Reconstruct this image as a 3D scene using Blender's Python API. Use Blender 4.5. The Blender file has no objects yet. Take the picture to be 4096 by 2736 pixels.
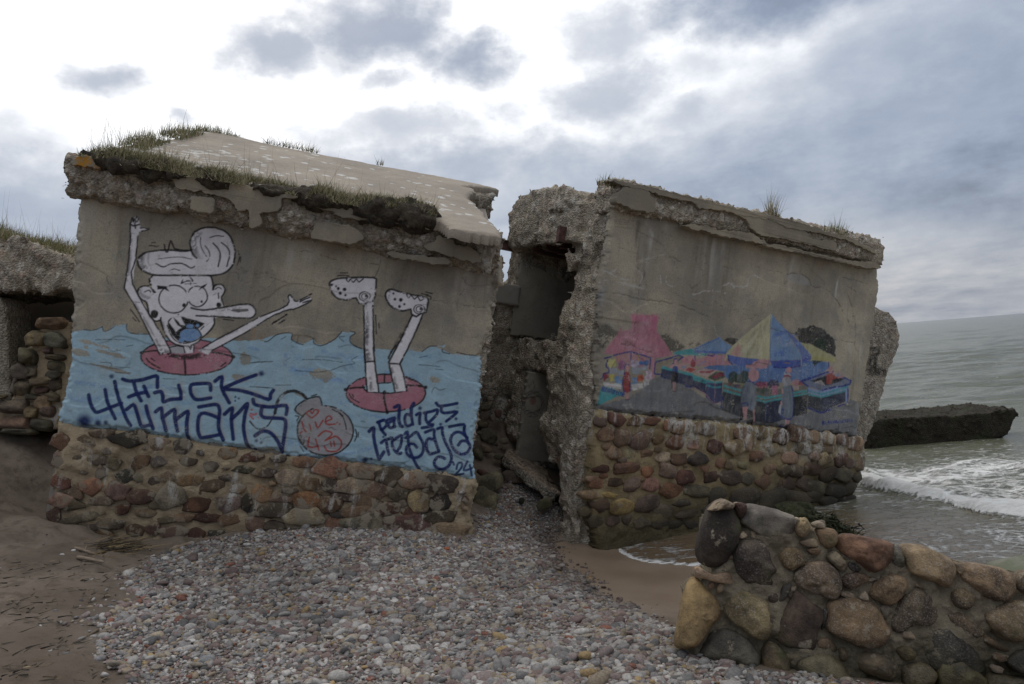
import bpy, math, random
import numpy as np
from mathutils import Matrix, Vector
from mathutils.geometry import tessellate_polygon
random.seed(7); np.random.seed(7)
sc = bpy.context.scene
COL = sc.collection

# ------------------------------------------------------------------ camera
FPX = 804.0
ROLL, PITCH = math.radians(4.46), math.radians(0.78)
_X = np.array([1., 0, 0]); FW = np.array([0, math.cos(PITCH), math.sin(PITCH)]); _Z = np.array([0, -math.sin(PITCH), math.cos(PITCH)])
RT = _X * math.cos(ROLL) - _Z * math.sin(ROLL)
UP = _X * math.sin(ROLL) + _Z * math.cos(ROLL)
EYE = np.array([0., 0., 2.3])
cam = bpy.data.cameras.new('camera'); cam.lens = 36.0 * FPX / 1024.0; cam.sensor_width = 36.0
cam.clip_start = 0.05; cam.clip_end = 30000
camo = bpy.data.objects.new('camera', cam); COL.objects.link(camo)
camo.matrix_world = Matrix(((RT[0], UP[0], -FW[0], EYE[0]), (RT[1], UP[1], -FW[1], EYE[1]), (RT[2], UP[2], -FW[2], EYE[2]), (0, 0, 0, 1)))
sc.camera = camo
sc.view_settings.view_transform = 'Standard'; sc.view_settings.look = 'None'
sc.view_settings.exposure = 0.18; sc.view_settings.gamma = 1.0; sc.view_settings.use_curve_mapping = False
sc.cycles.max_bounces = 6; sc.cycles.diffuse_bounces = 3; sc.cycles.glossy_bounces = 3; sc.cycles.transmission_bounces = 2
sc.cycles.use_denoising = True

# pixel coordinates below are those of the photograph at 1024x684
def ray(x, y): return FW + RT * ((x - 512) / FPX) + UP * ((342 - y) / FPX)
def P(x, y, d): return EYE + d * ray(x, y)
def rays(pts):
    a = np.asarray(pts, float).reshape(-1, 2)
    return FW[None] + RT[None] * ((a[:, :1] - 512) / FPX) + UP[None] * ((342 - a[:, 1:]) / FPX)

# ------------------------------------------------------------------ node helpers
class NT:
    def __init__(s, tree): s.t = tree; s.n = tree.nodes; s.l = tree.links
    def node(s, kind, **kw):
        n = s.n.new(kind)
        for k, v in kw.items(): setattr(n, k, v)
        return n
    def put(s, sock, v):
        if v is None: return
        if hasattr(v, 'is_linked') or hasattr(v, 'links'): s.l.new(v, sock)
        else:
            if sock.type == 'RGBA' and hasattr(v, '__len__') and len(v) == 3: v = (*v, 1)
            sock.default_value = v
    def m(s, op, a, b=None, c=None, clamp=False):
        n = s.node('ShaderNodeMath', operation=op, use_clamp=clamp)
        for i, v in enumerate((a, b, c)): s.put(n.inputs[i], v)
        return n.outputs[0]
    def mr(s, v, a, b, c=0., d=1., smooth=True):
        n = s.node('ShaderNodeMapRange', clamp=True)
        if smooth: n.interpolation_type = 'SMOOTHSTEP'
        for i, q in enumerate((v, a, b, c, d)): s.put(n.inputs[i], q)
        return n.outputs[0]
    def mix(s, f, a, b, mode='MIX'):
        n = s.node('ShaderNodeMix', data_type='RGBA', blend_type=mode)
        s.put(n.inputs[0], f); s.put(n.inputs[6], a); s.put(n.inputs[7], b)
        return n.outputs[2]
    def noise(s, vec, scale, detail=4, rough=.6, dist=0., col=False, w=None):
        n = s.node('ShaderNodeTexNoise')
        if w is not None: n.noise_dimensions = '4D'; n.inputs['W'].default_value = w
        s.put(n.inputs['Vector'], vec); n.inputs['Scale'].default_value = scale
        n.inputs['Detail'].default_value = detail; n.inputs['Roughness'].default_value = rough; n.inputs['Distortion'].default_value = dist
        return n.outputs['Color' if col else 'Fac']
    def vor(s, vec, scale, out='Distance', feature='F1'):
        n = s.node('ShaderNodeTexVoronoi', feature=feature)
        s.put(n.inputs['Vector'], vec); n.inputs['Scale'].default_value = scale
        return n.outputs[out]
    def vmul(s, vec, k):
        n = s.node('ShaderNodeVectorMath', operation='MULTIPLY'); s.put(n.inputs[0], vec); n.inputs[1].default_value = k
        return n.outputs[0]
    def sep(s, vec):
        n = s.node('ShaderNodeSeparateXYZ'); s.put(n.inputs[0], vec); return n.outputs
    def attr(s, name, kind='GEOMETRY'):
        return s.node('ShaderNodeAttribute', attribute_name=name, attribute_type=kind).outputs
    def coords(s, ob=None):
        n = s.node('ShaderNodeTexCoord')
        if ob is not None: n.object = ob
        return n.outputs['Object']
    def bump(s, h, strength=.5, dist=.01, normal=None):
        n = s.node('ShaderNodeBump'); s.put(n.inputs['Height'], h); n.inputs['Strength'].default_value = strength
        n.inputs['Distance'].default_value = dist; s.put(n.inputs['Normal'], normal)
        return n.outputs[0]

def material(name):
    m = bpy.data.materials.new(name); m.use_nodes = True
    t = NT(m.node_tree); b = m.node_tree.nodes['Principled BSDF']
    return m, t, b

# ------------------------------------------------------------------ world: overcast sky, sun behind cloud
w = bpy.data.worlds.new('World'); sc.world = w; w.use_nodes = True
T = NT(w.node_tree); T.n.clear()
SUN_EL, SUN_AZ = math.radians(38), math.radians(-14)      # azimuth from +Y, clockwise positive
sky = T.node('ShaderNodeTexSky'); sky.sky_type = 'NISHITA'; sky.sun_disc = False
sky.sun_elevation = SUN_EL; sky.sun_rotation = SUN_AZ; sky.air_density = 1.3; sky.dust_density = 2.0
tc = T.node('ShaderNodeTexCoord').outputs['Generated']
sx, sy, sz = T.sep(tc)
az = T.m('ARCTAN2', sx, sy); el = T.m('ARCSINE', sz)
# cloud-sheet coordinates (flat layer overhead) for the noise, so that it foreshortens to the horizon
inv = T.m('DIVIDE', 1.0, T.m('ADD', T.m('MAXIMUM', sz, 0.0), 0.16))
cv = T.node('ShaderNodeCombineXYZ'); T.put(cv.inputs[0], T.m('MULTIPLY', sx, inv)); T.put(cv.inputs[1], T.m('MULTIPLY', sy, inv)); T.put(cv.inputs[2], sz)
cvec = cv.outputs[0]
n1 = T.noise(cvec, 1.1, 6, .55); n2 = T.noise(cvec, 3.2, 7, .6, w=3.1); n3 = T.noise(cvec, 2.4, 5, .55, w=9.2); n4 = T.noise(tc, 9.0, 6, .62, w=1.7); n5 = T.noise(T.vmul(tc, (1, 1, 1.7)), 6.5, 5, .55, w=4.4); n6 = T.noise(T.vmul(tc, (1, 1, 1.5)), 21, 5, .6, w=6.1)
def off(n, k): return T.m('MULTIPLY', T.m('SUBTRACT', n, .5), k)
waz = T.m('ADD', T.m('ADD', az, off(n3, .08)), off(n4, .10)); wel = T.m('ADD', T.m('ADD', el, off(n2, .05)), off(n4, .06))
def azel(x, y):
    d = ray(x, y); d = d / np.linalg.norm(d); return math.atan2(d[0], d[1]), math.asin(d[2])
rag = None
def blob(px, py, rx, ry, lo=1.15, hi=.35, raw=False, ragged=0.):
    a, e = azel(px, py)
    q = T.m('SQRT', T.m('ADD', T.m('POWER', T.m('DIVIDE', T.m('SUBTRACT', waz if not raw else az, a), rx / FPX), 2.0),
                        T.m('POWER', T.m('DIVIDE', T.m('SUBTRACT', wel if not raw else el, e), ry / FPX), 2.0)))
    if ragged: q = T.m('ADD', q, T.m('ADD', off(n5, 1.25 * ragged), off(n6, 1.0 * ragged)))
    return T.mr(q, lo, hi)
# glow of the hidden sun through thin cloud
glow = blob(215, -10, 520, 215, 1.35, .40)
glow2 = blob(620, 50, 330, 110, 1.3, .2)
zen = T.mr(el, .35, 1.3)
L = T.m('ADD', T.m('MULTIPLY', glow, .90), T.m('MULTIPLY', glow2, .42))
L = T.m('ADD', L, .36)
L = T.m('ADD', L, T.m('MULTIPLY', zen, .85))
L = T.m('ADD', L, off(n1, .22)); L = T.m('ADD', L, off(n2, .32)); L = T.m('ADD', L, off(n6, .24))
# grey cloud bodies
BL = [(392, 24, 105, 62, 1.0), (462, 62, 80, 40, 1.0), (345, 52, 46, 34, .7), (275, 52, 62, 26, .9), (376, 84, 44, 17, .8), (96, 84, 44, 22, .85), (176, 117, 24, 11, .7),
      (605, 40, 72, 46, .75), (612, 92, 76, 36, .8), (690, 108, 50, 20, .6), (790, -12, 200, 44, 1.0), (410, 130, 150, 28, .72), (440, 170, 260, 46, .85), (40, 225, 150, 85, .8), (0, 150, 90, 40, .5), (690, 62, 60, 22, .5), (880, 55, 150, 40, .6), (960, 110, 160, 40, .55)]
acc = None
for (px, py, rx, ry, k) in BL:
    b = T.m('MULTIPLY', blob(px, py, rx, ry, 1.5, .0, False, 1.15), k)
    acc = b if acc is None else T.m('MAXIMUM', acc, b)
L = T.m('ADD', T.m('MULTIPLY', L, T.m('SUBTRACT', 1.0, acc)), T.m('MULTIPLY', acc, T.m('ADD', .35, T.m('ADD', off(n2, .16), off(n4, .14)))))
L = T.m('SUBTRACT', L, T.m('MULTIPLY', blob(800, -14, 170, 34), .12))
# slate bank on the right, warm thin band above the horizon
L = T.m('SUBTRACT', L, T.m('MULTIPLY', blob(1010, 168, 150, 44), .08))
L = T.m('ADD', L, T.m('MULTIPLY', blob(870, 262, 150, 40), .10))
L = T.m('MAXIMUM', L, .17)
ramp = T.node('ShaderNodeValToRGB'); T.put(ramp.inputs[0], T.m('DIVIDE', L, 1.4)); cr = ramp.color_ramp
cr.elements[0].position = .10; cr.elements[0].color = (.135, .165, .235, 1)
cr.elements[1].position = .95; cr.elements[1].color = (1.25, 1.25, 1.25, 1)
for p_, c_ in ((.22, (.28, .335, .44)), (.34, (.435, .485, .575)), (.50, (.67, .70, .76)), (.68, (.98, 1.0, 1.04))):
    e = cr.elements.new(p_); e.color = (*c_, 1)
warm = T.mr(el, .20, .0)
warm = T.m('MULTIPLY', warm, T.mr(az, -.1, .35))
cloudcol = T.mix(T.m('MULTIPLY', warm, .75), ramp.outputs[0], T.mix(1.0, ramp.outputs[0], (1.12, 1.0, .86), 'MULTIPLY'))
# below the horizon the dome carries on as dull haze
bg1 = T.node('ShaderNodeBackground'); T.put(bg1.inputs[0], sky.outputs[0]); bg1.inputs[1].default_value = .06
bg2 = T.node('ShaderNodeBackground'); T.put(bg2.inputs[0], cloudcol); bg2.inputs[1].default_value = 1.0
mx = T.node('ShaderNodeMixShader'); mx.inputs[0].default_value = .93
T.l.new(bg1.outputs[0], mx.inputs[1]); T.l.new(bg2.outputs[0], mx.inputs[2])
wo = T.node('ShaderNodeOutputWorld'); T.l.new(mx.outputs[0], wo.inputs[0])
try: w.cycles.sampling_method = 'MANUAL'; w.cycles.sample_map_resolution = 1024
except Exception: pass

sun = bpy.data.lights.new('sun', 'SUN'); sun.energy = .9; sun.angle = math.radians(24); sun.color = (1, .95, .88)
suno = bpy.data.objects.new('sun', sun); COL.objects.link(suno)
sd = Vector((math.sin(SUN_AZ) * math.cos(SUN_EL), math.cos(SUN_AZ) * math.cos(SUN_EL), math.sin(SUN_EL)))
suno.rotation_euler = sd.to_track_quat('Z', 'Y').to_euler()
# ------------------------------------------------------------------ numpy noise
def _h(ix, iy, iz, seed):
    h = (ix.astype(np.uint32) * np.uint32(374761393) + iy.astype(np.uint32) * np.uint32(668265263) + iz.astype(np.uint32) * np.uint32(2147483647) + np.uint32((seed * 974711) & 0xffffffff))
    h = (h ^ (h >> np.uint32(13))) * np.uint32(1274126177)
    h = h ^ (h >> np.uint32(16)); h = h * np.uint32(2246822519); h = h ^ (h >> np.uint32(15))
    return h.astype(np.float64) / 4294967295.0
np.seterr(over='ignore')
def vnoise(p, seed=0):
    i = np.floor(p).astype(np.int64); f = p - i; f = f * f * f * (f * (f * 6 - 15) + 10)
    o = 0
    for dx in (0, 1):
        wx = f[:, 0] if dx else 1 - f[:, 0]
        for dy in (0, 1):
            wy = f[:, 1] if dy else 1 - f[:, 1]
            for dz in (0, 1):
                wz = f[:, 2] if dz else 1 - f[:, 2]
                o = o + wx * wy * wz * _h(i[:, 0] + dx, i[:, 1] + dy, i[:, 2] + dz, seed)
    return o
def fbm(p, oct=3, seed=0, gain=.5):
    a, s, t, q = 1., 0., 0., p
    for k in range(oct):
        s = s + a * (vnoise(q, seed + k * 17) - .5); t += a; a *= gain; q = q * 2.03 + 11.3
    return s / t * 2
def worley(p, seed=0):
    i = np.floor(p).astype(np.int64); n = len(p)
    best = np.full(n, 9.); hid = np.zeros(n); rad = np.zeros(n)
    for dx in (-1, 0, 1):
        for dy in (-1, 0, 1):
            for dz in (-1, 0, 1):
                a, b, c = i[:, 0] + dx, i[:, 1] + dy, i[:, 2] + dz
                hx, hy, hz = _h(a, b, c, seed), _h(a, b, c, seed + 1), _h(a, b, c, seed + 2)
                d = np.sqrt((a + hx - p[:, 0]) ** 2 + (b + hy - p[:, 1]) ** 2 + (c + hz - p[:, 2]) ** 2)
                k = d < best
                best = np.where(k, d, best); hid = np.where(k, hx, hid); rad = np.where(k, hy, rad)
    return best, hid, rad
def p3(u, v, k=1., z=0.): return np.stack([np.ravel(u) * k, np.ravel(v) * k, np.full(np.size(u), float(z))], 1)
def sstep(a, b, x): t = np.clip((x - a) / (b - a), 0, 1); return t * t * (3 - 2 * t)

# ------------------------------------------------------------------ mesh helpers
def mesh_of(name, V, faces, mats=(), smooth=True, attrs=None):
    """faces: an (n,3) or (n,4) array or a list of such arrays"""
    V = np.asarray(V, np.float64)
    if not isinstance(faces, list): faces = [faces]
    faces = [np.asarray(f, np.int32) for f in faces if len(f)]
    me = bpy.data.meshes.new(name)
    me.vertices.add(len(V)); me.vertices.foreach_set('co', V.ravel())
    nl = sum(f.size for f in faces); nf = sum(len(f) for f in faces)
    me.loops.add(nl); me.loops.foreach_set('vertex_index', np.concatenate([f.ravel() for f in faces]))
    me.polygons.add(nf)
    tot = np.concatenate([np.full(len(f), f.shape[1], np.int32) for f in faces])
    st = np.concatenate([[0], np.cumsum(tot)[:-1]]).astype(np.int32)
    me.polygons.foreach_set('loop_start', st)
    me.polygons.foreach_set('use_smooth', np.full(nf, bool(smooth)))
    for k, a in (attrs or {}).items():
        a = np.asarray(a, np.float32)
        if a.ndim == 1: at = me.attributes.new(k, 'FLOAT', 'POINT'); at.data.foreach_set('value', a)
        else:
            if a.shape[1] == 3: a = np.concatenate([a, np.ones((len(a), 1), np.float32)], 1)
            at = me.attributes.new(k, 'FLOAT_COLOR', 'POINT'); at.data.foreach_set('color', a.ravel())
    me.update(calc_edges=True)
    for m in mats: me.materials.append(m)
    return me
def obj(name, me, parent=None, kind=None, label=None, cat=None, group=None, mat=None):
    o = bpy.data.objects.new(name, me); COL.objects.link(o)
    if parent is not None: o.parent = parent
    if mat is not None: o.matrix_local = mat
    tag(o, label, cat, group, kind)
    return o
def tag(o, label=None, cat=None, group=None, kind=None):
    if label: o['label'] = label
    if cat: o['category'] = cat
    if group: o['group'] = group
    if kind: o['kind'] = kind
    return o
def empty(name, M, label, cat, group=None):
    o = bpy.data.objects.new(name, None); COL.objects.link(o); o.matrix_world = M; o.empty_display_size = .2
    return tag(o, label, cat, group)

class Frame:
    """a plane in the place: origin o, u along, v up, w out of it"""
    def __init__(s, o, u, v, w): s.o, s.u, s.v, s.w = [np.asarray(q, float) for q in (o, u, v, w)]
    @staticmethod
    def three(A, B, C):
        u = (B - A) / np.linalg.norm(B - A); v = C - A; v = v - u * (v @ u); v /= np.linalg.norm(v)
        return Frame(A, u, v, np.cross(u, v))
    def M(s): return Matrix([[s.u[i], s.v[i], s.w[i], s.o[i]] for i in range(3)] + [[0, 0, 0, 1]])
    def uv(s, pts, off=0.):
        d = rays(pts); t = ((s.o + s.w * off - EYE) @ s.w) / (d @ s.w)
        q = EYE + d * t[:, None] - s.o
        return np.stack([q @ s.u, q @ s.v], 1)
    def scale(s, pt):       # metres per pixel at a pixel
        a = s.uv([pt, (pt[0] + 1, pt[1]), (pt[0], pt[1] + 1)])
        return math.sqrt(abs(np.linalg.norm(a[1] - a[0]) * np.linalg.norm(a[2] - a[0])))
    def world(s, u, v, w=0.): return s.o + s.u * u + s.v * v + s.w * w
    def facing(s, d, px, py): return None
def cam_frame(px, py, d): return Frame(P(px, py, d), RT, UP, -FW)     # an upright plane at distance d
def up_frame(x, y, d):
    """plane at a picture place that stands plumb and faces the viewer"""
    o = P(x, y, d); return Frame(o, (1, 0, 0), (0, 0, 1), (0, -1, 0))

REG = dict(p=(0, 0, 4096, 4096), f=(0, 0, 4096, 2347), r1=(0, 400, 1100, 1916), r2=(1000, 600, 1100, 1916), r3=(0, 1200, 1100, 1725), r4=(1000, 1300, 1100, 1816),
           r5=(1800, 650, 700, 1829), r6=(1800, 1200, 700, 1098), r7=(2300, 650, 1350, 2348), r8=(2300, 1200, 1300, 2146), A=(2600, 1900, 1496, 2348),
           B=(3300, 1150, 796, 1248), g3=(0, 1900, 1400, 2348), g4=(1300, 1900, 1400, 2348), ca=(500, 850, 800, 1930), fh=(300, 1450, 900, 2348), pl=(1400, 1550, 550, 2156),
           m1=(2380, 1240, 600, 2138), m2=(2850, 1240, 650, 1960), ru=(0, 1200, 300, 784), gp=(1850, 1500, 500, 1206), px=(0, 0, 4096, 1024), s1=(0, 0, 2048, 2348))
def T_(reg, pts):
    x0, y0, wd, w2 = REG[reg]; k = w2 / wd
    if isinstance(pts, str): pts = [tuple(float(c) for c in q.split(',')) for q in pts.split()]
    return [((x0 + a / k) / 4, (y0 + b / k) / 4) for a, b in pts]
def S_(reg, n): return n / (REG[reg][3] / REG[reg][2]) / 4
def smooth_poly(pts, n=4, closed=True):
    p = np.asarray(pts, float); m = len(p); out = []
    rng = range(m) if closed else range(m - 1)
    for i in rng:
        if closed: a, b, c, d = p[(i - 1) % m], p[i], p[(i + 1) % m], p[(i + 2) % m]
        else: a, b, c, d = p[max(i - 1, 0)], p[i], p[i + 1], p[min(i + 2, m - 1)]
        for k in range(n):
            t = k / n
            out.append(.5 * ((2 * b) + (-a + c) * t + (2 * a - 5 * b + 4 * c - d) * t * t + (-a + 3 * b - 3 * c + d) * t ** 3))
    if not closed: out.append(p[-1])
    return np.array(out)
def sd_poly(u, v, poly):
    """signed distance to a polygon, negative inside"""
    p = np.asarray(poly, float); d = np.full(u.shape, 1e9); ins = np.zeros(u.shape, bool)
    for i in range(len(p)):
        a, b = p[i], p[(i + 1) % len(p)]; e = b - a; L2 = e @ e + 1e-12
        t = np.clip(((u - a[0]) * e[0] + (v - a[1]) * e[1]) / L2, 0, 1)
        d = np.minimum(d, (u - a[0] - t * e[0]) ** 2 + (v - a[1] - t * e[1]) ** 2)
        if abs(e[1]) > 1e-12:
            c = ((a[1] <= v) != (b[1] <= v)) & (u < a[0] + (v - a[1]) / e[1] * e[0]); ins ^= c
    d = np.sqrt(d); return np.where(ins, -d, d)
def sd_box(p, lo, hi):
    lo, hi = np.asarray(lo), np.asarray(hi); q = np.abs(p - (lo + hi) / 2) - (hi - lo) / 2
    return np.linalg.norm(np.maximum(q, 0), axis=1) + np.minimum(q.max(1), 0)

# ------------------------------------------------------------------ iso-surface of a distance field
_C8 = [(a, b, c) for a in (0, 1) for b in (0, 1) for c in (0, 1)]
_E12 = [(i, j) for i in range(8) for j in range(i + 1, 8) if sum(abs(_C8[i][k] - _C8[j][k]) for k in range(3)) == 1]
def surface_nets(f, lo, h):
    s = f < 0; n = f.shape
    c = sum(s[a:n[0] - 1 + a, b:n[1] - 1 + b, d:n[2] - 1 + d].astype(np.int8) for a, b, d in _C8)
    act = (c > 0) & (c < 8); idx = np.full(act.shape, -1, np.int32); I = np.nonzero(act); idx[I] = np.arange(len(I[0]))
    fv = [f[I[0] + a, I[1] + b, I[2] + d] for a, b, d in _C8]
    pos = np.zeros((len(I[0]), 3)); cnt = np.zeros(len(I[0]))
    for i, j in _E12:
        k = (fv[i] < 0) != (fv[j] < 0); t = np.where(k, fv[i] / np.where(k, fv[i] - fv[j], 1), 0)
        a, b = np.array(_C8[i], float), np.array(_C8[j], float)
        pos += np.where(k[:, None], a + t[:, None] * (b - a), 0); cnt += k
    V = (np.stack(I, 1) + pos / cnt[:, None]) * h + np.asarray(lo)
    quads = []
    for ax in range(3):
        b1, b2 = [(1, 2), (2, 0), (0, 1)][ax]
        sl0 = [slice(1, -1)] * 3; sl1 = [slice(1, -1)] * 3
        sl0[ax] = slice(0, n[ax] - 1); sl1[ax] = slice(1, n[ax])
        a0, a1 = s[tuple(sl0)], s[tuple(sl1)]
        for sign in (0, 1):
            K = np.nonzero((a0 != a1) & (a0 == bool(sign)))
            K = [K[q] + (0 if q == ax else 1) for q in range(3)]
            def cell(o1, o2):
                q = list(K); q[b1] = q[b1] + o1; q[b2] = q[b2] + o2; return idx[q[0], q[1], q[2]]
            Q = np.stack([cell(-1, -1), cell(0, -1), cell(0, 0), cell(-1, 0)], 1)
            quads.append(Q if sign else Q[:, ::-1])
    Q = np.concatenate(quads); Q = Q[(Q >= 0).all(1)]
    return V, Q

AGG = np.array([(.46, .43, .385), (.30, .27, .24), (.38, .31, .26), (.56, .53, .48), (.19, .17, .155), (.36, .27, .23), (.50, .45, .38)])
MATRIX = np.array((.30, .262, .208))
def rubble_tone(V, seed, size, matrix=MATRIX, cover=.45):
    F, hid, rad = worley(V / size, seed)
    pc = AGG[np.minimum((hid * len(AGG)).astype(int), len(AGG) - 1)] * (.75 + .5 * rad[:, None])
    k = (sstep(cover + .06, cover - .04, F) * (rad > .22))[:, None]
    n = fbm(V * 3.1, 3, seed + 5)[:, None]; n2 = fbm(V * 17, 2, seed + 8)[:, None]
    base = matrix * (1 + .40 * n + .45 * n2)
    F3, h3, r3 = worley(V / (size * .5), seed + 9); k3 = (sstep(.42, .30, F3) * (r3 > .35))[:, None]; pc3 = AGG[np.minimum((h3 * len(AGG)).astype(int), len(AGG) - 1)]
    base = base * (1 - k3) + pc3 * k3
    return base * (1 - k) + pc * k
def rubble(name, sdf, lo, hi, h, mat, parent=None, amp=.05, freq=4., peb=(.07, .022), seed=1, big=(.0, 1.), smooth_mask=None, tone=None, cover=.45, chunk=None, **kw):
    lo, hi = np.asarray(lo, float), np.asarray(hi, float); n = np.ceil((hi - lo) / h).astype(int) + 1
    g = np.stack(np.meshgrid(*[lo[i] + np.arange(n[i]) * h for i in range(3)], indexing='ij'), -1).reshape(-1, 3)
    d = sdf(g)
    k = np.abs(d) < (amp * 1.2 + big[0] * 1.2 + peb[1] + 3 * h)
    q = g[k]; a = 1.0 if smooth_mask is None else smooth_mask(q)
    dd = d[k] + a * amp * fbm(q * freq, 4, seed, .58) + a * min(.016, amp * .22) * np.abs(fbm(q * freq * 4.3, 3, seed + 33, .6))
    if big[0]: dd = dd + a * big[0] * fbm(q * big[1], 2, seed + 70)
    F, hid, rad = worley(q / peb[0], seed)
    dd = dd - a * peb[1] * 1.35 * sstep(.50, .16, F) * (rad > .22) * (.5 + rad)
    if chunk:
        qq = q / chunk[0] + .35 * np.stack([fbm(q * 3.1 + j, 2, seed + 50 + j) for j in range(3)], 1); Fc, hc, rc = worley(qq, seed + 40); dd = dd + a * chunk[1] * ((hc - .5) * 2 + .5 * (rc - .5) * (qq[:, 0] - np.floor(qq[:, 0]) - .5))
    if peb[0] > .05:
        F2, h2, r2 = worley(q / (peb[0] * .45), seed + 9); dd = dd - a * peb[1] * .45 * sstep(.55, .1, F2)
    d = d.copy(); d[k] = dd
    D = d.reshape(n)
    D[0] = D[-1] = 1; D[:, 0] = D[:, -1] = 1; D[:, :, 0] = D[:, :, -1] = 1
    V, Q = surface_nets(D, lo, h)
    C = rubble_tone(V, seed, peb[0], cover=cover) if tone is None else tone(V)
    return obj(name, mesh_of(name, V, Q, [mat], True, {'tone': C}), parent, **kw)

def plate(name, poly, w0, w1, mat, parent, jag=.012, seed=3, n=3, bevel=.008, **kw):
    """flat piece with a broken outline: polygon in (u,v), front at w1"""
    p = smooth_poly(poly, n) if n > 1 else np.asarray(poly, float)
    seg = []
    for i in range(len(p)):
        a, b = p[i], p[(i + 1) % len(p)]; k = max(1, int(np.linalg.norm(b - a) / .012))
        seg += [a + (b - a) * t / k for t in range(k)]
    p = np.array(seg)
    c = p.mean(0)
    p = p + 2.2 * jag * np.stack([fbm(p3(p[:, 0], p[:, 1], 16, seed), 4, seed, .65), fbm(p3(p[:, 0], p[:, 1], 16, seed + 7), 4, seed + 4, .65)], 1)
    m = len(p)
    inner = p + (c - p) / np.linalg.norm(c - p, axis=1)[:, None] * bevel
    V = np.concatenate([np.c_[inner, np.full(m, w1)], np.c_[p, np.full(m, w1 - bevel)], np.c_[p, np.full(m, w0)]])
    V[:m, 2] += .006 * fbm(p3(V[:m, 0], V[:m, 1], 3), 2, seed)
    tri = np.array(tessellate_polygon([[Vector((a, b, 0)) for a, b in inner]]))
    i = np.arange(m); j = (i + 1) % m
    q1 = np.stack([i, m + i, m + j, j], 1); q2 = np.stack([m + i, 2 * m + i, 2 * m + j, m + j], 1)
    t0 = tri[0]; a, b, c2 = inner[t0[0]], inner[t0[1]], inner[t0[2]]
    if (b[0] - a[0]) * (c2[1] - a[1]) - (b[1] - a[1]) * (c2[0] - a[0]) < 0: tri = tri[:, ::-1]
    area = np.sum(p[:, 0] * np.roll(p[:, 1], -1) - p[:, 1] * np.roll(p[:, 0], -1))
    if area < 0: q1, q2 = q1[:, ::-1], q2[:, ::-1]
    me = mesh_of(name, V, [tri, q1, q2], [mat], False)
    return obj(name, me, parent, **kw)

def box_mesh(name, lo, hi, mat, bevel=0.):
    V = np.array([[(lo, hi)[a][0], (lo, hi)[b][1], (lo, hi)[c][2]] for a, b, c in _C8])
    F = np.array([(0, 1, 3, 2), (4, 6, 7, 5), (0, 4, 5, 1), (2, 3, 7, 6), (0, 2, 6, 4), (1, 5, 7, 3)])
    return mesh_of(name, V, F, [mat], False)

# ------------------------------------------------------------------ stones
def ico(sub=2):
    import bmesh
    bm = bmesh.new(); bmesh.ops.create_icosphere(bm, subdivisions=sub, radius=1)
    V = np.array([v.co[:] for v in bm.verts]); F = np.array([[v.index for v in f.verts] for f in bm.faces]); bm.free(); return V, F
_IV2, _IF2 = ico(3); _IV1, _IF1 = ico(2)
def lump(seed, rough=.22, facet=.0, sub=2, boxy=.0):
    V, F = (_IV2, _IF2) if sub == 2 else (_IV1, _IF1)
    d = V.copy()
    if boxy: d = d / (np.linalg.norm(d, ord=6, axis=1)[:, None] ** boxy)
    r = 1 + rough * fbm(V * 1.3 + seed * 3.7, 2, seed) + rough * .35 * fbm(V * 4 + seed, 2, seed + 3)
    d = d * r[:, None]
    if facet:
        rs = np.random.RandomState(seed)
        for k in range(7):
            nrm = rs.normal(size=3); nrm /= np.linalg.norm(nrm); o = .72 + .2 * rs.rand()
            q = d @ nrm - o; d = d - np.where(q > 0, q * facet, 0)[:, None] * nrm
    return d, F
def block(seed, sides=6, flat=.55):
    """angular masonry stone with a broken outline and a flattish face"""
    rs = np.random.RandomState(seed); a = np.sort((np.arange(sides) + rs.uniform(-.33, .33, sides)) / sides * 2 * np.pi); o = rs.uniform(.78, 1.0, sides)
    V = _IV2; th = np.arctan2(V[:, 1], V[:, 0]); cs = np.cos(th[:, None] - a[None]); R = np.min(np.where(cs > .05, o[None] / np.maximum(cs, .05), 9), 1); R = np.minimum(R, 1.22)
    r = np.hypot(V[:, 0], V[:, 1]); rr = R * r ** flat; z = np.sign(V[:, 2]) * np.abs(V[:, 2]) ** .75
    d = np.stack([np.cos(th) * rr, np.sin(th) * rr, z], 1); n = fbm(V * 2.2 + seed, 3, seed); n2 = fbm(V * 6 + seed, 2, seed + 2)
    d = d * (1 + .16 * n + .05 * n2)[:, None]; return d, _IF2
def place(u, v, w): return Matrix.Translation((u, v, w))

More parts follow.
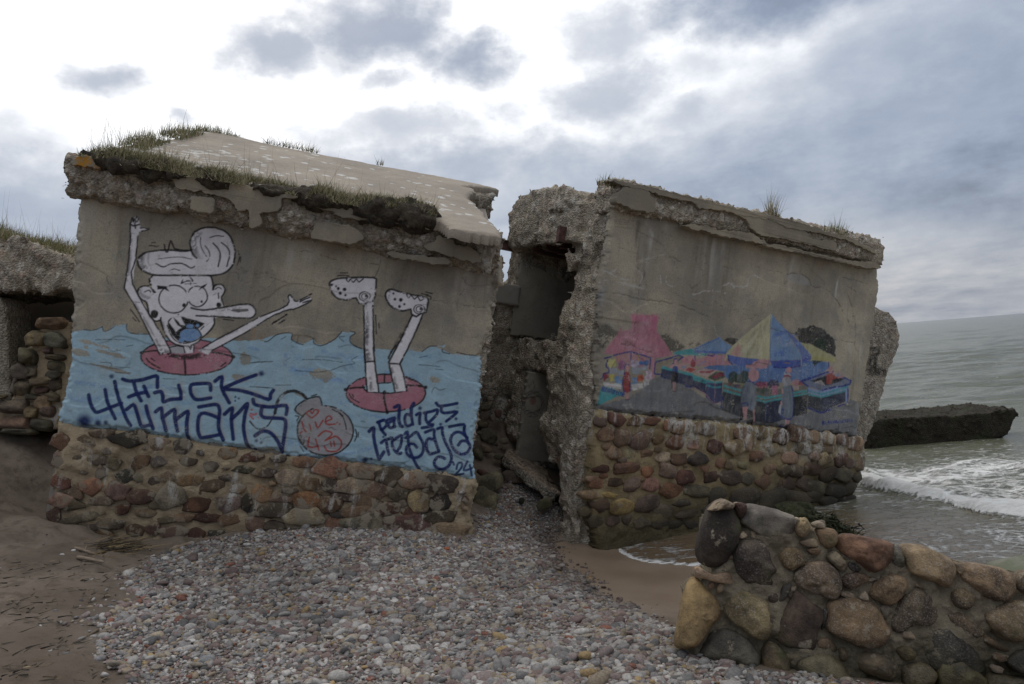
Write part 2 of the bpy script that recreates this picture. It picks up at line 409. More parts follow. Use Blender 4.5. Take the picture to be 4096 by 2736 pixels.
def dome_stone(name, poly, w0, height, mat, parent, color, seed, power=2.6, rings=9, label=None, facet=.0):
    """stone built into a wall: traced outline in (u,v) swelling out of the wall by height"""
    p = smooth_poly(poly, 4)
    if np.sum(p[:, 0] * np.roll(p[:, 1], -1) - p[:, 1] * np.roll(p[:, 0], -1)) < 0: p = p[::-1]
    c = p.mean(0); size = math.sqrt(abs(np.sum(p[:, 0] * np.roll(p[:, 1], -1) - p[:, 1] * np.roll(p[:, 0], -1))) / 2)
    m = len(p); V = []; 
    radii = [1.0, 1.03] + [math.cos(k / rings * math.pi / 2) ** .85 for k in range(1, rings)]
    hs = [-.6, 0.] + [(1 - max(0, math.cos(k / rings * math.pi / 2) ** .85) ** power) ** (1 / power) for k in range(1, rings)]
    for r_, h_ in zip(radii, hs): V.append(np.c_[c + (p - c) * r_, np.full(m, h_ * height)])
    V.append(np.array([[c[0], c[1], height]])); V = np.concatenate(V)
    n1 = fbm(V / size * 1.2 + seed * 5.1, 2, seed); n2 = fbm(V / size * 5 + seed, 3, seed + 2)
    k = np.clip(V[:, 2] / height, 0, 1)
    n3 = fbm(V / size * 13 + seed, 2, seed + 6)
    V[:, 2] += k * height * (.60 * n1 + .26 * n2 + .10 * n3); V[:, :2] += (V[:, :2] - c) * (.07 * n2)[:, None]
    if facet:
        rs = np.random.RandomState(seed)
        for q_ in range(6):
            nr = np.array([rs.normal(), rs.normal(), 1.6 + rs.rand()]); nr /= np.linalg.norm(nr)
            base = np.array([c[0], c[1], 0]); q = (V - base) @ nr - height * (.62 + .25 * rs.rand())
            V = V - np.where(q > 0, q * facet, 0)[:, None] * nr
    i = np.arange(m); j = (i + 1) % m; F = []
    for r_ in range(len(radii) - 1): F.append(np.stack([r_ * m + i, r_ * m + j, (r_ + 1) * m + j, (r_ + 1) * m + i], 1))
    last = (len(radii) - 1) * m; tri = np.stack([last + i, last + j, np.full(m, len(V) - 1)], 1)
    Vl = V.copy(); Vl[:, 0] -= c[0]; Vl[:, 1] -= c[1]
    o = obj(name, mesh_of(name, Vl, [np.concatenate(F), tri], [mat], True), parent, mat=place(c[0], c[1], w0), label=label)
    o.color = (*color, 1)
    return o

# ------------------------------------------------------------------ painting on a wall
class Wall:
    def __init__(s, fr, u0, u1, v0, v1, h):
        s.fr = fr; s.nu, s.nv = int((u1 - u0) / h) + 1, int((v1 - v0) / h) + 1; s.u0, s.v0, s.h = u0, v0, h
        s.U, s.V = np.meshgrid(u0 + np.arange(s.nu) * h, v0 + np.arange(s.nv) * h, indexing='ij')
        s.rgb = np.zeros((s.nu, s.nv, 3)); s.a = np.zeros((s.nu, s.nv)); s.crack = np.zeros((s.nu, s.nv))
        s.j1 = fbm(p3(s.U, s.V, 26), 2, 41).reshape(s.U.shape); s.j2 = fbm(p3(s.U, s.V, 26, 5), 2, 57).reshape(s.U.shape)
        s.fl = (fbm(p3(s.U, s.V, 9), 4, 71)).reshape(s.U.shape); s.fine = fbm(p3(s.U, s.V, 60), 2, 77).reshape(s.U.shape)
    def sub(s, q, pad):
        a = np.clip(((q.min(0) - pad - (s.u0, s.v0)) / s.h).astype(int), 0, None); b = ((q.max(0) + pad - (s.u0, s.v0)) / s.h).astype(int) + 2
        return slice(a[0], min(b[0], s.nu)), slice(a[1], min(b[1], s.nv))
    def lay(s, sl, al, col):
        al = np.clip(al, 0, 1)
        if np.size(al) == 0: return
        col = np.asarray(col, float)
        A = s.a[sl]; na = al + A * (1 - al); k = np.where(na > 1e-6, al / np.maximum(na, 1e-6), 0)[..., None]
        s.rgb[sl] = s.rgb[sl] * (1 - k) + col * k; s.a[sl] = na
    def fill(s, px, col, a=1., soft=.6, wob=.4, dry=0., smooth=0, uv=None):
        if uv is None:
            if smooth: px = smooth_poly(px, smooth)
            q = s.fr.uv(px); sc_ = s.fr.scale(np.mean(np.asarray(px), 0))
        else: q, sc_ = np.asarray(uv), .01
        sl = s.sub(q, .05); d = sd_poly(s.U[sl], s.V[sl], q) + s.j1[sl] * wob * sc_
        al = sstep(soft * sc_, -soft * sc_, d) * a
        if dry: al = al * sstep(dry * .6 - .45, dry * .6 - .05, s.fl[sl] * .6 + s.fine[sl] * .5 + .2)
        s.lay(sl, al, col)
    def ell(s, c, rx, ry, col, **kw):
        t = np.linspace(0, 2 * np.pi, 28, endpoint=False); s.fill(np.c_[c[0] + rx * np.cos(t), c[1] + ry * np.sin(t)], col, **kw)
    def stroke(s, px, wd, col, a=1., soft=.45, smooth=3, closed=False, wob=.35, dry=0., taper=0., crack=0.):
        px = np.asarray(px, float)
        if len(px) > 2 and smooth > 1: px = smooth_poly(px, smooth, closed)
        elif closed: px = np.concatenate([px, px[:1]])
        if closed: px = np.concatenate([px, px[:1]])
        q = s.fr.uv(px); sc_ = s.fr.scale(px.mean(0)); sl = s.sub(q, wd * sc_ * 1.5 + soft * sc_ * 2 + .02)
        u = s.U[sl] + s.j1[sl] * wob * sc_; v = s.V[sl] + s.j2[sl] * wob * sc_
        d = np.full(u.shape, 9.); n = len(q) - 1
        for i in range(n):
            a_, b_ = q[i], q[i + 1]; e = b_ - a_; t = np.clip(((u - a_[0]) * e[0] + (v - a_[1]) * e[1]) / (e @ e + 1e-12), 0, 1)
            k = 1.0 if not taper else 1 - taper * abs((i + .5) / n - .5) * 2
            d = np.minimum(d, np.sqrt((u - a_[0] - t * e[0]) ** 2 + (v - a_[1] - t * e[1]) ** 2) - k * wd * sc_ / 2)
        al = sstep(soft * sc_, -soft * sc_, d) * a
        if dry: al = al * sstep(dry * .6 - .45, dry * .6 - .05, s.fl[sl] * .6 + s.fine[sl] * .5 + .2)
        if crack: s.crack[sl] = np.maximum(s.crack[sl], al * crack)
        else: s.lay(sl, al, col)
    def spray(s, c, r, col, a=.9):
        q = s.fr.uv([c]); sc_ = s.fr.scale(c); sl = s.sub(q, r * sc_ * 2)
        d = np.hypot(s.U[sl] - q[0, 0], s.V[sl] - q[0, 1]) / (r * sc_); s.lay(sl, sstep(1.25, .25, d) * a, col)
    def build(s, disp, keep, groups, mat, parent, skirt=.05):
        """disp (nu,nv) height; keep mask per vertex; groups: list of (name, vertex mask or None, kwargs): first match wins"""
        idx = np.arange(s.nu * s.nv).reshape(s.nu, s.nv)
        F = np.stack([idx[:-1, :-1], idx[1:, :-1], idx[1:, 1:], idx[:-1, 1:]], -1).reshape(-1, 4)
        k = keep.ravel()[F].all(1); F = F[k]
        V = np.stack([s.U.ravel(), s.V.ravel(), disp.ravel()], 1)
        A = np.concatenate([s.rgb.reshape(-1, 3), s.a.reshape(-1, 1)], 1)
        CR = s.crack.ravel()
        out = {}; left = np.ones(len(F), bool); nv = len(V)
        # rim of the whole sheet, folded back so that the plaster has a thickness
        E = np.concatenate([F[:, [0, 1]], F[:, [1, 2]], F[:, [2, 3]], F[:, [3, 0]]]); key = np.sort(E, 1); key = key[:, 0].astype(np.int64) * nv + key[:, 1]
        uq, inv_, ct = np.unique(key, return_inverse=True, return_counts=True); rim = E[ct[inv_] == 1]
        for name, mask, kw in groups:
            m = left.copy() if mask is None else left & (mask.ravel()[F].sum(1) >= 2)
            left &= ~m; f = F[m]
            if not len(f): continue
            used = np.zeros(nv, bool); used[f.ravel()] = True
            r = rim[used[rim].all(1)]
            Vb = V[r].copy(); Vb[:, :, 2] -= skirt
            ids, invf = np.unique(f, return_inverse=True); invf = invf.reshape(f.shape); loc = np.full(nv, -1); loc[ids] = np.arange(len(ids))
            n0 = len(ids); i0 = n0 + np.arange(len(r)) * 2
            skq = np.stack([loc[r[:, 1]], loc[r[:, 0]], i0, i0 + 1], 1)
            VV = np.concatenate([V[ids], Vb.reshape(-1, 3)]); AA = np.concatenate([A[ids], np.tile([.3, .26, .21, 0.], (len(r) * 2, 1))]); CC = np.concatenate([CR[ids], np.zeros(len(r) * 2)])
            out[name] = obj(name, mesh_of(name, VV, [invf, skq], [mat], True, {'paint': AA, 'crack': CC}), parent, **kw)
        return out

# single-stroke letters on a 4 x 6 box
GL = {'a': '3,4 1,4 0,2.5 0,1 1,0 3,1|3,4 3,0', 'n': '0,4 0,0|0,3 1.5,4 3,3 3,0', 'e': '0,2 3,2 3,3 1.5,4 0,3 0,1 1.5,0 3,.5', 't': '1.5,6 1.5,1 2.5,0|0,4 3,4', 'r': '0,4 0,0|0,2.7 1.2,4 2.5,4',
      'i': '1,4 1,0|1,5.6 1,5.8', '@': '2.6,2 2,3.2 1,2.4 1.4,1.2 2.4,1.4 2.9,3.4|3.6,1 4,3 3,5 1,5 0,3 .4,.6 2,-.4 3.6,0', 'C': '3,4 1,4.4 0,3 0,1 1,0 3,.4', 'L': '0,4.4 0,0 3,0', 'A': '0,0 1.5,4.4 3,0|.6,1.6 2.4,1.6',
      'R': '0,0 0,4.4 2.4,4.2 2.4,2.4 0,2.2 3,0', 'B': '0,0 0,4.4 2.4,4 2,2.4 0,2.2 2.8,1.6 2.4,.2 0,0', 'E': '3,4.4 0,4.4 0,0 3,0|0,2.2 2.4,2.2', 'S': '3,4 1,4.4 0,3.4 3,1.4 2,0 0,.4', 'T': '0,4.4 3,4.4|1.5,4.4 1.5,0',
      'U': '0,4.4 0,1 1.5,0 3,1 3,4.4', 'D': '0,0 0,4.4 2,4 3,2.2 2,.4 0,0', 'I': '1,4.4 1,0', 'O': '1.5,4.4 0,2.8 0,1.2 1.5,0 3,1.2 3,3 1.5,4.4', 'H': '0,4.4 0,0|3,4.4 3,0|0,2.2 3,2.2', 'N': '0,0 0,4.4 3,0 3,4.4'}
def write(wall, text, a, b, h, wd, col, al=.95):
    a, b = np.array(a, float), np.array(b, float); d = (b - a) / len(text); up = np.array([d[1], -d[0]]); up = up / np.linalg.norm(up) * h
    for i, ch in enumerate(text):
        if ch not in GL: continue
        for st in GL[ch].split('|'):
            pts = [tuple(float(c) for c in q.split(',')) for q in st.split()]
            wall.stroke([a + d * i + d * .78 * (x / 3.2) + up * (y / 5) for x, y in pts], wd, col, al, soft=.35, smooth=1, wob=.1)
# ------------------------------------------------------------------ block frames (both ruins lie tilted)
FL = Frame.three(P(57, 423, 7.6), P(474, 482, 8.1), P(79.4, 192.6, 7.62))
FR = Frame.three(P(597.7, 410, 8.9), P(858, 437.8, 10.8), P(611, 211.5, 8.9))
LROOT = empty('concrete_bunker', FL.M(), 'tilted concrete bunker painted with a cartoon swimmer on blue water', 'bunker', 'broken bunkers on the beach')
RROOT = empty('concrete_bunker', FR.M(), 'tilted concrete bunker painted with a market scene, standing at the water', 'bunker', 'broken bunkers on the beach')

# ------------------------------------------------------------------ materials
def lin(c): return tuple(((x / 255) / 12.92 if x / 255 <= .04045 else ((x / 255 + .055) / 1.055) ** 2.4) for x in c)
def alb(r, g, b, k=.27): return tuple(min(.85, c / k) for c in lin((r, g, b)))

def plaster_material(name, root, paint=True, tint=(1, 1, 1)):
    m, t, b = material(name); c = t.coords(root) if root is not None else t.coords()
    n = t.noise(c, .9, 5, .6); n2 = t.noise(c, 3.3, 6, .65, w=4.); sp = t.noise(c, 70, 3, .7)
    st = t.noise(t.vmul(c, (5, .5, 3)), 1.6, 5, .6)
    a = lambda q: tuple(x * y for x, y in zip(q, tint))
    base = t.mix(t.mr(n, .40, .60), a((.290, .256, .200)), a((.445, .385, .285)))
    base = t.mix(t.mr(t.noise(t.vmul(c, (1, .7, 1)), 1.7, 6, .66, w=13.), .50, .66, 0, .55), base, a((.205, .190, .160)))
    base = t.mix(t.m('MULTIPLY', t.mr(n2, .48, .70), .6), base, a((.235, .225, .205)))
    base = t.mix(t.m('MULTIPLY', t.mr(st, .55, .75), .45), base, a((.20, .175, .135)))
    base = t.mix(t.m('MULTIPLY', t.mr(st, .42, .26), .30), base, a((.44, .41, .36)))
    base = t.mix(t.mr(sp, .35, .75, -.0, .35), base, a((.19, .17, .14)))
    col = base; hgt = t.m('ADD', t.m('MULTIPLY', t.noise(c, 26, 6, .65, w=2.), .6), t.m('MULTIPLY', sp, .35))
    if paint:
        pa = t.attr('paint'); cr = t.attr('crack')[2]
        flake = t.mr(t.noise(c, 19, 8, .72, w=8.), .315, .36); flake2 = t.mr(t.noise(t.vmul(c, (1, 4.5, 1)), 7, 7, .7, w=5.5), .30, .36)
        pv = t.mix(t.mr(t.noise(c, 6, 6, .65, w=6.), .3, .7, 0, .5), pa[0], t.mix(1., pa[0], (.66, .66, .70), 'MULTIPLY'))
        pv = t.mix(t.mr(t.noise(t.vmul(c, (6, 2, 3)), 1.5, 6, .65, w=3.), .5, .75, 0, .35), pv, (.40, .37, .31))
        vn = t.node('ShaderNodeTexVoronoi', feature='DISTANCE_TO_EDGE'); vw = t.node('ShaderNodeVectorMath', operation='ADD'); t.put(vw.inputs[0], t.vmul(c, (5, 9, 5))); t.put(vw.inputs[1], t.vmul(t.noise(c, 4, 5, .7, col=True), (1.5, 1.5, 0))); t.put(vn.inputs['Vector'], vw.outputs[0])
        vein = t.m('MULTIPLY', t.mr(vn.outputs['Distance'], .035, .008), t.mr(t.noise(c, 2.1, 4, .6, w=9.), .5, .62)); pv = t.mix(t.m('MULTIPLY', vein, .55), pv, (.56, .56, .54))
        pv = t.mix(t.mr(t.noise(c, 34, 4, .7, w=1.), .5, .8, 0, .3), pv, t.mix(.5, pa[0], (.5, .48, .44)))
        col = t.mix(t.m('MULTIPLY', pa[3], t.m('MULTIPLY', flake, flake2)), base, pv)
        col = t.mix(t.m('MULTIPLY', t.mr(sp, .45, .7), .20), col, t.mix(1., col, (.45, .42, .38), 'MULTIPLY')); col = t.mix(t.m('MULTIPLY', t.mr(st, .52, .72), .22), col, t.mix(1., col, (.6, .55, .48), 'MULTIPLY'))
        col = t.mix(cr, col, (.05, .043, .035))
    t.put(b.inputs['Base Color'], col); b.inputs['Roughness'].default_value = .9
    b.inputs['Specular IOR Level'].default_value = .25
    t.put(b.inputs['Normal'], t.bump(hgt, .55, .012))
    return m
def rubble_material(name, tint=(1, 1, 1), moss=0., dark=1.):
    m, t, b = material(name); c = t.coords(); a = t.attr('tone')
    n = t.noise(c, 5, 6, .65); v = t.vor(c, 42, 'Color'); vd = t.vor(c, 42); n2 = t.noise(c, 60, 4, .7, w=3.)
    vb = t.node('ShaderNodeRGBToBW'); t.put(vb.inputs[0], v)
    col = t.mix(1., a[0], tuple(x * dark for x in tint), 'MULTIPLY')
    col = t.mix(.30, col, t.mix(t.mr(vb.outputs[0], .2, .8, smooth=False), tuple(dark * y * x for x, y in zip(tint, (.10, .088, .07))), tuple(dark * y * x for x, y in zip(tint, (.58, .53, .45)))), 'MIX')
    col = t.mix(t.mr(n, .4, .75, 0, .55), col, t.mix(1., col, (.62, .58, .5), 'MULTIPLY'))
    if moss: col = t.mix(t.mr(t.noise(c, 3, 5, .65, w=7.), .62 - moss, .80 - moss), col, (.035, .042, .018))
    t.put(b.inputs['Base Color'], col); b.inputs['Roughness'].default_value = .92; b.inputs['Specular IOR Level'].default_value = .25
    h = t.m('ADD', t.m('MULTIPLY', t.m('SUBTRACT', 1., vd), .7), t.m('MULTIPLY', n2, .5))
    t.put(b.inputs['Normal'], t.bump(h, 1., .035))
    return m
def run_mask(t, c, lo, hi, sx=11, seed=1., thr=.56):
    """white lime runs that trickle down the stones"""
    n = t.noise(t.vmul(c, (sx, 1.6, sx)), 1., 7, .66, .5, w=seed); y = t.sep(c)[1]; n2_ = t.noise(c, 3.1, 6, .68, w=seed + 4)
    n = t.m('ADD', n, off_(t, n2_, .30))
    return t.m('MULTIPLY', t.m('MULTIPLY', t.mr(n, thr, thr + .12), t.mr(t.noise(c, 31, 4, .7), .36, .5)), t.m('MULTIPLY', t.mr(y, lo, lo + .35), t.mr(y, hi + .05, hi)))
def wet_mask(t, z0, z1):
    g = t.node('ShaderNodeNewGeometry').outputs['Position']; z = t.sep(g)[2]
    return t.mr(t.m('ADD', z, off_(t, t.noise(g, 2.2, 4, .6), .5)), z1, z0)
def off_(t, n, k): return t.m('MULTIPLY', t.m('SUBTRACT', n, .5), k)
def stone_material(name, root=None, runs=None, wet=None, mortar=0., moss=0.):
    m, t, b = material(name); ob = t.node('ShaderNodeObjectInfo'); c = t.coords()
    r = ob.outputs['Random']; w4 = t.node('ShaderNodeTexNoise', noise_dimensions='4D'); t.put(w4.inputs['Vector'], c); t.put(w4.inputs['W'], t.m('MULTIPLY', r, 60.)); w4.inputs['Scale'].default_value = 8; w4.inputs['Detail'].default_value = 5; w4.inputs['Roughness'].default_value = .65
    sp = t.node('ShaderNodeTexNoise', noise_dimensions='4D'); t.put(sp.inputs['Vector'], c); t.put(sp.inputs['W'], t.m('MULTIPLY', r, 90.)); sp.inputs['Scale'].default_value = 105; sp.inputs['Detail'].default_value = 2; sp.inputs['Roughness'].default_value = .8
    col = ob.outputs['Color']
    col = t.mix(t.mr(w4.outputs[0], .32, .7), t.mix(1., col, (.62, .6, .58), 'MULTIPLY'), t.mix(1., col, (1.32, 1.25, 1.15), 'MULTIPLY'))
    bn = t.noise(t.node('ShaderNodeNewGeometry').outputs['Position'], 4.5, 4, .6, .4, w=5.); col = t.mix(t.mr(bn, .42, .58), t.mix(1., col, (.62, .58, .56), 'MULTIPLY'), t.mix(1., col, (1.22, 1.18, 1.08), 'MULTIPLY'))
    gran = t.m('MULTIPLY', t.mr(sp.outputs[0], .5, .68), t.mr(r, .25, .8, .12, .75))
    col = t.mix(gran, col, t.mix(.5, col, (.5, .46, .42)))
    col = t.mix(t.mr(sp.outputs[0], .44, .3, 0, .5), col, t.mix(1., col, (.35, .35, .37), 'MULTIPLY'))
    if root is not None:
        cr = t.coords(root)
        if mortar:
            sm = t.mr(t.noise(cr, 9, 6, .66, w=2.7), .64 - mortar, .70 - mortar); col = t.mix(t.m('MULTIPLY', sm, .9), col, (.30, .25, .18))
        if runs: col = t.mix(t.m('MULTIPLY', run_mask(t, cr, *runs), .8), col, (.62, .59, .53))
    rough = .85
    if moss: col = t.mix(t.mr(t.noise(t.node('ShaderNodeNewGeometry').outputs['Position'], 4, 5, .6), .60 - moss, .78 - moss), col, (.06, .062, .025))
    if wet is not None:
        k = wet_mask(t, *wet); col = t.mix(t.m('MULTIPLY', k, .82), col, t.mix(.35, t.mix(1., col, (.36, .33, .25), 'MULTIPLY'), (.034, .034, .014))); rough = t.mr(k, 0, 1, .85, .5)
    t.put(b.inputs['Base Color'], col); t.put(b.inputs['Roughness'], rough); b.inputs['Specular IOR Level'].default_value = .35
    t.put(b.inputs['Normal'], t.bump(t.m('ADD', t.m('MULTIPLY', w4.outputs[0], 1.0), t.m('MULTIPLY', sp.outputs[0], .45)), .85, .02))
    return m
def mortar_material(name, root, runs=None, wet=None, base=((.46, .355, .225), (.32, .245, .155))):
    m, t, b = material(name); c = t.coords(root)
    n = t.noise(c, 2.2, 6, .65); sp = t.noise(c, 48, 5, .7); n3 = t.noise(c, 9, 5, .65, w=3.)
    col = t.mix(t.mr(n, .35, .65), base[1], base[0]); col = t.mix(t.mr(n3, .5, .72, 0, .6), col, tuple(x * .5 for x in base[1]))
    col = t.mix(t.mr(sp, .5, .8, 0, .5), col, (.40, .37, .32))
    if runs: col = t.mix(t.m('MULTIPLY', run_mask(t, c, *runs), .85), col, (.64, .61, .55))
    rough = .92
    if wet is not None:
        k = wet_mask(t, *wet); col = t.mix(t.m('MULTIPLY', k, .85), col, t.mix(.4, t.mix(1., col, (.25, .25, .2), 'MULTIPLY'), (.035, .038, .015))); rough = t.mr(k, 0, 1, .92, .45)
    t.put(b.inputs['Base Color'], col); t.put(b.inputs['Roughness'], rough); b.inputs['Specular IOR Level'].default_value = .3
    t.put(b.inputs['Normal'], t.bump(t.m('ADD', t.m('ADD', t.m('MULTIPLY', sp, .8), n3), t.m('MULTIPLY', t.noise(c, 120, 3, .7), .25)), 1., .035))
    return m
M_PL = plaster_material('painted_plaster', LROOT); M_PR = plaster_material('painted_render', RROOT)
M_PATCH = plaster_material('plaster_piece', None, False, (.80, .78, .75))
M_INNER = plaster_material('inner_plaster', None, True, (.9, .92, .95))
M_RUB = rubble_material('broken_concrete', (1.08, 1.06, 1.02)); M_RUBD = rubble_material('broken_concrete_grey', (1.18, 1.15, 1.09))
M_RUBM = rubble_material('mossy_concrete', (.50, .46, .38), .12, .22)
M_STL = stone_material('stones_set', LROOT, (-.75, .02, 6, 1.0, .555), None, .13); M_STR = stone_material('stones_seaside', RROOT, (-.46, .02, 8, 3.0, .475), (.15, .75), .06)
M_MOL = mortar_material('mortar_sandy', LROOT, (-.75, .02, 6, 1.0, .545)); M_MOR = mortar_material('mortar_seaside', RROOT, (-.46, .02, 8, 3.0, .465), (.15, .75), ((.40, .305, .165), (.28, .21, .11)))
M_RUST, t, b = material('rusty_steel'); c = t.coords()
t.put(b.inputs['Base Color'], t.mix(t.mr(t.noise(c, 14, 5, .6), .35, .65), (.06, .030, .026), (.13, .06, .045))); b.inputs['Roughness'].default_value = .8
M_CORE, t, b = material('concrete_core'); t.put(b.inputs['Base Color'], t.mix(t.noise(t.coords(), 3), (.2, .18, .15), (.3, .27, .23))); b.inputs['Roughness'].default_value = .95
M_ROOF, t, b = material('roof_concrete'); c = t.coords(); pa = t.attr('paint')
col = t.mix(t.mr(t.noise(c, 1.1, 5, .6), .35, .65), (.27, .23, .18), (.365, .305, .235)); col = t.mix(t.mr(t.noise(c, 90, 2, .8), .45, .7, 0, .55), col, (.17, .15, .13))
col = t.mix(t.mr(t.noise(c, 8, 6, .7, w=3.), .55, .75, 0, .4), col, (.46, .42, .37))
col = t.mix(t.m('MULTIPLY', pa[3], t.mr(t.noise(c, 50, 4, .7), .3, .45, .4, 1)), col, pa[0]); col = t.mix(t.attr('crack')[2], col, (.06, .05, .04))
t.put(b.inputs['Base Color'], col); b.inputs['Roughness'].default_value = .93; t.put(b.inputs['Normal'], t.bump(t.noise(c, 60, 5, .7), .6, .012))

# ------------------------------------------------------------------ left bunker: painted wall
WHT = alb(130, 127, 127); BLK = (.022, .020, .020); BLU = (.375, .535, .610); PNK = (.47, .185, .22); NAVY = (.010, .022, .115); GRY = (.37, .355, .355); RED = (.36, .05, .04); BL2 = (.20, .33, .56)
OUT_L = T_('px', '79,180 75.8,236 75.2,240 71.8,287 71,300 70,332 69.3,360.6 66,372 65.4,389 60.6,402 56.6,415 55.8,423') + \
    T_('r3', '480,800 720,820 900,840 1200,890 1480,935 1725,955') + T_('r4', '240,865 450,890 640,910 840,930 1130,970 1330,1000 1490,1030 1480,900 1475,760 1500,640 1530,430 1535,280 1530,210') + \
    T_('r2', '1610,1435 1640,1350 1680,1250 1680,1110 1700,1020 1695,950 1775,945 1770,880 1755,830') + T_('px', '502.6,255 393,240 300,222 187,200')
WL = Wall(FL, -.25, 4.15, -.12, 2.42, .0075)
def cracks(W, fr, n, u0, u1, v0, v1, seed, white=.25):
    rs = np.random.RandomState(seed)
    for k in range(n):
        p = np.array([rs.uniform(u0, u1), rs.uniform(v0, v1)]); a = rs.choice([0, 0, math.pi, -1.4]) + rs.normal() * .35; pts = [p]
        for i in range(rs.randint(6, 22)):
            a += rs.normal() * .45; p = p + .06 * np.array([math.cos(a), math.sin(a)]); pts.append(p)
        pts = np.array(pts); wdt = rs.uniform(.003, .007)
        sl = W.sub(pts, .03); d = np.full(W.U[sl].shape, 9.)
        for i in range(len(pts) - 1):
            a_, e = pts[i], pts[i + 1] - pts[i]; q = np.clip(((W.U[sl] - a_[0]) * e[0] + (W.V[sl] - a_[1]) * e[1]) / (e @ e), 0, 1)
            d = np.minimum(d, np.hypot(W.U[sl] + W.j1[sl] * .012 - a_[0] - q * e[0], W.V[sl] + W.j2[sl] * .012 - a_[1] - q * e[1]))
        al = sstep(wdt, wdt * .3, d) * sstep(-.5, .2, W.fl[sl])
        if rs.rand() < white: W.lay(sl, al * .6, (.5, .47, .42))
        else: W.crack[sl] = np.maximum(W.crack[sl], al * rs.uniform(.2, .55))
def drips(W, px, wd, length, col, a, seed):
    """stain that starts at a picture point and runs down the wall"""
    q = W.fr.uv([(px[0], px[1] - 9)])[0]; sl = W.sub(np.array([[q[0] - wd, q[1] - length], [q[0] + wd, q[1]]]), .05)
    u = (W.U[sl] - q[0]) / wd; v = (q[1] - W.V[sl]) / length
    n = fbm(p3(W.U[sl], W.V[sl] * .12, 14, seed), 4, seed).reshape(u.shape)
    n2 = fbm(p3(W.U[sl], W.V[sl], 7, seed), 3, seed + 2).reshape(u.shape)
    al = sstep(1.15, .1, np.abs(u + .35 * n + .3 * n2)) * sstep(1.0 + .8 * n, .0 + .5 * n, v) * sstep(-.1, .22, v + .25 * n2) * sstep(-.4, .4, n + .4 * n2)
    W.lay(sl, al * a, col)
PALE = (.52, .485, .42); DARK = (.12, .105, .085); RUSTY = (.33, .22, .12)
for px, wd, ln, cc, a in (((92, 197), .13, .75, PALE, .55), ((84, 194), .06, 1.3, PALE, .4), ((136, 205), .14, .35, PALE, .6), ((126, 203), .03, .5, RUSTY, .5), ((146, 206), .02, .6, RUSTY, .5), ((300, 250), .22, .30, PALE, .75), ((315, 256), .12, .2, PALE, .7),
                          ((466, 268), .14, .5, PALE, .5), ((478, 272), .05, .4, DARK, .6), ((488, 275), .10, .45, PALE, .45), ((497, 280), .05, .25, DARK, .8), ((225, 352 - 130), .4, .2, DARK, .3), ((380, 262), .05, .35, DARK, .5), ((256, 330), .03, .35, RUSTY, .7), ((262, 345), .025, .5, RUSTY, .7), ((240, 335), .05, .2, RUSTY, .45)):
    drips(WL, px, wd, ln, cc, a, int(px[0]))
def cl(s, reg, wd=1.1, k=.9): WL.stroke(T_(reg, s), wd * .75, None, crack=k * .62, dry=.8, wob=.9)
cl('290,700 430,710 620,770 760,780 900,800', 'r2', 1.3); cl('0,845 250,880 450,920 700,950', 'r2', .9, .6); cl('1270,1045 1500,1080 1680,1110', 'r2', 1.0); cl('1150,1170 1280,1250 1400,1230', 'r1', .8); cl('1290,850 1260,790', 'r1', .9)
cl('1290,850 1340,910 1320,800', 'r1', .9); cl('1290,850 1230,900 1110,870 1180,790', 'r1', .8); cl('740,960 760,860 800,830', 'r1'); cl('860,900 900,820 910,760', 'r2', 1.1); cl('1480,890 1530,940 1690,940', 'r2', 1.0); cl('1050,900 1000,960 1060,1000', 'r2', .7)
cl('1170,1190 1400,1180 1900,1240', 'r1', .8, .5); cl('1660,1180 1760,1220 1900,1190', 'r1', .9)
cracks(WL, FL, 34, -.1, 3.9, .1, 2.15, 4)
# faded tag
for s_ in ('700,1040 780,1060 770,1130', '790,1070 800,1130 830,1050 850,1110', '830,1060 870,1040 850,1130'): WL.stroke(T_('r1', s_), 1., (.10, .20, .20), .35)
STAIN_A = WL.a.copy()
WL_st = (WL.rgb.copy(), WL.a.copy()); WL.rgb[:] = 0; WL.a[:] = 0
def F_(reg, s, col, **k): WL.fill(T_(reg, s), col, **k)
def K_(reg, s, wd=1.9, col=BLK, **k): WL.stroke(T_(reg, s), wd, col, **{**dict(a=.95, dry=.08), **k})
SEA_TOP1 = T_('r3', '440,200 525,185 590,190 640,165 650,195 680,190 720,160 795,150 793,190 830,210 930,215 1050,240 1350,240 1480,255 1600,255 1700,250 1725,222')
SEA_TOP2 = T_('r2', '40,1330 130,1330 190,1285 290,1275 288,1320 330,1345 370,1355 440,1315 455,1350 510,1360 590,1320 640,1265 735,1275 700,1300 700,1340 740,1370 790,1385 870,1385 990,1390 1100,1400 1200,1405 1250,1370 1360,1360 1340,1390 1390,1420 1500,1425 1610,1435')
SEA = SEA_TOP1 + SEA_TOP2 + T_('r4', '1530,210 1560,280 1560,430 1530,640 1500,760 1510,900 1510,1040 1330,1000 1130,970 840,930 640,910 450,890 240,865 0,830') + T_('r3', '1480,935 1200,890 900,840 720,820 480,800 340,775 340,760 370,690 390,600 400,480 430,380')
WL.fill(SEA, BLU, a=.96, wob=1.0)
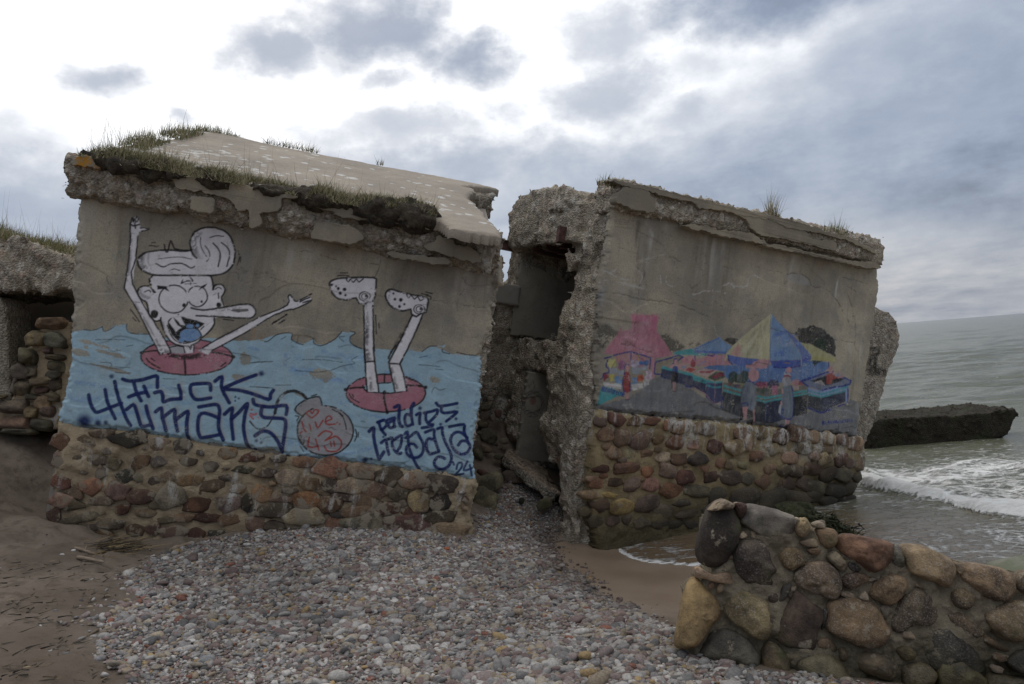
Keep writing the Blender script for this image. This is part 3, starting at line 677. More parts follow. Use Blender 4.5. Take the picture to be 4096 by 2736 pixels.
# brush swathes in the water
rs = np.random.RandomState(3)
for k in range(60):
    x, y = rs.uniform(60, 480), rs.uniform(345, 470); l = rs.uniform(8, 34); dy = l * .14
    WL.stroke([(x, y), (x + l * .5, y + dy * .5 + rs.normal() * 2), (x + l, y + dy)], rs.uniform(2, 7), random.choice([(.22, .40, .62), (.34, .54, .64), (.24, .42, .55), (.36, .50, .58), (.20, .34, .60)]), rs.uniform(.2, .55), soft=1.5, dry=.8)
for s_ in ('500,760 620,740 900,700 1050,760', '800,620 950,540 1100,560', '900,720 1000,800 1200,760 1250,700', '480,520 640,540 700,600'): WL.stroke(T_('r3', s_), 4, BL2, .5, soft=1., dry=.5)
for s_ in ('230,270 240,190 270,170', '480,170 560,210 600,190 650,240 670,280', '0,150 50,160', '760,590 880,610 960,600', '380,830 520,770 640,740', '560,860 700,840 820,800 900,760', '1150,830 1200,760'): WL.stroke(T_('r4', s_), 3.5, BL2, .5, soft=1., dry=.5)
# flaked places
seaq = sd_poly(WL.U, WL.V, FL.uv(SEA)) < -.01
for c_, rx, ry in (((320, 376), 15, 6), ((98, 345), 14, 2), ((108, 353), 16, 2), ((78, 352), 10, 2.5), ((300, 395), 6, 2), ((115, 370), 20, 1.6), ((435, 380), 5, 3), ((270, 452), 7, 5), ((240, 378), 8, 3), ((246, 360), 5, 6), ((448, 350), 20, 1.2)):
    q = FL.uv([c_])[0]; d = np.hypot((WL.U - q[0]) / (rx * .0098), (WL.V - q[1] + .12 * (WL.U - q[0])) / (ry * .0098)) + .8 * WL.fl + .3 * WL.fine
    WL.a *= 1 - .85 * sstep(1.05, .85, d)
# wave outline and dashes
for s_ in ('525,185 590,190 640,165', '640,165 650,195 680,190 720,162', '795,150 793,188 830,210 930,215'): K_('r3', s_, 1.0, a=.8)
for s_ in ('100,1335 130,1330 190,1285 290,1275 288,1320 330,1345 370,1355', '440,1315 445,1345 470,1360 510,1360 590,1320 640,1265', '700,1262 735,1275 700,1300 700,1340 740,1370 780,1383', '1200,1405 1250,1370 1300,1365', '1340,1390 1345,1410 1390,1420', '1440,1408 1500,1425 1570,1430'): K_('r2', s_, 1.1, a=.85)
for reg, s_ in (('r3', '600,250 680,247 780,250'), ('r3', '680,310 710,322 750,315'), ('r3', '790,290 830,282'), ('r3', '630,390 690,395 700,415'), ('r3', '690,420 810,425'), ('r3', '720,455 820,458'), ('r3', '1570,395 1670,385'), ('r4', '0,248 80,245 150,240'), ('r4', '345,230 480,230 610,247'), ('r4', '1115,262 1255,275'), ('r4', '1225,292 1275,294'),
                ('r4', '300,300 420,310 530,300 610,270 690,255 670,230 715,205'), ('r4', '170,398 270,397'), ('r4', '0,405 80,412 150,418'), ('r4', '1120,215 1170,205'), ('r4', '1200,450 1220,410 1250,430 1290,420'), ('r4', '620,110 590,80 625,75'), ('r4', '205,95 240,75'), ('r3', '1610,545 1690,550'), ('r3', '1020,495 1100,496'), ('r4', '735,635 760,640')): K_(reg, s_, .9, a=.7)
# swimming ring with the long-nosed figure
WL.ell(T_('r3', '1170,358')[0], 46, 17.8, PNK, a=.95)
WL.ell(T_('r3', '1125,308')[0], 15, 4.6, (.45, .50, .50), a=.8)
def ring(c, rx, ry, wd=1.8):
    t_ = np.linspace(0, 2 * np.pi, 24, endpoint=False); WL.stroke(np.c_[c[0] + rx * np.cos(t_), c[1] + ry * np.sin(t_)], wd, BLK, .95, closed=True, smooth=2, dry=.2)
ring(T_('r3', '1170,358')[0], 46, 17.8, 1.6)
K_('r3', '880,330 960,318 1030,315', 1.8); K_('r3', '1465,355 1380,335 1320,325', 1.8); K_('r3', '1155,365 1160,420 1163,468', 2.2)
for c_ in ('885,332', '1462,356'): WL.ell(T_('r3', c_)[0], 2.2, 1.6, BLK)
K_('r3', '915,365 940,395 1000,430', 1.6); K_('r3', '945,365 970,385', 1.4); K_('r3', '1385,415 1415,395', 1.4)
ARM_L = '55,200 35,450 0,690 5,750 130,960 330,1370 440,1350 390,1240 75,690 105,440 125,210'
ARM_R = '700,1330 800,1375 840,1330 900,1300 1180,1150 1420,1000 1590,935 1640,930 1790,860 1800,835 1770,800 1690,845 1640,855 1600,800 1575,810 1570,890 1420,960 1290,1015 1080,1125 870,1235 750,1310'
F_('ca', '120,470 150,420 210,385 390,365 640,370 625,300 650,220 700,165 800,140 900,155 990,200 1040,290 1060,400 1040,500 980,570 890,605 550,605 300,605 200,575 140,530', WHT, smooth=3)
F_('ca', '235,650 270,610 550,612 800,615 840,660 850,740 900,700 960,715 965,760 930,820 950,890 900,1000 870,1020 860,1080 810,1150 740,1210 700,1260 610,1290 560,1290 480,1270 420,1220 380,1150 345,1040 290,1050 240,1000 220,930 210,870 150,830 120,770 150,720 220,710 270,760', WHT, smooth=3)
F_('ca', ARM_L, WHT); F_('ca', '50,190 52,100 75,70 100,40 130,50 145,110 150,140 230,160 150,185 130,215', WHT); F_('ca', ARM_R, WHT)
# spray shading
for s_, wd, a in (('150,440 140,500 200,560', 5, .6), ('180,400 170,480 230,570', 4, .45), ('230,400 225,480 260,560', 2, .4), ('680,190 650,280 670,400', 5, .55), ('730,200 680,260 690,360 710,430', 3, .45), ('250,640 245,690', 4, .6), ('150,730 150,790 230,830', 3.5, .5), ('60,240 45,460 20,660', 2.6, .6), ('355,1060 380,1150 400,1200', 3, .6), ('330,1360 420,1380 560,1395 700,1385 760,1370', 5.5, .9), ('740,1330 800,1300', 4, .5), ('350,1330 420,1350', 4, .6), ('900,1215 1080,1140', 2, .5), ('100,880 240,1120 330,1290', 2.0, .6), ('1120,900 1190,890', 4, .5)):
    WL.stroke(T_('ca', s_), wd, BLK, a, soft=1.4, dry=.62)
for s_, wd in (('130,440 210,385 390,362 560,372 640,365', 2.1), ('120,470 140,530 200,575 300,605 550,605 740,608 890,603 980,570 1040,500 1062,400 1040,290 990,200 900,155 800,140 700,165 650,220 625,300 650,390 690,440', 2.0), ('380,310 385,350 410,380 440,275 470,340 500,355 600,365', 1.6),
               ('300,495 370,525 430,500 530,490 590,510 640,535 675,520', 1.5), ('320,450 430,435 540,430 650,450', .9), ('440,555 480,545 530,560', 1.0), ('850,295 900,350 920,420 900,520', 1.7), ('930,290 990,340 1010,410 980,520', 1.4), ('770,320 810,370 815,430 790,470', 1.1), ('730,240 725,300 750,370 800,440', 1.0), ('820,240 880,225 950,230', 1.2),
               ('250,700 235,650 270,610 300,605', 1.8), ('830,615 850,680 850,745', 1.8), ('850,740 870,700 930,695 965,740 950,790 930,820 950,890', 1.8), ('290,770 250,720 200,710 150,720 120,770 150,830 210,870 222,930 240,1000 290,1050 345,1035', 1.8), ('240,650 270,760 290,770', 1.6), ('345,1015 350,1060 380,1150 420,1220 480,1270 560,1290 610,1290 700,1255 740,1210 810,1150 860,1080 862,1020', 1.8),
               ('545,615 560,650 545,685 600,660 655,660 620,615', 1.5), ('190,770 230,750 250,770', 1.2), ('870,740 900,720 930,740', 1.2), ('900,780 905,830', 1.4), ('580,690 690,685', .8), ('635,675 635,700', .8), ('1090,370 1105,430 1085,510', 1.2), ('1118,420 1115,475', 1.1), ('235,320 325,325', 1.2), ('265,290 290,290', 1.5), ('55,935 140,1055', 1.2), ('75,1015 110,1050', 1.1), ('1560,980 1420,1075', 1.5), ('1535,1040 1485,1070', 1.4), ('950,1030 1050,1040', 1.2)):
    K_('ca', s_, wd)
for s_ in ('55,200 35,450 0,690 5,750 130,960 330,1370', '440,1350 390,1240 75,690 105,440 125,210', '50,190 52,100', '125,210 150,185 232,160 150,150', '1290,1015 1420,960 1570,890 1575,810 1600,800 1640,855 1690,845 1800,785', '1790,860 1640,930 1590,935 1420,1000 1180,1150 900,1300 840,1330', '750,1310 870,1235 1080,1125 1290,1015', '1690,860 1780,820', '1720,870 1800,845'): K_('ca', s_, 1.6)
for s_ in ('60,95 70,50 85,90', '85,90 95,60 105,95', '108,60 118,35 130,60 118,85', '55,110 80,130 110,125 140,115', '95,110 100,150'): K_('ca', s_, 1.7)
for c_, rx, ry in (('470,835', 14.5, 14), ('700,810', 10, 10.2)):
    c0 = T_('ca', c_)[0]; WL.ell(c0, rx, ry, WHT); ring(c0, rx, ry, 1.5)
F_('ca', '590,850 620,860 620,780 600,760 585,800', WHT)
for c_, r_ in (('570,897', 1.9), ('742,862', 1.5), ('285,978', 3.9), ('905,893', 2.5), ('655,985', .7), ('515,985', .9)): WL.ell(T_('ca', c_)[0], r_, r_ * 1.05, BLK, wob=.6)
F_('ca', '312,705 395,712 428,762 380,740 315,742', BLK); F_('ca', '795,685 780,712 715,748 740,710', BLK)
F_('ca', '640,930 800,940 1080,893 1190,885 1240,910 1262,960 1230,1012 1150,1020 900,1005 640,1000', WHT, smooth=3)
K_('ca', '640,920 720,938 800,940 1080,893 1190,885 1240,910 1262,960 1230,1012 1150,1020 900,1005 690,996', 1.9)
F_('ca', '850,945 1060,905 1130,915 1100,930 900,960', (.15, .14, .14), a=.6, dry=.8); F_('ca', '1010,950 1060,930 1190,930 1195,950 1100,965', BLK, a=.85)
F_('ca', '412,1070 440,1020 550,1003 600,1020 770,1070 705,1120 740,1180 655,1240 560,1255 480,1215 430,1140', BLK, smooth=2)
F_('ca', '425,1060 462,1012 510,1090 540,1110 490,1150', WHT); F_('ca', '472,1010 540,1005 578,1088 535,1085 520,1060', WHT)
WL.ell(T_('ca', '630,1182')[0], 10.8, 6.3, (.20, .34, .56)); WL.ell(T_('ca', '545,1232')[0], 2.8, 2.6, (.20, .34, .56)); WL.ell(T_('ca', '625,1098')[0], 3.6, 2., (.20, .34, .56)); WL.ell(T_('ca', '700,1090')[0], 1.4, 1.4, (.20, .34, .56))
K_('ca', '410,1090 440,1180 500,1245 580,1262 670,1240 740,1190 700,1130', 1.4); K_('ca', '730,1130 760,1100', 1.2)
F_('ca', '560,1290 610,1290 610,1270 655,1270 668,1310 655,1350 590,1360', WHT); K_('ca', '560,1290 575,1350', 1.3); K_('ca', '615,1290 630,1320 640,1280 665,1290 660,1345', 1.3); K_('ca', '430,1300 500,1288 560,1295', 1.2)
# legs in the second ring
c2 = T_('r4', '897,450')[0]; WL.ell(c2, 39.7, 18.8, PNK, a=.95); WL.ell(T_('r4', '893,413')[0], 22, 5.4, (.40, .58, .64)); ring(c2, 39.7, 18.8, 1.7)
K_('r4', '745,400 770,435 890,450 1000,440 1040,405', 1.6); K_('r4', '850,385 930,380', 1.3)
K_('r4', '630,425 690,415 755,412', 2.); K_('r4', '1160,412 1100,400 1040,398', 2.); K_('r4', '885,445 888,500 905,575', 2.2); K_('r4', '890,325 887,380', 1.8); K_('r4', '655,450 670,480 720,512', 1.3); K_('r4', '675,460 685,472', 1.5); K_('r4', '1035,350 1090,372', 1.2)
for c_ in ('630,427', '1160,413', '906,575', '888,442'): WL.ell(T_('r4', c_)[0], 1.8, 1.8, BLK)
F_('r2', '790,1050 860,1040 862,1300 866,1480 800,1480 795,1300', WHT); F_('r4', '758,240 822,240 835,330 850,440 775,440 765,330', WHT)
F_('r2', '1140,1130 1205,1140 1130,1320 1045,1490 970,1490 1050,1320', WHT); F_('r4', '918,255 990,258 1010,320 1032,435 958,440 935,340', WHT)
for s_ in ('792,1060 797,1300 800,1480', '856,1045 860,1300 866,1400', '1130,1150 1050,1320 965,1480', '1205,1145 1130,1320 1045,1490'): K_('r2', s_, 1.9)
for s_ in ('755,150 765,330 775,440', '815,150 830,300 852,440', '918,255 935,340 958,440', '990,258 1012,320 1035,435', '760,245 825,240', '918,252 990,258', '930,175 915,220', '960,135 930,185'): K_('r4', s_, 1.9)
for s_ in ('812,1080 815,1200 818,1300', '805,1380 812,1470', '1100,1220 1050,1330'): WL.stroke(T_('r2', s_), 3.6, BLK, .6, soft=1.2, dry=.7)
for s_ in ('768,30 770,130', '775,170 790,230', '790,350 800,420', '930,280 950,350 970,420', '1000,60 960,140'): WL.stroke(T_('r4', s_), 3.4, BLK, .65, soft=1.2, dry=.7)
SH1 = '553,935 580,905 640,892 720,890 860,890 880,920 872,1010 855,1045 800,1070 760,1070 740,1030 680,1045 620,1037 575,1000'; SH2 = '943,1010 960,980 990,970 1050,990 1140,1010 1230,1030 1240,1060 1225,1130 1190,1140 1160,1160 1125,1140 1120,1110 1060,1122 1000,1100 960,1060'
for s_ in (SH1, SH2): F_('r2', s_, WHT, smooth=2); WL.stroke(T_('r2', s_), 2.0, BLK, .95, closed=True, smooth=2, dry=.2)
for s_, k in (('800,1020', 1.), ('1180,1110', 1.)):
    c0 = T_('r2', s_)[0]; ring(c0, 5.5, 4.6, 1.2); ring(c0, 3.2, 2.8, 1.); WL.ell((c0[0] + 1.6, c0[1] - .4), 1.6, 1.6, BLK)
for s_, r_ in (('615,965', 1.4), ('660,970', 1.7), ('630,998', 1.5), ('665,1012', 1.4), ('600,950', 1.), ('1050,1045', 1.8), ('1040,1090', 1.6), ('1010,1040', 1.2), ('1075,1075', 1.1), ('1000,1000', 1.), ('570,940', 1.2)): WL.ell(T_('r2', s_)[0], r_, r_, BLK, wob=.7)
for s_ in ('670,895 685,920 700,900 720,922 740,900 760,920 790,898', '1090,1005 1105,1030 1125,1015 1145,1040 1165,1022 1185,1048 1210,1035'): K_('r2', s_, 1.4)
for s_, wd in (('580,940 600,1010', 4), ('850,960 860,1030', 5), ('965,990 960,1040 990,1080', 5), ('1220,1060 1215,1110', 4)): WL.stroke(T_('r2', s_), wd, BLK, .6, soft=1.3, dry=1.)
for s_ in ('630,857 680,857', '610,877 640,873 690,878', '1195,1002 1240,1010', '1225,990 1270,1000', '1230,1015 1258,1020 1258,1040', '875,1150 880,1280', '898,1205 900,1240', '155,1210 260,1145', '205,1205 240,1185'): K_('r2', s_, 1.3)
# round bomb
K_('r4', '375,490 340,455 285,435 230,450 185,500 165,580', 3.2, a=.95); K_('r4', '165,580 120,660 70,688 30,670 0,635', 1.6)
F_('r4', '295,560 355,500 455,475 475,535 540,535 400,575 350,605', GRY); cb = T_('r4', '497,698')[0]; WL.ell(cb, 28, 24.6, GRY); ring(cb, 28, 24.6, 1.8)
K_('r4', '350,605 295,560 355,500 455,475 475,535', 1.7); F_('r4', '400,540 470,530 530,545 440,565', GRY)
for s_, wd in (('330,650 325,720 350,790', 6), ('345,770 380,820', 5), ('320,540 370,510', 3), ('350,640 345,700', 4)): WL.stroke(T_('r4', s_), wd, BLK, .6, soft=1.5, dry=1.)
K_('r4', '540,555 600,590 630,650 635,690', 1.2); K_('r4', '580,570 610,600', 1.8); K_('r4', '300,600 325,605 310,630', 1.3); K_('r4', '330,800 355,835', 1.2); K_('r4', '695,690 705,730 690,765', 1.4); K_('r4', '715,710 715,740', 1.2); K_('r4', '405,470 440,460', 1.3)
for s_ in ('405,612 375,590 378,572 395,570 412,585 425,562 448,562 445,585 412,612', '345,640 355,680 370,705', '392,655 402,690', '430,640 448,680 480,630', '495,640 540,620 520,600 500,625 505,655 560,655', '392,740 385,805 450,800', '432,755 455,825', '450,735 490,700 530,705 540,725 495,765 560,735 600,760 603,800 570,832 515,832 490,800', '530,770 537,802', '552,768 558,800', '0,600 20,620', '5,585 30,590'): WL.stroke(T_('r4', s_), 1.6, RED, .92, soft=.4)
for s_ in ('592,655', '345,705', '575,645', '335,712', '40,585', '10,560'): WL.ell(T_('r4', s_)[0], 1., 1., RED, a=.8)
for s_ in ('1820,545 1900,535 1830,560 1860,585', '1845,490 1850,495', '1910,570 1915,580'): WL.stroke(T_('fh', s_), 1.6, (.55, .18, .2), .8)
# navy lettering: words painted with a spray can, with a grey ghost line
FH = ['140,340 155,420 190,490 230,520 340,480 485,425', '310,285 340,420 420,585', '410,200 440,330 480,440 540,590 580,655', '495,175 570,195 700,180 840,140 855,190 855,260', '610,215 640,310 690,400', '560,360 640,330 740,310', '715,250 745,310 765,355',
      '830,315 890,305 915,350 920,410 1000,385 1100,380', '1080,240 1100,310 1105,380', '1415,290 1405,225 1300,222 1212,235 1205,300 1230,360 1280,388 1415,370', '1460,195 1530,150 1530,250 1560,330 1610,420', '1890,130 1700,200 1550,270', '1550,280 1700,288 1850,325 2020,385 2040,330 2070,290',
      '540,490 610,440 640,500 670,600 700,665 790,650', '740,455 760,540 815,690', '840,515 900,475 910,560 950,710', '910,580 1035,490 1040,580 1070,715', '1050,600 1175,510 1165,620 1170,760 1200,880 1240,925 1330,915 1345,890', '1290,465 1380,450 1480,440 1510,500 1500,600 1500,700 1545,810', '1500,580 1400,540 1330,530 1290,570 1280,680 1300,770 1340,785 1500,755',
      '1560,540 1640,475 1630,590 1650,800', '1635,590 1720,510 1800,430 1770,560 1760,700 1790,840 1830,920 1880,910', '1860,385 1870,430 1920,450 2050,465 2200,450 2205,540', '1950,470 1940,540 1980,575 2100,580 2180,590 2200,640 2185,760 2155,940', '1880,765 1960,715 2050,740 2120,830 2160,930']
for s_ in FH[7:]: WL.stroke([(x + 2.2, y - 1.6) for x, y in T_('fh', s_)], 3.2, (.42, .38, .36), .5, soft=1.4, smooth=3)
for s_ in FH: WL.stroke(T_('fh', s_), 3.9, NAVY, .97, soft=.55, smooth=3, wob=.15)
for s_, r_ in (('378,145', 3.), ('1945,115', 3.6), ('1675,360', 1.4), ('1710,375', 1.4), ('1672,400', 1.4), ('1893,815', 2.2), ('1945,835', 1.8), ('1938,797', .7), ('240,630', 4.2), ('320,625', 2.8)): WL.spray(T_('fh', s_)[0], r_, NAVY)
WL.spray(T_('fh', '95,615')[0], 9, NAVY, .95)
PLT = ['430,545 520,515', '450,540 490,660 555,740', '470,530 540,510 578,570 540,630 490,660', '590,510 700,475 690,540 700,620', '690,520 630,540 600,590 640,635 700,610', '960,420 975,520 985,580', '950,440 890,420 860,480 870,570 910,605 980,570', '1040,430 1100,400 1090,480 1095,570', '1160,400 1200,390 1300,370 1370,350 1360,420 1290,500 1230,550', '1190,400 1190,500 1230,570 1300,580',
       '1350,245 1400,290 1520,280 1680,250', '1440,300 1430,370 1480,400 1570,390 1680,385 1600,460 1510,530', '490,870 560,820 580,930 610,1050', '600,810 660,790 660,900 700,990 760,1040 800,1030', '680,830 800,750 810,820 790,920 740,1000', '860,730 900,700 910,800 930,950 980,1090 1050,1230 1120,1340', '870,790 940,770 1040,700 1100,790 1150,900 1140,1020 1080,1090 980,1100 900,1050 880,960 930,890 1000,890 1045,940',
       '1130,635 1290,605', '1180,705 1310,660 1320,760 1350,880 1395,1000', '1330,830 1240,800 1195,860 1210,980 1260,1050 1390,1000', '1370,650 1445,630 1450,720 1500,870 1570,1010 1590,1130 1540,1240 1440,1285 1350,1250 1320,1170 1370,1100 1430,1090 1485,1115', '1560,620 1780,580 1790,680 1830,800 1870,900', '1840,790 1740,710 1650,710 1590,770 1580,860 1630,970 1710,1040 1800,1040 1870,980 1880,900 1830,850 1750,840 1700,905']
for s_ in PLT: WL.stroke(T_('pl', s_), 3.2, NAVY, .97, soft=.5, smooth=3, wob=.12)
for s_ in ('700,310 770,285 770,400 765,510 790,590 820,610', '1000,250 965,310 960,420', '300,690 370,630 370,760 400,920 450,1110 480,1090 530,1010'): WL.stroke(T_('pl', s_), 3.7, NAVY, .96, soft=.6, smooth=3, wob=.12)
for s_ in ('1615,1170 1632,1212', '1670,1280 1690,1200 1740,1180 1760,1230 1710,1310 1640,1390 1780,1350', '1840,1165 1785,1300 1920,1270', '1880,1220 1915,1390'): WL.stroke(T_('pl', s_), 2.3, NAVY, .93, soft=.6, wob=.12)
for s_, r_ in (('1098,325', 2.), ('1662,492', 1.7), ('522,775', 1.3), ('1420,577', 1.6), ('332,1118', 1.6), ('240,1135', 2.8)): WL.spray(T_('pl', s_)[0], r_ * 1.2, NAVY, .95)
for s_ in ('1330,1260 1440,1310 1560,1250', '900,1080 1000,1125 1120,1090', '1650,1020 1780,1070 1870,1010'): WL.stroke(T_('pl', s_), 5, NAVY, .35, soft=3.5)
mur = WL.a.copy()
# join wear under paint
rgb, al = WL.rgb.copy(), WL.a.copy(); WL.rgb, WL.a = WL_st
sl_all = (slice(None), slice(None)); WL.lay(sl_all, al * np.where(sstep(-.95, -.55, WL.fl + .3 * WL.fine) > 0, 1, .3), rgb)
ol = FL.uv(OUT_L); sdl = sd_poly(WL.U, WL.V, ol) + .02 * WL.j1 + .02 * WL.fl
dispL = .014 * fbm(p3(WL.U, WL.V, 1.4), 3, 5) + .005 * fbm(p3(WL.U, WL.V, 9), 3, 6) + .0012 * WL.fine.ravel()
dispL = dispL.reshape(WL.U.shape) - .012 * WL.crack - .035 * sstep(-.06, 0, sdl)
step = sstep(.0, .02, fbm(p3(WL.U, WL.V * 3, .9), 3, 15).reshape(WL.U.shape) - .1)          # shallow sheets of lost skin
dispL = dispL - .007 * step
outL = WL.build(dispL, sdl < 0, [('mural', mur > .25, dict(label='cartoon swimmer, legs, bomb and navy lettering painted on blue water')), ('plaster_wall', None, {})], M_PL, LROOT)

# mass of the bunker behind the skin
def prism_mesh(name, u0, u1, prof, mat):
    m = len(prof); V = [(u0, v, w_) for w_, v in prof] + [(u1, v, w_) for w_, v in prof]; V = np.array(V)
    i = np.arange(m); j = (i + 1) % m
    tri = np.array(tessellate_polygon([[Vector((a, b, 0)) for a, b in prof]]))
    return mesh_of(name, V, [np.stack([i, j, m + j, m + i], 1), tri, tri[:, ::-1] + m], [mat], False)
obj('inner_mass', prism_mesh('inner_mass', .02, 3.84, [(-.05, -1.9), (-.05, 2.25), (-.15, 2.42), (-3.35, 3.44), (-3.4, -1.9)], M_CORE), LROOT)
def poly_prism(poly, ax=(2, 1)):
    return lambda p: sd_poly(p[:, ax[0]], p[:, ax[1]], poly)
rubble('broken_edge', lambda p: sd_box(p, (3.55, -1.5, -1.0), (3.93, 2.3, -.06)), (3.4, -1.6, -1.15), (4.15, 2.4, .1), .028, M_RUB, LROOT, amp=.06, freq=3.5, seed=3)

# cornice with its lost plaster
CP = [(-.35, 2.12), (.03, 2.14), (.12, 2.17), (.19, 2.27), (.20, 2.46), (.10, 2.53), (-.35, 2.62)]
def corn(p):
    q = p.copy(); q[:, 1] += .008 * p[:, 0]
    return np.maximum(sd_poly(q[:, 2], q[:, 1], CP), np.maximum(-.22 - p[:, 0], p[:, 0] - 3.86))
LPX = [FL.uv(q_, .255) for q_ in (T_('r1', '960,490 1050,465 1250,490 1400,530 1700,590 1900,625') + T_('r2', '330,322 300,340 230,345 215,400 170,430 70,445 90,505 60,540 0,530') + T_('r1', '1740,770 1660,770 1600,700 1500,665 1400,640 1300,632 1230,612 1205,560 1150,545 1010,510'), T_('r1', '1335,685 1400,675 1480,690 1490,740 1460,790 1380,785 1330,750'), T_('r2', '405,340 480,345 640,365 800,415 910,460 905,500 800,495 700,480 600,450 590,430 500,410 430,385'), T_('r2', '470,505 640,512 740,550 790,590 770,640 700,660 560,640 430,610 440,560'), T_('r2', '1310,600 1420,625 1430,650 1560,690 1600,730 1615,780 1560,790 1450,760 1330,720 1215,680 1230,650 1290,640'))]
def off_patch(polys): return lambda q: 1 - .95 * np.max([sstep(.03, -.01, sd_poly(q[:, 0], q[:, 1], g)) for g in polys], 0)
rubble('cornice', corn, (-.36, 1.98, -.4), (4.02, 2.75, .36), .020, M_RUB, LROOT, amp=.045, freq=5, peb=(.075, .022), seed=12, chunk=(.22, .022), smooth_mask=off_patch(LPX), tone=lambda V: rubble_tone(V, 12, .075))
LP = [('patch', T_('r1', '960,490 1050,465 1250,490 1400,530 1700,590 1900,625') + T_('r2', '330,322 300,340 230,345 215,400 170,430 70,445 90,505 60,540 0,530') + T_('r1', '1740,770 1660,770 1600,700 1500,665 1400,640 1300,632 1230,612 1205,560 1150,545 1010,510')),
      ('patch', T_('r1', '1335,685 1400,675 1480,690 1490,740 1460,790 1380,785 1330,750')), ('patch', T_('r2', '405,340 480,345 640,365 800,415 910,460 905,500 800,495 700,480 600,450 590,430 500,410 430,385')),
      ('patch', T_('r2', '470,505 640,512 740,550 790,590 770,640 700,660 560,640 430,610 440,560')), ('patch', T_('r2', '1310,600 1420,625 1430,650 1560,690 1600,730 1615,780 1560,790 1450,760 1330,720 1215,680 1230,650 1290,640')), ('patch', T_('r2', '980,705 1200,730 1380,760 1370,800 1200,775 985,740'))]
CORN_L = bpy.data.objects['cornice']
for i, (nm, px) in enumerate(LP): plate('plaster_patch', FL.uv(px, .255), .14, .266 if i not in (5,) else .225, M_PATCH, CORN_L, seed=i + 3)
M_LICH, t, b = material('orange_lichen'); c = t.coords(); t.put(b.inputs['Base Color'], t.mix(t.mr(t.noise(c, 11, 6, .7), .42, .56), (.27, .24, .19), (.42, .20, .025))); b.inputs['Roughness'].default_value = .95; t.put(b.inputs['Normal'], t.bump(t.noise(c, 60, 4), .6, .01))
plate('plaster_patch', FL.uv(T_('r1', '500,430 560,385 650,390 720,440 800,455 900,470 640,470 560,455 505,450'), .26), .1, .275, M_LICH, CORN_L, seed=21, label='plaster patch covered in orange lichen')

# roof slab
a_ = math.radians(19); rdir = -FL.w * math.cos(a_) + FL.v * math.sin(a_); rnor = FL.w * math.sin(a_) + FL.v * math.cos(a_)
FRF = Frame(FL.world(0, 2.50, .22), FL.u, rdir, rnor)
RP = T_('px', '72,154 182,161 273,179 300,191 380,213 438,222 446,227 449,231') + T_('px', '502.6,237.5 502.4,233 494,223 488,217.5 486,211 479.6,206 476,202 469.6,198.8 471,195 476.7,193 474,188.7 465,188 474,186.6 501,190 499,188.6 430,174 350,158.5 280,145 240,137 213,132 196,131 183,133.5 165,138.5 140,142 118,145 95,150')
qr = FRF.uv(RP)
WRf = Wall(FRF, -.5, 4.3, -.35, 4.1, .022)
rs = np.random.RandomState(11)
for k in range(520):
    u_, v_ = rs.uniform(-.1, 4.), rs.uniform(.1, 3.6)
    dens = .25 + .75 * sstep(2.6, 3.8, u_) * sstep(2.0, .3, v_) + .6 * sstep(1.2, 0., u_) * sstep(2.5, .4, v_)
    if rs.rand() > dens: continue
    r_ = rs.uniform(.014, .045) * (1.4 if rs.rand() < .1 else 1); t_ = np.linspace(0, 6.28, 9)[:-1]; WRf.fill(None, (.58, .56, .52), a=.9, uv=np.c_[u_ + r_ * np.cos(t_) * 1.2, v_ + r_ * 1.25 * np.sin(t_)], wob=1.2)
for k in range(160):
    u_, v_ = rs.normal(.35, .4), rs.uniform(.35, 1.9); r_ = rs.uniform(.015, .05); t_ = np.linspace(0, 6.28, 9)[:-1]; WRf.fill(None, (.56, .54, .50), a=.6, uv=np.c_[u_ + r_ * np.cos(t_), v_ + r_ * np.sin(t_)], wob=1.5)
cracks(WRf, FRF, 14, .5, 3.8, .3, 3.2, 9, .1)
sdr = sd_poly(WRf.U, WRf.V, qr) + .012 * WRf.j1
dr = (.03 * fbm(p3(WRf.U, WRf.V, .9), 3, 5) + .004 * fbm(p3(WRf.U, WRf.V, 14), 2, 8)).reshape(WRf.U.shape) - .025 * sstep(-.06, 0, sdr)
WRf.build(dr, sdr < 0, [('roof_slab', None, {})], M_ROOF, LROOT, skirt=.085)
bpy.data.objects['roof_slab'].matrix_local = FL.M().inverted() @ FRF.M()
qs = FRF.uv(T_('px', '440,215 500,238 500,233 486,217 477,206 468,199 474,193 472,189 498,191 496,189.5 440,178'))
o = rubble('roof_underside', lambda p: np.maximum(sd_poly(p[:, 0], p[:, 1], qs) + .03, np.abs(p[:, 2] + .22) - .15), (2.9, -.5, -.5), (4.2, 3.6, .0), .03, M_RUB, LROOT, amp=.05, seed=23)
o.matrix_local = FL.M().inverted() @ FRF.M()
# ------------------------------------------------------------------ stone plinths
SC_RAW = dict(K=(.045, .043, .042), R=(.13, .050, .038), B=(.19, .115, .070), O=(.27, .17, .075), G=(.15, .148, .14), L=(.33, .29, .235), T=(.25, .19, .125), P=(.25, .145, .115), V=(.15, .105, .095), N=(.115, .115, .085), D=(.085, .07, .06), W=(.40, .37, .32), A=(.28, .115, .07), Y=(.34, .22, .06))
SC = {k: tuple((np.array(v) * .60 + np.mean(v) * np.array((1.34, .95, .62)) * .40) * 1.16) for k, v in SC_RAW.items()}
LUMPS = []
for k in range(14):
    V, F = lump(40 + k, rough=.20 + .06 * (k % 3), facet=.9 if k % 2 == 0 else .55, sub=2, boxy=.75 if k % 2 else .45)
    LUMPS.append((V, F))
BLOCKS = [block(500 + k, 5 + k % 3, .5) for k in range(12)]
def lib(mat, key, src=None): return [mesh_of('stone_' + key, V, F, [mat], True) for V, F in (src or LUMPS)]
rsS = np.random.RandomState(5)
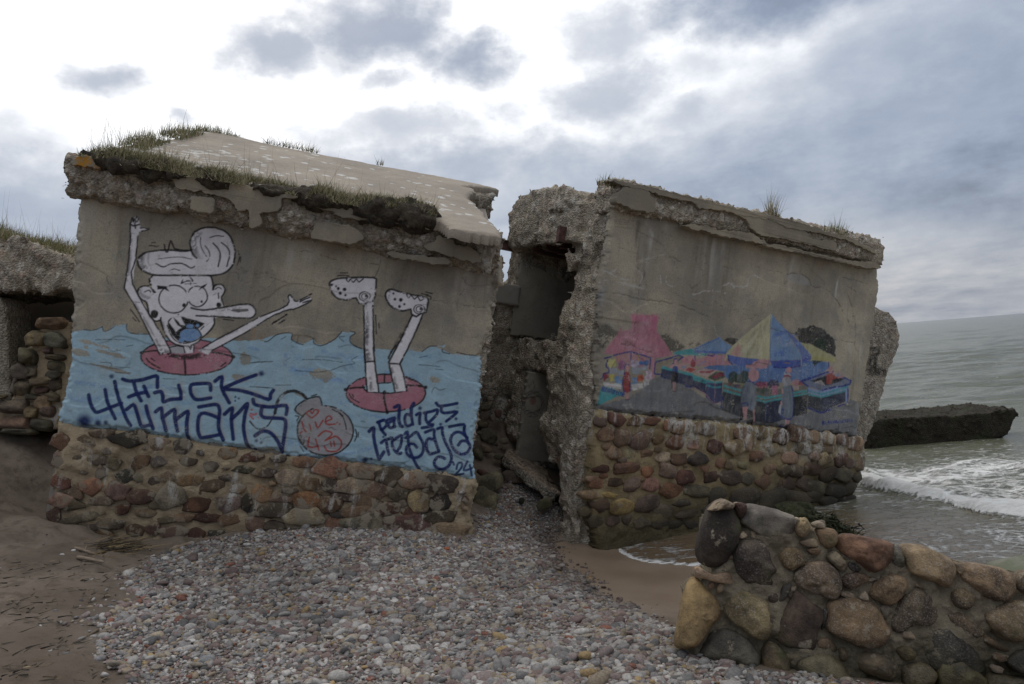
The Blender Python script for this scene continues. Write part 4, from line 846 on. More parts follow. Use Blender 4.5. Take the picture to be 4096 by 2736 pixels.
def stone_uv(fr, px_c, rx, ry):
    q = fr.uv([px_c, (px_c[0] + rx, px_c[1]), (px_c[0], px_c[1] - ry)]); return q[0], q[1] - q[0], q[2] - q[0]
def set_stones(fr, parent, meshes, data, w0, depth, grow=1.06, dull=0.):
    out = []
    for (c, rx, ry, col) in data:
        q, a, b = stone_uv(fr, c, rx * grow, ry * grow)
        ru, rv = np.linalg.norm(a), np.linalg.norm(b); ang = math.atan2(a[1], a[0]) + rsS.normal() * .08
        me = meshes[rsS.randint(len(meshes))]
        o = bpy.data.objects.new('stone', me); COL.objects.link(o); o.parent = parent
        dp = depth * (.75 + .5 * rsS.rand()) * min(1.3, max(.6, (ru + rv) / .28))
        o.matrix_local = Matrix.Translation((q[0], q[1], w0)) @ Matrix.Rotation(ang, 4, 'Z') @ Matrix.Diagonal((ru, rv, dp, 1)) @ Matrix.Rotation(rsS.choice([0, math.pi]), 4, 'Z')
        cc = (np.array(SC[col]) * (1 - dull) + dull * np.mean(SC[col]) * np.array((1.30, .98, .66))) * (.8 + .45 * rsS.rand()) * (1 + rsS.normal(size=3) * .05); o.color = (*cc, 1); out.append((q, ru, rv))
    return out
def parse(reg, s):
    r = []
    for tok in s.split():
        a = tok.split(','); x, y, rx, ry = (float(q) for q in a[:4]); k = S_(reg, 1); r.append((T_(reg, [(x, y)])[0], rx * k, ry * k, a[4]))
    return r
LST = parse('r3', '810,870,92,38,K 395,890,50,42,R 530,905,68,42,B 650,835,60,22,V 990,905,62,32,B 1150,915,48,38,K 1435,960,45,30,O 1595,980,52,20,R 395,1005,48,42,G 790,1100,48,32,K 640,1080,26,32,G 395,1135,50,38,R 580,1165,60,38,A 740,1190,55,45,V 895,1225,70,38,R 1085,1225,75,60,G 1060,1105,40,30,B 1200,1130,65,30,B 1340,1160,65,32,B 1535,1060,55,20,D 1245,1205,62,18,B 1245,1280,66,40,R 1435,1265,65,50,G 1550,1270,30,40,K 1630,1210,36,45,O 390,1250,60,38,P 345,1350,34,40,R 540,1360,95,24,N 775,1310,36,26,R 860,1440,46,30,R 965,1435,40,30,R 1090,1450,75,34,P 1240,1475,40,40,R 1375,1490,50,42,K 1510,1480,60,24,O 1300,1360,60,24,R 1440,1370,55,30,B 1605,1400,48,40,P 1060,1375,50,18,D 1160,1360,50,24,O 510,1000,52,30,N 625,1000,52,26,N 720,1020,40,28,N 890,1010,50,34,B 1010,1010,45,26,G 470,1280,60,26,N 640,1255,60,24,N 700,1400,70,28,N 520,1450,70,30,N 660,1470,50,26,B 930,1330,60,20,B 960,1130,36,20,D 1180,1010,50,22,D 1330,1040,40,26,G 1640,1080,40,24,B 1690,1330,42,30,B 480,1210,40,26,V 880,1110,30,24,G 1000,1285,50,18,N 800,1500,60,20,B 440,1400,60,26,N 600,1420,50,18,N 1420,1110,40,18,D 1500,1180,40,24,T')
LST += parse('r4', '20,870,60,25,R 190,882,42,20,D 360,900,62,30,O 530,940,82,54,A 735,960,78,40,L 610,980,34,34,B 915,995,72,45,D 1080,1025,82,44,T 1265,1050,82,50,D 110,975,52,26,D 255,1005,60,45,L 400,1040,60,40,B 530,1060,50,38,D 670,1060,80,44,L 840,1080,76,44,B 980,1112,55,35,N 80,1110,50,44,O 265,1090,42,20,V 375,1155,76,50,A 210,1145,76,20,V 530,1175,70,44,B 770,1168,70,45,V 905,1205,70,36,R 1115,1155,60,58,T 1255,1168,60,55,K 155,1222,95,40,D 360,1260,116,48,L 555,1300,46,40,A 720,1225,96,35,B 575,1250,42,18,K 1060,1237,56,30,R 740,1312,108,60,G 1030,1325,158,62,R 1290,1352,112,52,T 1250,1262,90,34,D 40,1310,46,36,P 160,1322,56,26,D 620,1135,68,20,R 770,1032,30,14,A 1005,1172,22,22,G 470,1225,35,16,D 1160,1085,24,14,D 30,1225,35,30,K 970,1265,50,18,G 470,1345,60,26,B')
KL = lib(M_STL, 'set', BLOCKS)
wb = Wall(FL, -.3, 4.3, -1.55, .06, .0135)
ob_ = FL.uv(T_('px', '55.8,420 54,436 52,470 50,519 46,548 44,600 475,640 471,560 471,535.5 469.6,526 468,515.8 469.6,509 474,503.7 477.5,492 477,480') + T_('r4', '1330,992 1130,962 840,922 640,902 450,882 240,857 0,822') + T_('r3', '1480,927 1200,882 900,832 720,812 480,792'))
sdb = sd_poly(wb.U, wb.V, ob_) + .02 * wb.j1
db = (.030 + .038 * fbm(p3(wb.U, wb.V, 4.5), 3, 31) + .012 * fbm(p3(wb.U, wb.V, 17), 3, 33)).reshape(wb.U.shape)
db = db + .03 * sstep(2.0, .5, wb.U) * fbm(p3(wb.U, wb.V, 6), 2, 39).reshape(wb.U.shape) - .06 * sstep(-.09, 0, sdb) ** 2
SBL = wb.build(db, sdb < 0, [('stone_base', None, {})], M_MOL, LROOT, skirt=.25)['stone_base']
info = set_stones(FL, SBL, KL, LST, .030, .038, 1.42, .20)
# small filler stones between the traced ones
fill = []
for k in range(900):
    if len(fill) > 60: break
    u_, v_ = rsS.uniform(0, 4), rsS.uniform(-.75, -.04)
    if sd_poly(np.array([u_]), np.array([v_]), ob_)[0] > -.05: continue
    if all(math.hypot((u_ - q[0]) / (a + .045), (v_ - q[1]) / (b + .035)) > 1 for q, a, b in info):
        info.append((np.array([u_, v_]), .05, .035)); fill.append((u_, v_))
for u_, v_ in fill:
    o = bpy.data.objects.new('stone', KL[rsS.randint(len(KL))]); COL.objects.link(o); o.parent = SBL
    o.matrix_local = Matrix.Translation((u_, v_, .02)) @ Matrix.Rotation(rsS.normal() * .3, 4, 'Z') @ Matrix.Diagonal((rsS.uniform(.035, .06), rsS.uniform(.022, .038), .045, 1))
    o.color = (*(np.array(SC[rsS.choice(list('BRGVTN'))]) * (.8 + .4 * rsS.rand())), 1)
rubble('base_end', lambda p: np.minimum(sd_box(p, (3.62, -1.2, -.7), (4.0, -.02, -.02)) - .04, sd_box(p, (3.7, -.62, -.5), (4.03, -.44, .0)) - .04), (3.4, -1.5, -.9), (4.25, .15, .2), .026, M_MOL, LROOT, amp=.05, freq=4, seed=8)

# ------------------------------------------------------------------ right bunker: painted wall
WR = Wall(FR, -.3, 4.4, -.1, 2.46, .0098)
OUT_R = T_('px', '611,203 611,212 609.5,237 606.6,251.6 603.7,263 601,277.5 598,289 598.7,306 598.7,325 597,342 594.7,360.6 594,378.8 597.7,394 597.7,410') + T_('r8', '480,772 960,802 1480,858 1870,912 1880,840 1900,700 1940,450 1980,150 2005,0') + T_('r7', '2110,980 2122,850 2118,735') + T_('px', '878,258 760,236 680,218')
for px, wd, ln, cc, a in (((652, 230), .12, .75, PALE, .75), ((668, 228), .06, .5, PALE, .5), ((640, 228), .05, .4, DARK, .5), ((714, 243), .16, .75, PALE, .85), ((725, 245), .05, .5, PALE, .6), ((795, 255), .05, .6, PALE, .5), ((822, 263), .2, .35, RUSTY, .4), ((840, 266), .12, .35, PALE, .4), ((811, 260), .1, .6, (.36, .33, .24), .5),
                          ((862, 270), .2, .12, DARK, .7), ((700, 240), .1, .3, DARK, .45), ((760, 248), .12, .2, DARK, .35), ((626, 284), .14, .12, DARK, .5), ((603, 296), .06, .4, (.30, .33, .38), .7), ((632, 297), .03, .15, DARK, .5), ((620, 296), .1, .15, (.33, .35, .38), .5), ((838, 286), .03, .4, PALE, .9), ((806, 286), .03, .25, PALE, .7), ((826, 289), .03, .15, PALE, .7), ((845, 310), .03, .25, PALE, .8), ((746, 306), .03, .3, PALE, .4), ((780, 297), .02, .1, PALE, .5), ((775, 340), .12, .3, PALE, .25), ((850, 352), .07, .5, PALE, .5), ((862, 352), .06, .5, PALE, .45), ((833, 352), .06, .4, PALE, .3), ((690, 262), .04, .9, DARK, .3)):
    drips(WR, px, wd, ln, cc, a, int(px[0]) + 3)
def cr(s, reg='r7', wd=1.1, k=.5, white=False):
    if white: WR.stroke(T_(reg, s), wd, (.52, .49, .44), .75, dry=.5, wob=1.2)
    else: WR.stroke(T_(reg, s), wd * .75, None, crack=k, dry=.6, wob=.9)
for s_ in ('200,745 280,790 330,810 390,810 400,730 470,770 460,840 490,870', '180,830 230,815 300,830 420,860 480,880', '250,770 290,740', '1020,860 1080,840 1120,860 1200,855 1215,790 1290,800', '1080,850 1110,870', '820,920 920,895 1050,905', '640,790 650,850 720,855', '590,790 610,890'): cr(s_, wd=1.5, white=True)
WR.stroke(T_('r7', '230,835 300,840 410,860'), 3.5, (.50, .47, .42), .6, soft=1.5, dry=.8, wob=1.5)
for s_, wd in (('170,905 300,910 450,950 600,970 750,1000 900,1060 970,1090', 1.2), ('1470,775 1560,770 1630,810 1650,860 1750,880 1830,970 1880,1060 1910,1110', 1.6), ('1900,910 1930,1000 1940,1110', 1.4), ('650,650 740,690', 1.), ('410,660 570,705', .8), ('1250,720 1440,770', .8), ('900,700 1110,740', .8), ('1290,570 1300,630', .9), ('300,590 440,640', .7), ('1860,800 2080,850', .9), ('1900,860 1960,900', .9)): cr(s_, wd=wd)
for s_, wd in (('1690,0 1720,110 1730,300 1720,460 1780,530 1790,600', 1.2), ('700,220 840,260 1000,290 1380,350 1500,370 1700,390', .9), ('600,30 590,90 500,60', .7)): cr(s_, 'm2', wd)
cr('380,480 440,495 500,500 560,520 640,560 800,610', 'm1', 1.3); cr('600,0 590,100 550,250', 'm1', .7)
WR.fill(T_('r7', '1460,790 1490,775 1570,775 1630,820 1645,855 1560,850 1500,825'), (.33, .33, .32), a=.5)
cracks(WR, FR, 40, 0, 4.1, .6, 2.2, 14, .4)
# faint pencilled letters high up on the wall
write(WR, 'BEBETO', T_('r7', '285,425')[0], T_('r7', '450,440')[0], 5.2, .55, (.10, .09, .08), .45)
WR.stroke(T_('r7', '280,445 400,460'), .6, (.10, .09, .08), .4)
WR_st = (WR.rgb.copy(), WR.a.copy()); WR.rgb[:] = 0; WR.a[:] = 0
def G_(reg, s, col, **k): WR.fill(T_(reg, s), col, **{**dict(wob=.5, a=.93), **k})
def H_(reg, s, wd, col, **k): WR.stroke(T_(reg, s), wd, col, **{**dict(a=.93, dry=.25), **k})
def E_(reg, c, rx, ry, col, **k): q = S_(reg, 1); WR.ell(T_(reg, c)[0], rx * q, ry * q, col, **{**dict(a=.93), **k})
GB = (.215, .22, .228); TEAL = (.07, .40, .42); DKB = (.035, .05, .12); MB = (.10, .215, .46); LB = (.20, .345, .56); PK = (.55, .23, .29); SKIN = (.62, .33, .33); YL = (.60, .56, .34); NV = (.025, .04, .26); BK = (.028, .030, .034); GR = (.38, .41, .46); CRM = (.62, .60, .57); DR = (.36, .045, .05)
G_('r8', '150,700 200,680 330,655 430,600 500,520 560,510 640,520 720,560 870,650 975,700 1100,740 1530,740 1800,690 1815,655 1895,690 1870,910 1480,857 960,802 480,772 155,727', GB, wob=1.)
rs = np.random.RandomState(6)
for k in range(70):
    x, y = rs.uniform(605, 850), rs.uniform(375, 432); l = rs.uniform(6, 26)
    if sd_poly(*[np.array([z]) for z in FR.uv([(x, y)])[0]], FR.uv(T_('r8', '150,700 500,520 720,560 975,700 1530,740 1815,655 1895,690 1870,905 1480,850 960,795 155,720')))[0] > -.05: continue
    WR.stroke([(x, y), (x + l, y + l * .06)], rs.uniform(1, 3.5), random.choice([(.18, .185, .20), (.34, .345, .37), (.22, .22, .235), (.13, .14, .16), (.37, .37, .38)]), rs.uniform(.3, .7), soft=1., dry=.7)
for s_, d in (('60,260 110,210 165,195 230,230 290,290 340,330 250,420 180,480 130,540 60,530 45,400', .55), ('930,360 990,340 1060,350 1090,400 1180,430 1215,480 1280,520 1250,560 1130,615 1060,600 1000,500', .45), ('1340,480 1400,455 1490,465 1510,500 1380,530', .5)): G_('m1', s_, (.06, .058, .05), a=.8, dry=d, soft=2.0, smooth=2)
G_('m1', '1840,430 1930,388 2030,415 2030,445 1970,500 1890,460', (.03, .032, .03), dry=.3, smooth=2)
G_('m1', '525,75 700,70 895,88 890,300 930,370 1000,460 1110,640 1000,665 850,685 690,655 520,595 420,620 300,640 115,615 220,470 340,320 352,235 375,240 380,290 510,270', PK, a=.95, wob=.9)
for s_, c_, a in (('700,110 700,400 690,560', (.66, .33, .42), .5), ('600,130 590,380 570,560', (.50, .14, .24), .45), ('840,110 840,330 960,600', (.64, .16, .28), .6), ('450,360 300,520', (.66, .30, .40), .4), ('760,140 760,190', (.7, .45, .5), .6), ('540,100 880,110', (.66, .16, .30), .6), ('950,520 800,620', (.70, .40, .42), .35)): H_('m1', s_, 6, c_, a=a, soft=2., dry=.7)
G_('m1', '785,680 850,685 852,960 820,990 800,850', (.62, .27, .33))
G_('m1', '270,660 510,605 775,690 775,850 520,800 300,740', (.56, .24, .30), a=.75)
G_('m1', '870,760 1180,660 1240,670 1190,720 1120,740 960,800 950,900 870,900', (.34, .28, .20), a=.8)
G_('m1', '1200,700 1340,650 1500,700 1640,640 1850,635 1930,780 1700,800 1450,800 1260,760', (.60, .28, .32), wob=1.)
G_('m1', '180,830 480,800 500,1000 800,960 800,1020 200,1080', (.40, .36, .26), a=.6)
for c_, rx, ry, col in (('245,755', 70, 75, (.58, .54, .22)), ('400,790', 72, 72, (.30, .12, .22)), ('580,755', 62, 65, (.52, .46, .58)), ('705,750', 68, 55, MB), ('155,965', 58, 60, (.36, .07, .10)), ('250,975', 45, 65, (.60, .52, .15)), ('345,1000', 62, 62, LB), ('570,1015', 66, 62, LB), ('660,970', 58, 55, (.58, .13, .06)), ('765,925', 68, 80, (.60, .46, .55))):
    x, y = (float(q) for q in c_.split(','))
    for j in range(16):
        a_ = rs.uniform(0, 6.28); r_ = math.sqrt(rs.rand()) * .75; v_ = rs.uniform(.75, 1.3); E_('m1', '%f,%f' % (x + rx * r_ * math.cos(a_), y + ry * r_ * math.sin(a_)), rx * .38, ry * .34, tuple(min(.8, q * v_) for q in col), wob=1.4)
for s_ in ('205,830 320,830 305,910 220,910', '315,870 430,860 410,925 330,930', '525,830 660,820 645,910 540,915', '650,810 765,790 750,850 670,860'): G_('m1', s_, GR)
for s_ in ('115,1020 215,1030 200,1090 130,1090', '185,1050 310,1050 300,1125 200,1110', '285,1050 385,1050 375,1130 300,1135', '520,1060 620,1050 610,1135 540,1150', '600,1050 690,1040 685,1105 620,1115', '695,990 780,985 770,1060 705,1085'): G_('m1', s_, CRM)
for s_ in ('135,692 300,640 510,595 650,635 797,682 785,840', '515,600 515,720', '180,720 160,770 165,810 198,838 200,890 125,910 115,960 85,985', '1255,670 1190,645 1000,710 858,745 850,910 945,915 945,948 1000,965', '1255,672 1190,720 1110,770', '1430,640 1430,740', '1570,640 1690,655 1705,620'): H_('m1', s_, 1.4, NV, smooth=1)
for s_ in ('345,655 345,700', '410,640 410,680', '625,640 625,730'): H_('m1', s_, .8, (.55, .45, .08))
# far stall awnings
G_('m1', '1130,612 1190,580 1410,540 1425,605 1600,622 1590,648 1140,638', TEAL); G_('m1', '1420,540 1770,385 1950,520 1860,628 1420,605', LB); G_('m1', '1420,575 1860,590 1860,628 1420,608', (.09, .16, .48), a=.8)
H_('m1', '1770,390 1650,560', 3, (.36, .44, .62), a=.5, soft=1.5, dry=.6); H_('m1', '1425,560 1770,400', 1.2, (.10, .18, .5))
for s_ in ('1730,630 1728,880', '1810,650 1805,870'): H_('m1', s_, .9, (.25, .33, .45))
G_('m1', '1480,850 1650,790 2138,780 2138,880 1900,880 1740,860', MB, a=.9)
G_('m1', '1450,800 1550,740 1600,720 1560,760', (.30, .38, .55), a=.7)
# the long stall
G_('m1', '948,830 1100,860 1400,935 1398,1110 1085,1000 945,950', DKB); G_('m1', '1405,960 1590,1000 1582,1195 1395,1090', DKB); G_('m1', '1590,1010 1720,1040 1820,1030 1810,1310 1700,1345 1585,1245', (.06, .08, .20)); G_('m1', '1720,1040 1820,1030 1810,1310 1705,1340', (.08, .09, .17))
for s_ in ('955,798 1410,912 1402,945 950,835', '1405,925 1590,985 1588,1020 1404,970', '1405,975 1590,1030 1588,1052 1404,998', '1592,990 1722,1022 1722,1050 1590,1030', '1722,1022 1820,1012 1818,1042 1722,1050', '1592,1062 1718,1095 1718,1118 1590,1085', '1720,1095 1816,1082 1816,1102 1720,1118'): G_('m1', s_, TEAL)
H_('m1', '1718,1020 1705,1340', .7, (.45, .25, .30)); H_('m1', '1400,1100 1580,1195 1700,1340 1810,1310', .8, (.45, .25, .30), smooth=1); H_('m1', '1290,1080 1370,1100', 1.6, NV)
for s_, c_, e_ in (('1060,820 1130,780 1260,765 1190,820', (.62, .52, .45), (.62, .3, .33)), ('1195,830 1260,785 1325,790 1270,850', (.32, .36, .46), (.6, .3, .33)), ('1280,860 1340,808 1460,840 1390,890', (.45, .10, .10), (.62, .36, .36)), ('1440,890 1540,838 1745,870 1590,945', (.55, .42, .38), (.62, .40, .36)), ('1620,965 1740,880 1895,905 1890,935 1710,1005', (.05, .09, .10), (.10, .14, .06))):
    G_('m1', s_, c_); WR.stroke(T_('m1', s_), .9, e_, .9, closed=True, smooth=1)
for s_, c_ in (('1510,885 1560,860 1690,872 1600,912', (.38, .06, .09)), ('1665,955 1745,890 1870,915 1740,975', (.26, .035, .06)), ('1310,858 1350,825 1410,838 1380,870', (.50, .10, .07))): G_('m1', s_, c_, wob=1.6)
# small figures
G_('m1', '1345,650 1400,700 1445,770 1430,812 1365,805 1380,720', (.34, .05, .06), smooth=2); E_('m1', '1357,692', 34, 30, SKIN)
H_('m1', '1060,805 1130,790', 1.5, SKIN); H_('m1', '1180,810 1240,775', 1.5, SKIN); G_('m1', '1115,805 1150,790 1180,805 1192,890 1100,890', (.06, .10, .34)); G_('m1', '1100,880 1190,885 1182,1038 1090,1032', BK); H_('m1', '1120,1035 1125,1150', 1.5, SKIN); H_('m1', '1145,1035 1142,1150', 1.5, SKIN); E_('m1', '1155,735', 28, 40, SKIN); H_('m1', '1125,740 1135,700 1170,695', 1.3, NV); E_('m1', '1118,1158', 12, 8, BK); E_('m1', '1142,1160', 12, 8, BK); H_('m1', '1090,1000 1102,1110', .8, BK)
H_('m1', '440,1165 455,1268', 1.9, SKIN); H_('m1', '478,1165 470,1268', 1.9, SKIN); G_('m1', '425,890 470,875 495,900 512,1000 500,1165 420,1165 402,1030', DR, smooth=2); H_('m1', '430,860 432,800 465,775 490,790', 1.6, NV); H_('m1', '430,890 400,1020 408,1150 430,1160', 1.2, NV); H_('m1', '510,1030 505,1150', 1.2, NV); E_('m1', '470,832', 28, 50, SKIN); H_('m1', '485,930 497,1000', 1.6, SKIN); E_('m1', '460,1277', 28, 9, BK)
G_('m1', '88,1088 250,1115 400,1175 380,1212 180,1300 42,1372', TEAL)
write(WR, '@anetereine', T_('m1', '95,1150')[0], T_('m1', '418,1235')[0], 4.6, 1.0, (.03, .07, .30))
# right part: big parasol and its stall
G_('m2', '100,690 420,700 700,660 1100,600 1410,632 1402,705 1180,850 1060,860 500,900 180,840', MB, wob=1.)
for k in range(22): x, y = rs.uniform(300, 1380), rs.uniform(660, 850); H_('m2', '%f,%f %f,%f' % (x, y, x + rs.uniform(20, 100), y + rs.uniform(-20, 15)), rs.uniform(1.5, 4), random.choice([(.10, .17, .42), (.20, .30, .60), (.25, .33, .50)]), a=.45, soft=1.2, dry=.6)
G_('m2', '1000,275 1040,230 1110,215 1220,182 1300,210 1350,232 1400,290 1440,322 1480,400 1482,570 1380,520 1300,480 1150,412 1050,390', BK, dry=.12, wob=1.6); G_('m2', '1200,350 1300,330 1400,420 1380,500 1250,440', (.02, .06, .035), a=.7, dry=.5)
G_('m2', '1060,395 1200,420 1350,500 1482,580 1478,632 1350,610 1190,605 1180,540', (.48, .46, .24)); H_('m2', '1200,580 1470,600', 3, (.45, .40, .10), a=.6, soft=1.5)
G_('m2', '800,150 870,220 980,320 1100,440 1190,540 1075,595 1040,480', (.12, .20, .48))
G_('m2', '705,45 860,220 960,380 1060,520 1072,602 690,612', LB)
for k in range(26): x, y = rs.uniform(720, 960), rs.uniform(250, 590); H_('m2', '%f,%f %f,%f' % (x, y, x + rs.uniform(40, 130), y + rs.uniform(-25, 5)), rs.uniform(1.5, 3.5), random.choice([(.10, .18, .52), (.30, .42, .66), (.16, .26, .58), (.42, .48, .60)]), a=.5, soft=1., dry=.6)
G_('m2', '705,45 712,60 690,612 520,590 350,572 190,545 160,620 142,600 170,520 240,440 360,330 480,220 620,110', YL)
for k in range(24): t_ = rs.uniform(.0, 1); x1 = 200 + t_ * 480; H_('m2', '%f,%f %f,%f' % (705 + (x1 - 705) * .25, 60 + 110, 705 + (x1 - 705) * .95, 545), rs.uniform(1.2, 3), random.choice([(.44, .40, .22), (.66, .62, .46), (.50, .47, .28), (.38, .34, .22)]), a=.4, soft=1., dry=.7)
G_('m2', '255,470 310,405 335,430 350,565 215,545', (.58, .28, .28), a=.75, soft=1.5)
G_('m2', '182,538 360,575 550,592 690,612 690,640 640,690 520,700 400,688 250,655 200,610', (.09, .16, .48)); G_('m2', '550,592 690,600 700,650 640,700 500,710 400,690 395,665 480,640', SKIN, wob=1.2); H_('m2', '400,655 500,660 540,630 680,660', .8, DARK, a=.7)
H_('m2', '185,545 200,620 240,650', 1.3, NV); G_('m2', '690,612 1070,598 1066,672 900,695 740,692 700,650', (.06, .11, .42)); G_('m2', '1072,595 1188,545 1192,595 1150,632 1070,632', (.06, .11, .42)); H_('m2', '1070,600 1070,665', 1., (.45, .42, .38)); H_('m2', '700,60 690,605', .8, (.10, .16, .45)); H_('m2', '860,640 930,640', 1.2, (.36, .26, .18), a=.7); H_('m2', '730,690 900,698 1060,675', 1.2, NV)
G_('m2', '1200,605 1330,615 1260,650 1240,685 1215,650', (.03, .06, .06)); H_('m2', '1400,632 1402,710', 1.2, NV)
H_('m2', '678,620 665,905', 1.3, (.18, .22, .34))
# market tables
G_('m2', '128,870 350,900 520,930 660,960 1000,930 1140,890 1145,1020 1140,1240 970,1285 720,1365 520,1345 350,1300 120,1210', (.17, .16, .14))
G_('m2', '128,985 350,1045 520,1085 640,1112 640,1362 520,1342 350,1295 122,1210', (.045, .055, .07)); G_('m2', '640,1112 970,1050 970,1285 725,1366 640,1362', (.035, .045, .085)); G_('m2', '970,1045 1142,1020 1132,1242 970,1288', BK)
for k in range(26): x, y = rs.uniform(140, 1100), rs.uniform(1090, 1240); H_('m2', '%f,%f %f,%f' % (x, y, x + rs.uniform(-10, 10), y + rs.uniform(40, 110)), rs.uniform(1, 3), random.choice([(.10, .11, .13), (.03, .035, .08), (.14, .15, .17)]), a=.5, soft=1.2, dry=.7)
for s_ in ('135,900 350,962 350,985 133,925', '130,955 350,1018 350,1042 128,980', '525,1022 640,1050 640,1078 525,1048', '640,1050 970,988 1142,955 1142,985 970,1015 640,1078', '525,1068 640,1100 640,1122 525,1092', '640,1095 970,1030 1142,998 1142,1016 970,1052 640,1118'): G_('m2', s_, TEAL)
for c_, r_ in (('250,800', 58), ('310,830', 55), ('385,790', 58), ('225,850', 40), ('375,850', 45)): E_('m2', c_, r_, r_, (.045, .075, .055)); H_('m2', '%s %s' % (c_, c_.split(',')[0] + ',' + str(float(c_.split(',')[1]) - 30)), 2.4, (.12, .17, .20), a=.5, soft=1.2)
for c_, rx, ry, col in (('590,905', 70, 42, (.28, .09, .14)), ('740,895', 68, 48, (.07, .055, .11)), ('1000,880', 48, 38, (.50, .26, .27)), ('1080,885', 50, 22, (.34, .08, .10)), ('290,915', 36, 32, (.12, .08, .13)), ('210,895', 40, 22, (.20, .11, .10)), ('600,970', 70, 30, (.10, .12, .09))):
    E_('m2', c_, rx, ry, col, wob=1.5)
for k in range(20): E_('m2', '%f,%f' % (rs.uniform(530, 650), rs.uniform(870, 940)), 9, 9, random.choice([(.42, .12, .18), (.20, .05, .10), (.5, .22, .25)]))
G_('m2', '712,915 780,912 788,1022 715,1028', (.46, .17, .25)); G_('m2', '975,920 1038,918 1040,965 978,972', (.56, .44, .38)); G_('m2', '340,890 400,880 395,940 335,945', (.28, .27, .10))
H_('m2', '660,900 640,1360', .9, (.16, .20, .30), a=.7); H_('m2', '118,1050 112,1180', 1.6, NV); H_('m2', '1150,900 1150,985', 1.3, NV)
for k in range(16): x, y = random.choice([(245, 1135), (675, 1155), (240, 1120), (600, 1080)]); E_('m2', '%f,%f' % (x + rs.normal() * 22, y + rs.normal() * 16), 5, 5, (.48, .40, .30))
# figures at the stall
G_('m2', '340,1180 430,1190 515,1180 520,1300 515,1392 440,1392 400,1330 335,1340', BK); G_('m2', '490,1200 515,1200 518,1380 500,1380', SKIN, a=.8)
G_('m2', '370,905 430,850 510,880 528,1000 530,1120 495,1215 430,1190 360,1150 345,1020', (.20, .23, .28), smooth=2); H_('m2', '480,930 500,1080 480,1180', 4, (.30, .33, .38), a=.6, soft=2); H_('m2', '370,930 355,1040 360,1120', 3, (.08, .09, .13), a=.7, soft=1.5); H_('m2', '420,862 470,860 520,900', 1.3, NV); H_('m2', '350,1165 360,1130 400,1120 430,1140 428,1165', 1.2, NV)
G_('m2', '362,1170 430,1170 415,1280 420,1335 375,1340 378,1280', SKIN); E_('m2', '492,785', 66, 80, SKIN); H_('m2', '450,720 510,705 550,760', 2, (.66, .45, .44), a=.6, soft=1.5); G_('m2', '330,1385 370,1330 400,1350 430,1340 440,1390', (.40, .44, .50))
G_('m2', '830,850 880,755 940,800 935,860', DR); E_('m2', '920,725', 36, 36, SKIN); H_('m2', '880,715 870,770 920,770 935,785', 1.2, (.55, .55, .58))
H_('m2', '888,1310 890,1380', 2.3, SKIN); H_('m2', '922,1305 918,1370', 2.3, SKIN); G_('m2', '845,930 900,905 950,915 972,1010 968,1285 885,1312 815,1270 830,1100 825,1010', (.19, .23, .28), smooth=2); H_('m2', '900,960 905,1240', 5, (.29, .33, .38), a=.6, soft=2.2)
H_('m2', '950,915 972,1010 968,1285 885,1312 815,1268', 1.2, NV); H_('m2', '838,1195 835,1245 855,1245 856,1200 838,1195', 1., NV, smooth=1); E_('m2', '890,862', 56, 62, (.36, .36, .38)); H_('m2', '860,840 890,900', 2, (.50, .50, .52), a=.6, soft=1.2); H_('m2', '840,960 850,1000', 2, SKIN); H_('m2', '828,1110 832,1140', 1.8, SKIN); G_('m2', '800,1170 815,1140 828,1150 820,1265 795,1240', (.50, .53, .57)); H_('m2', '835,1385 830,1410 880,1415 900,1395 930,1400', 1.2, NV)
# second stall
G_('m2', '1065,855 1390,740 1670,850 1660,900 1310,975 1150,930', (.19, .23, .34)); G_('m2', '1170,855 1380,790 1595,830 1500,880 1335,912', BK)
G_('m2', '1150,935 1310,972 1645,890 1640,960 1310,1045 1150,1000', (.30, .40, .66)); G_('m2', '1145,1005 1308,1052 1302,1242 1145,1178', (.04, .05, .065)); G_('m2', '1308,1052 1605,975 1605,1105 1305,1238', (.045, .06, .11)); G_('m2', '1605,970 1635,960 1632,1120 1600,1125', (.28, .36, .60))
for s_ in ('1155,962 1310,1005 1645,908 1645,935 1310,1028 1155,985', '1155,1005 1310,1042 1605,965 1605,985 1310,1062 1155,1028'): G_('m2', s_, TEAL, a=.85)
for s_ in ('1180,832 1065,855 1150,925', '1070,850 1240,800 1390,745 1450,742', '1560,805 1668,850 1660,895 1520,930', '1310,970 1480,925', '1635,950 1632,1118 1520,1160', '1145,1180 1305,1242 1440,1195'): H_('m2', s_, 1.5, NV, smooth=1)
G_('m2', '1370,775 1440,758 1475,790 1520,815 1440,842 1432,892 1370,890', (.40, .07, .06)); E_('m2', '1420,715', 28, 46, SKIN); G_('m2', '1450,770 1515,745 1565,790 1490,805', (.36, .38, .42)); H_('m2', '1450,770 1515,745 1575,800', 1.1, SKIN, smooth=1); H_('m2', '1515,815 1575,800', 1.8, SKIN); G_('m2', '1232,875 1300,852 1352,905 1310,905', (.40, .42, .45)); H_('m2', '1232,875 1300,852 1352,905', .9, (.6, .5, .45), smooth=1)
write(WR, '@CLARACABRERASTUDIO', T_('m2', '1325,1378')[0], T_('m2', '1690,1345')[0], 3.0, .7, (.02, .05, .26))
H_('m2', '1510,1390 1515,1440 1480,1435 1540,1480 1600,1495 1650,1460 1640,1420 1680,1400 1720,1420 1760,1390', .8, BK, a=.8)
H_('m2', '1570,1430 1640,1410', .7, BK, a=.7)
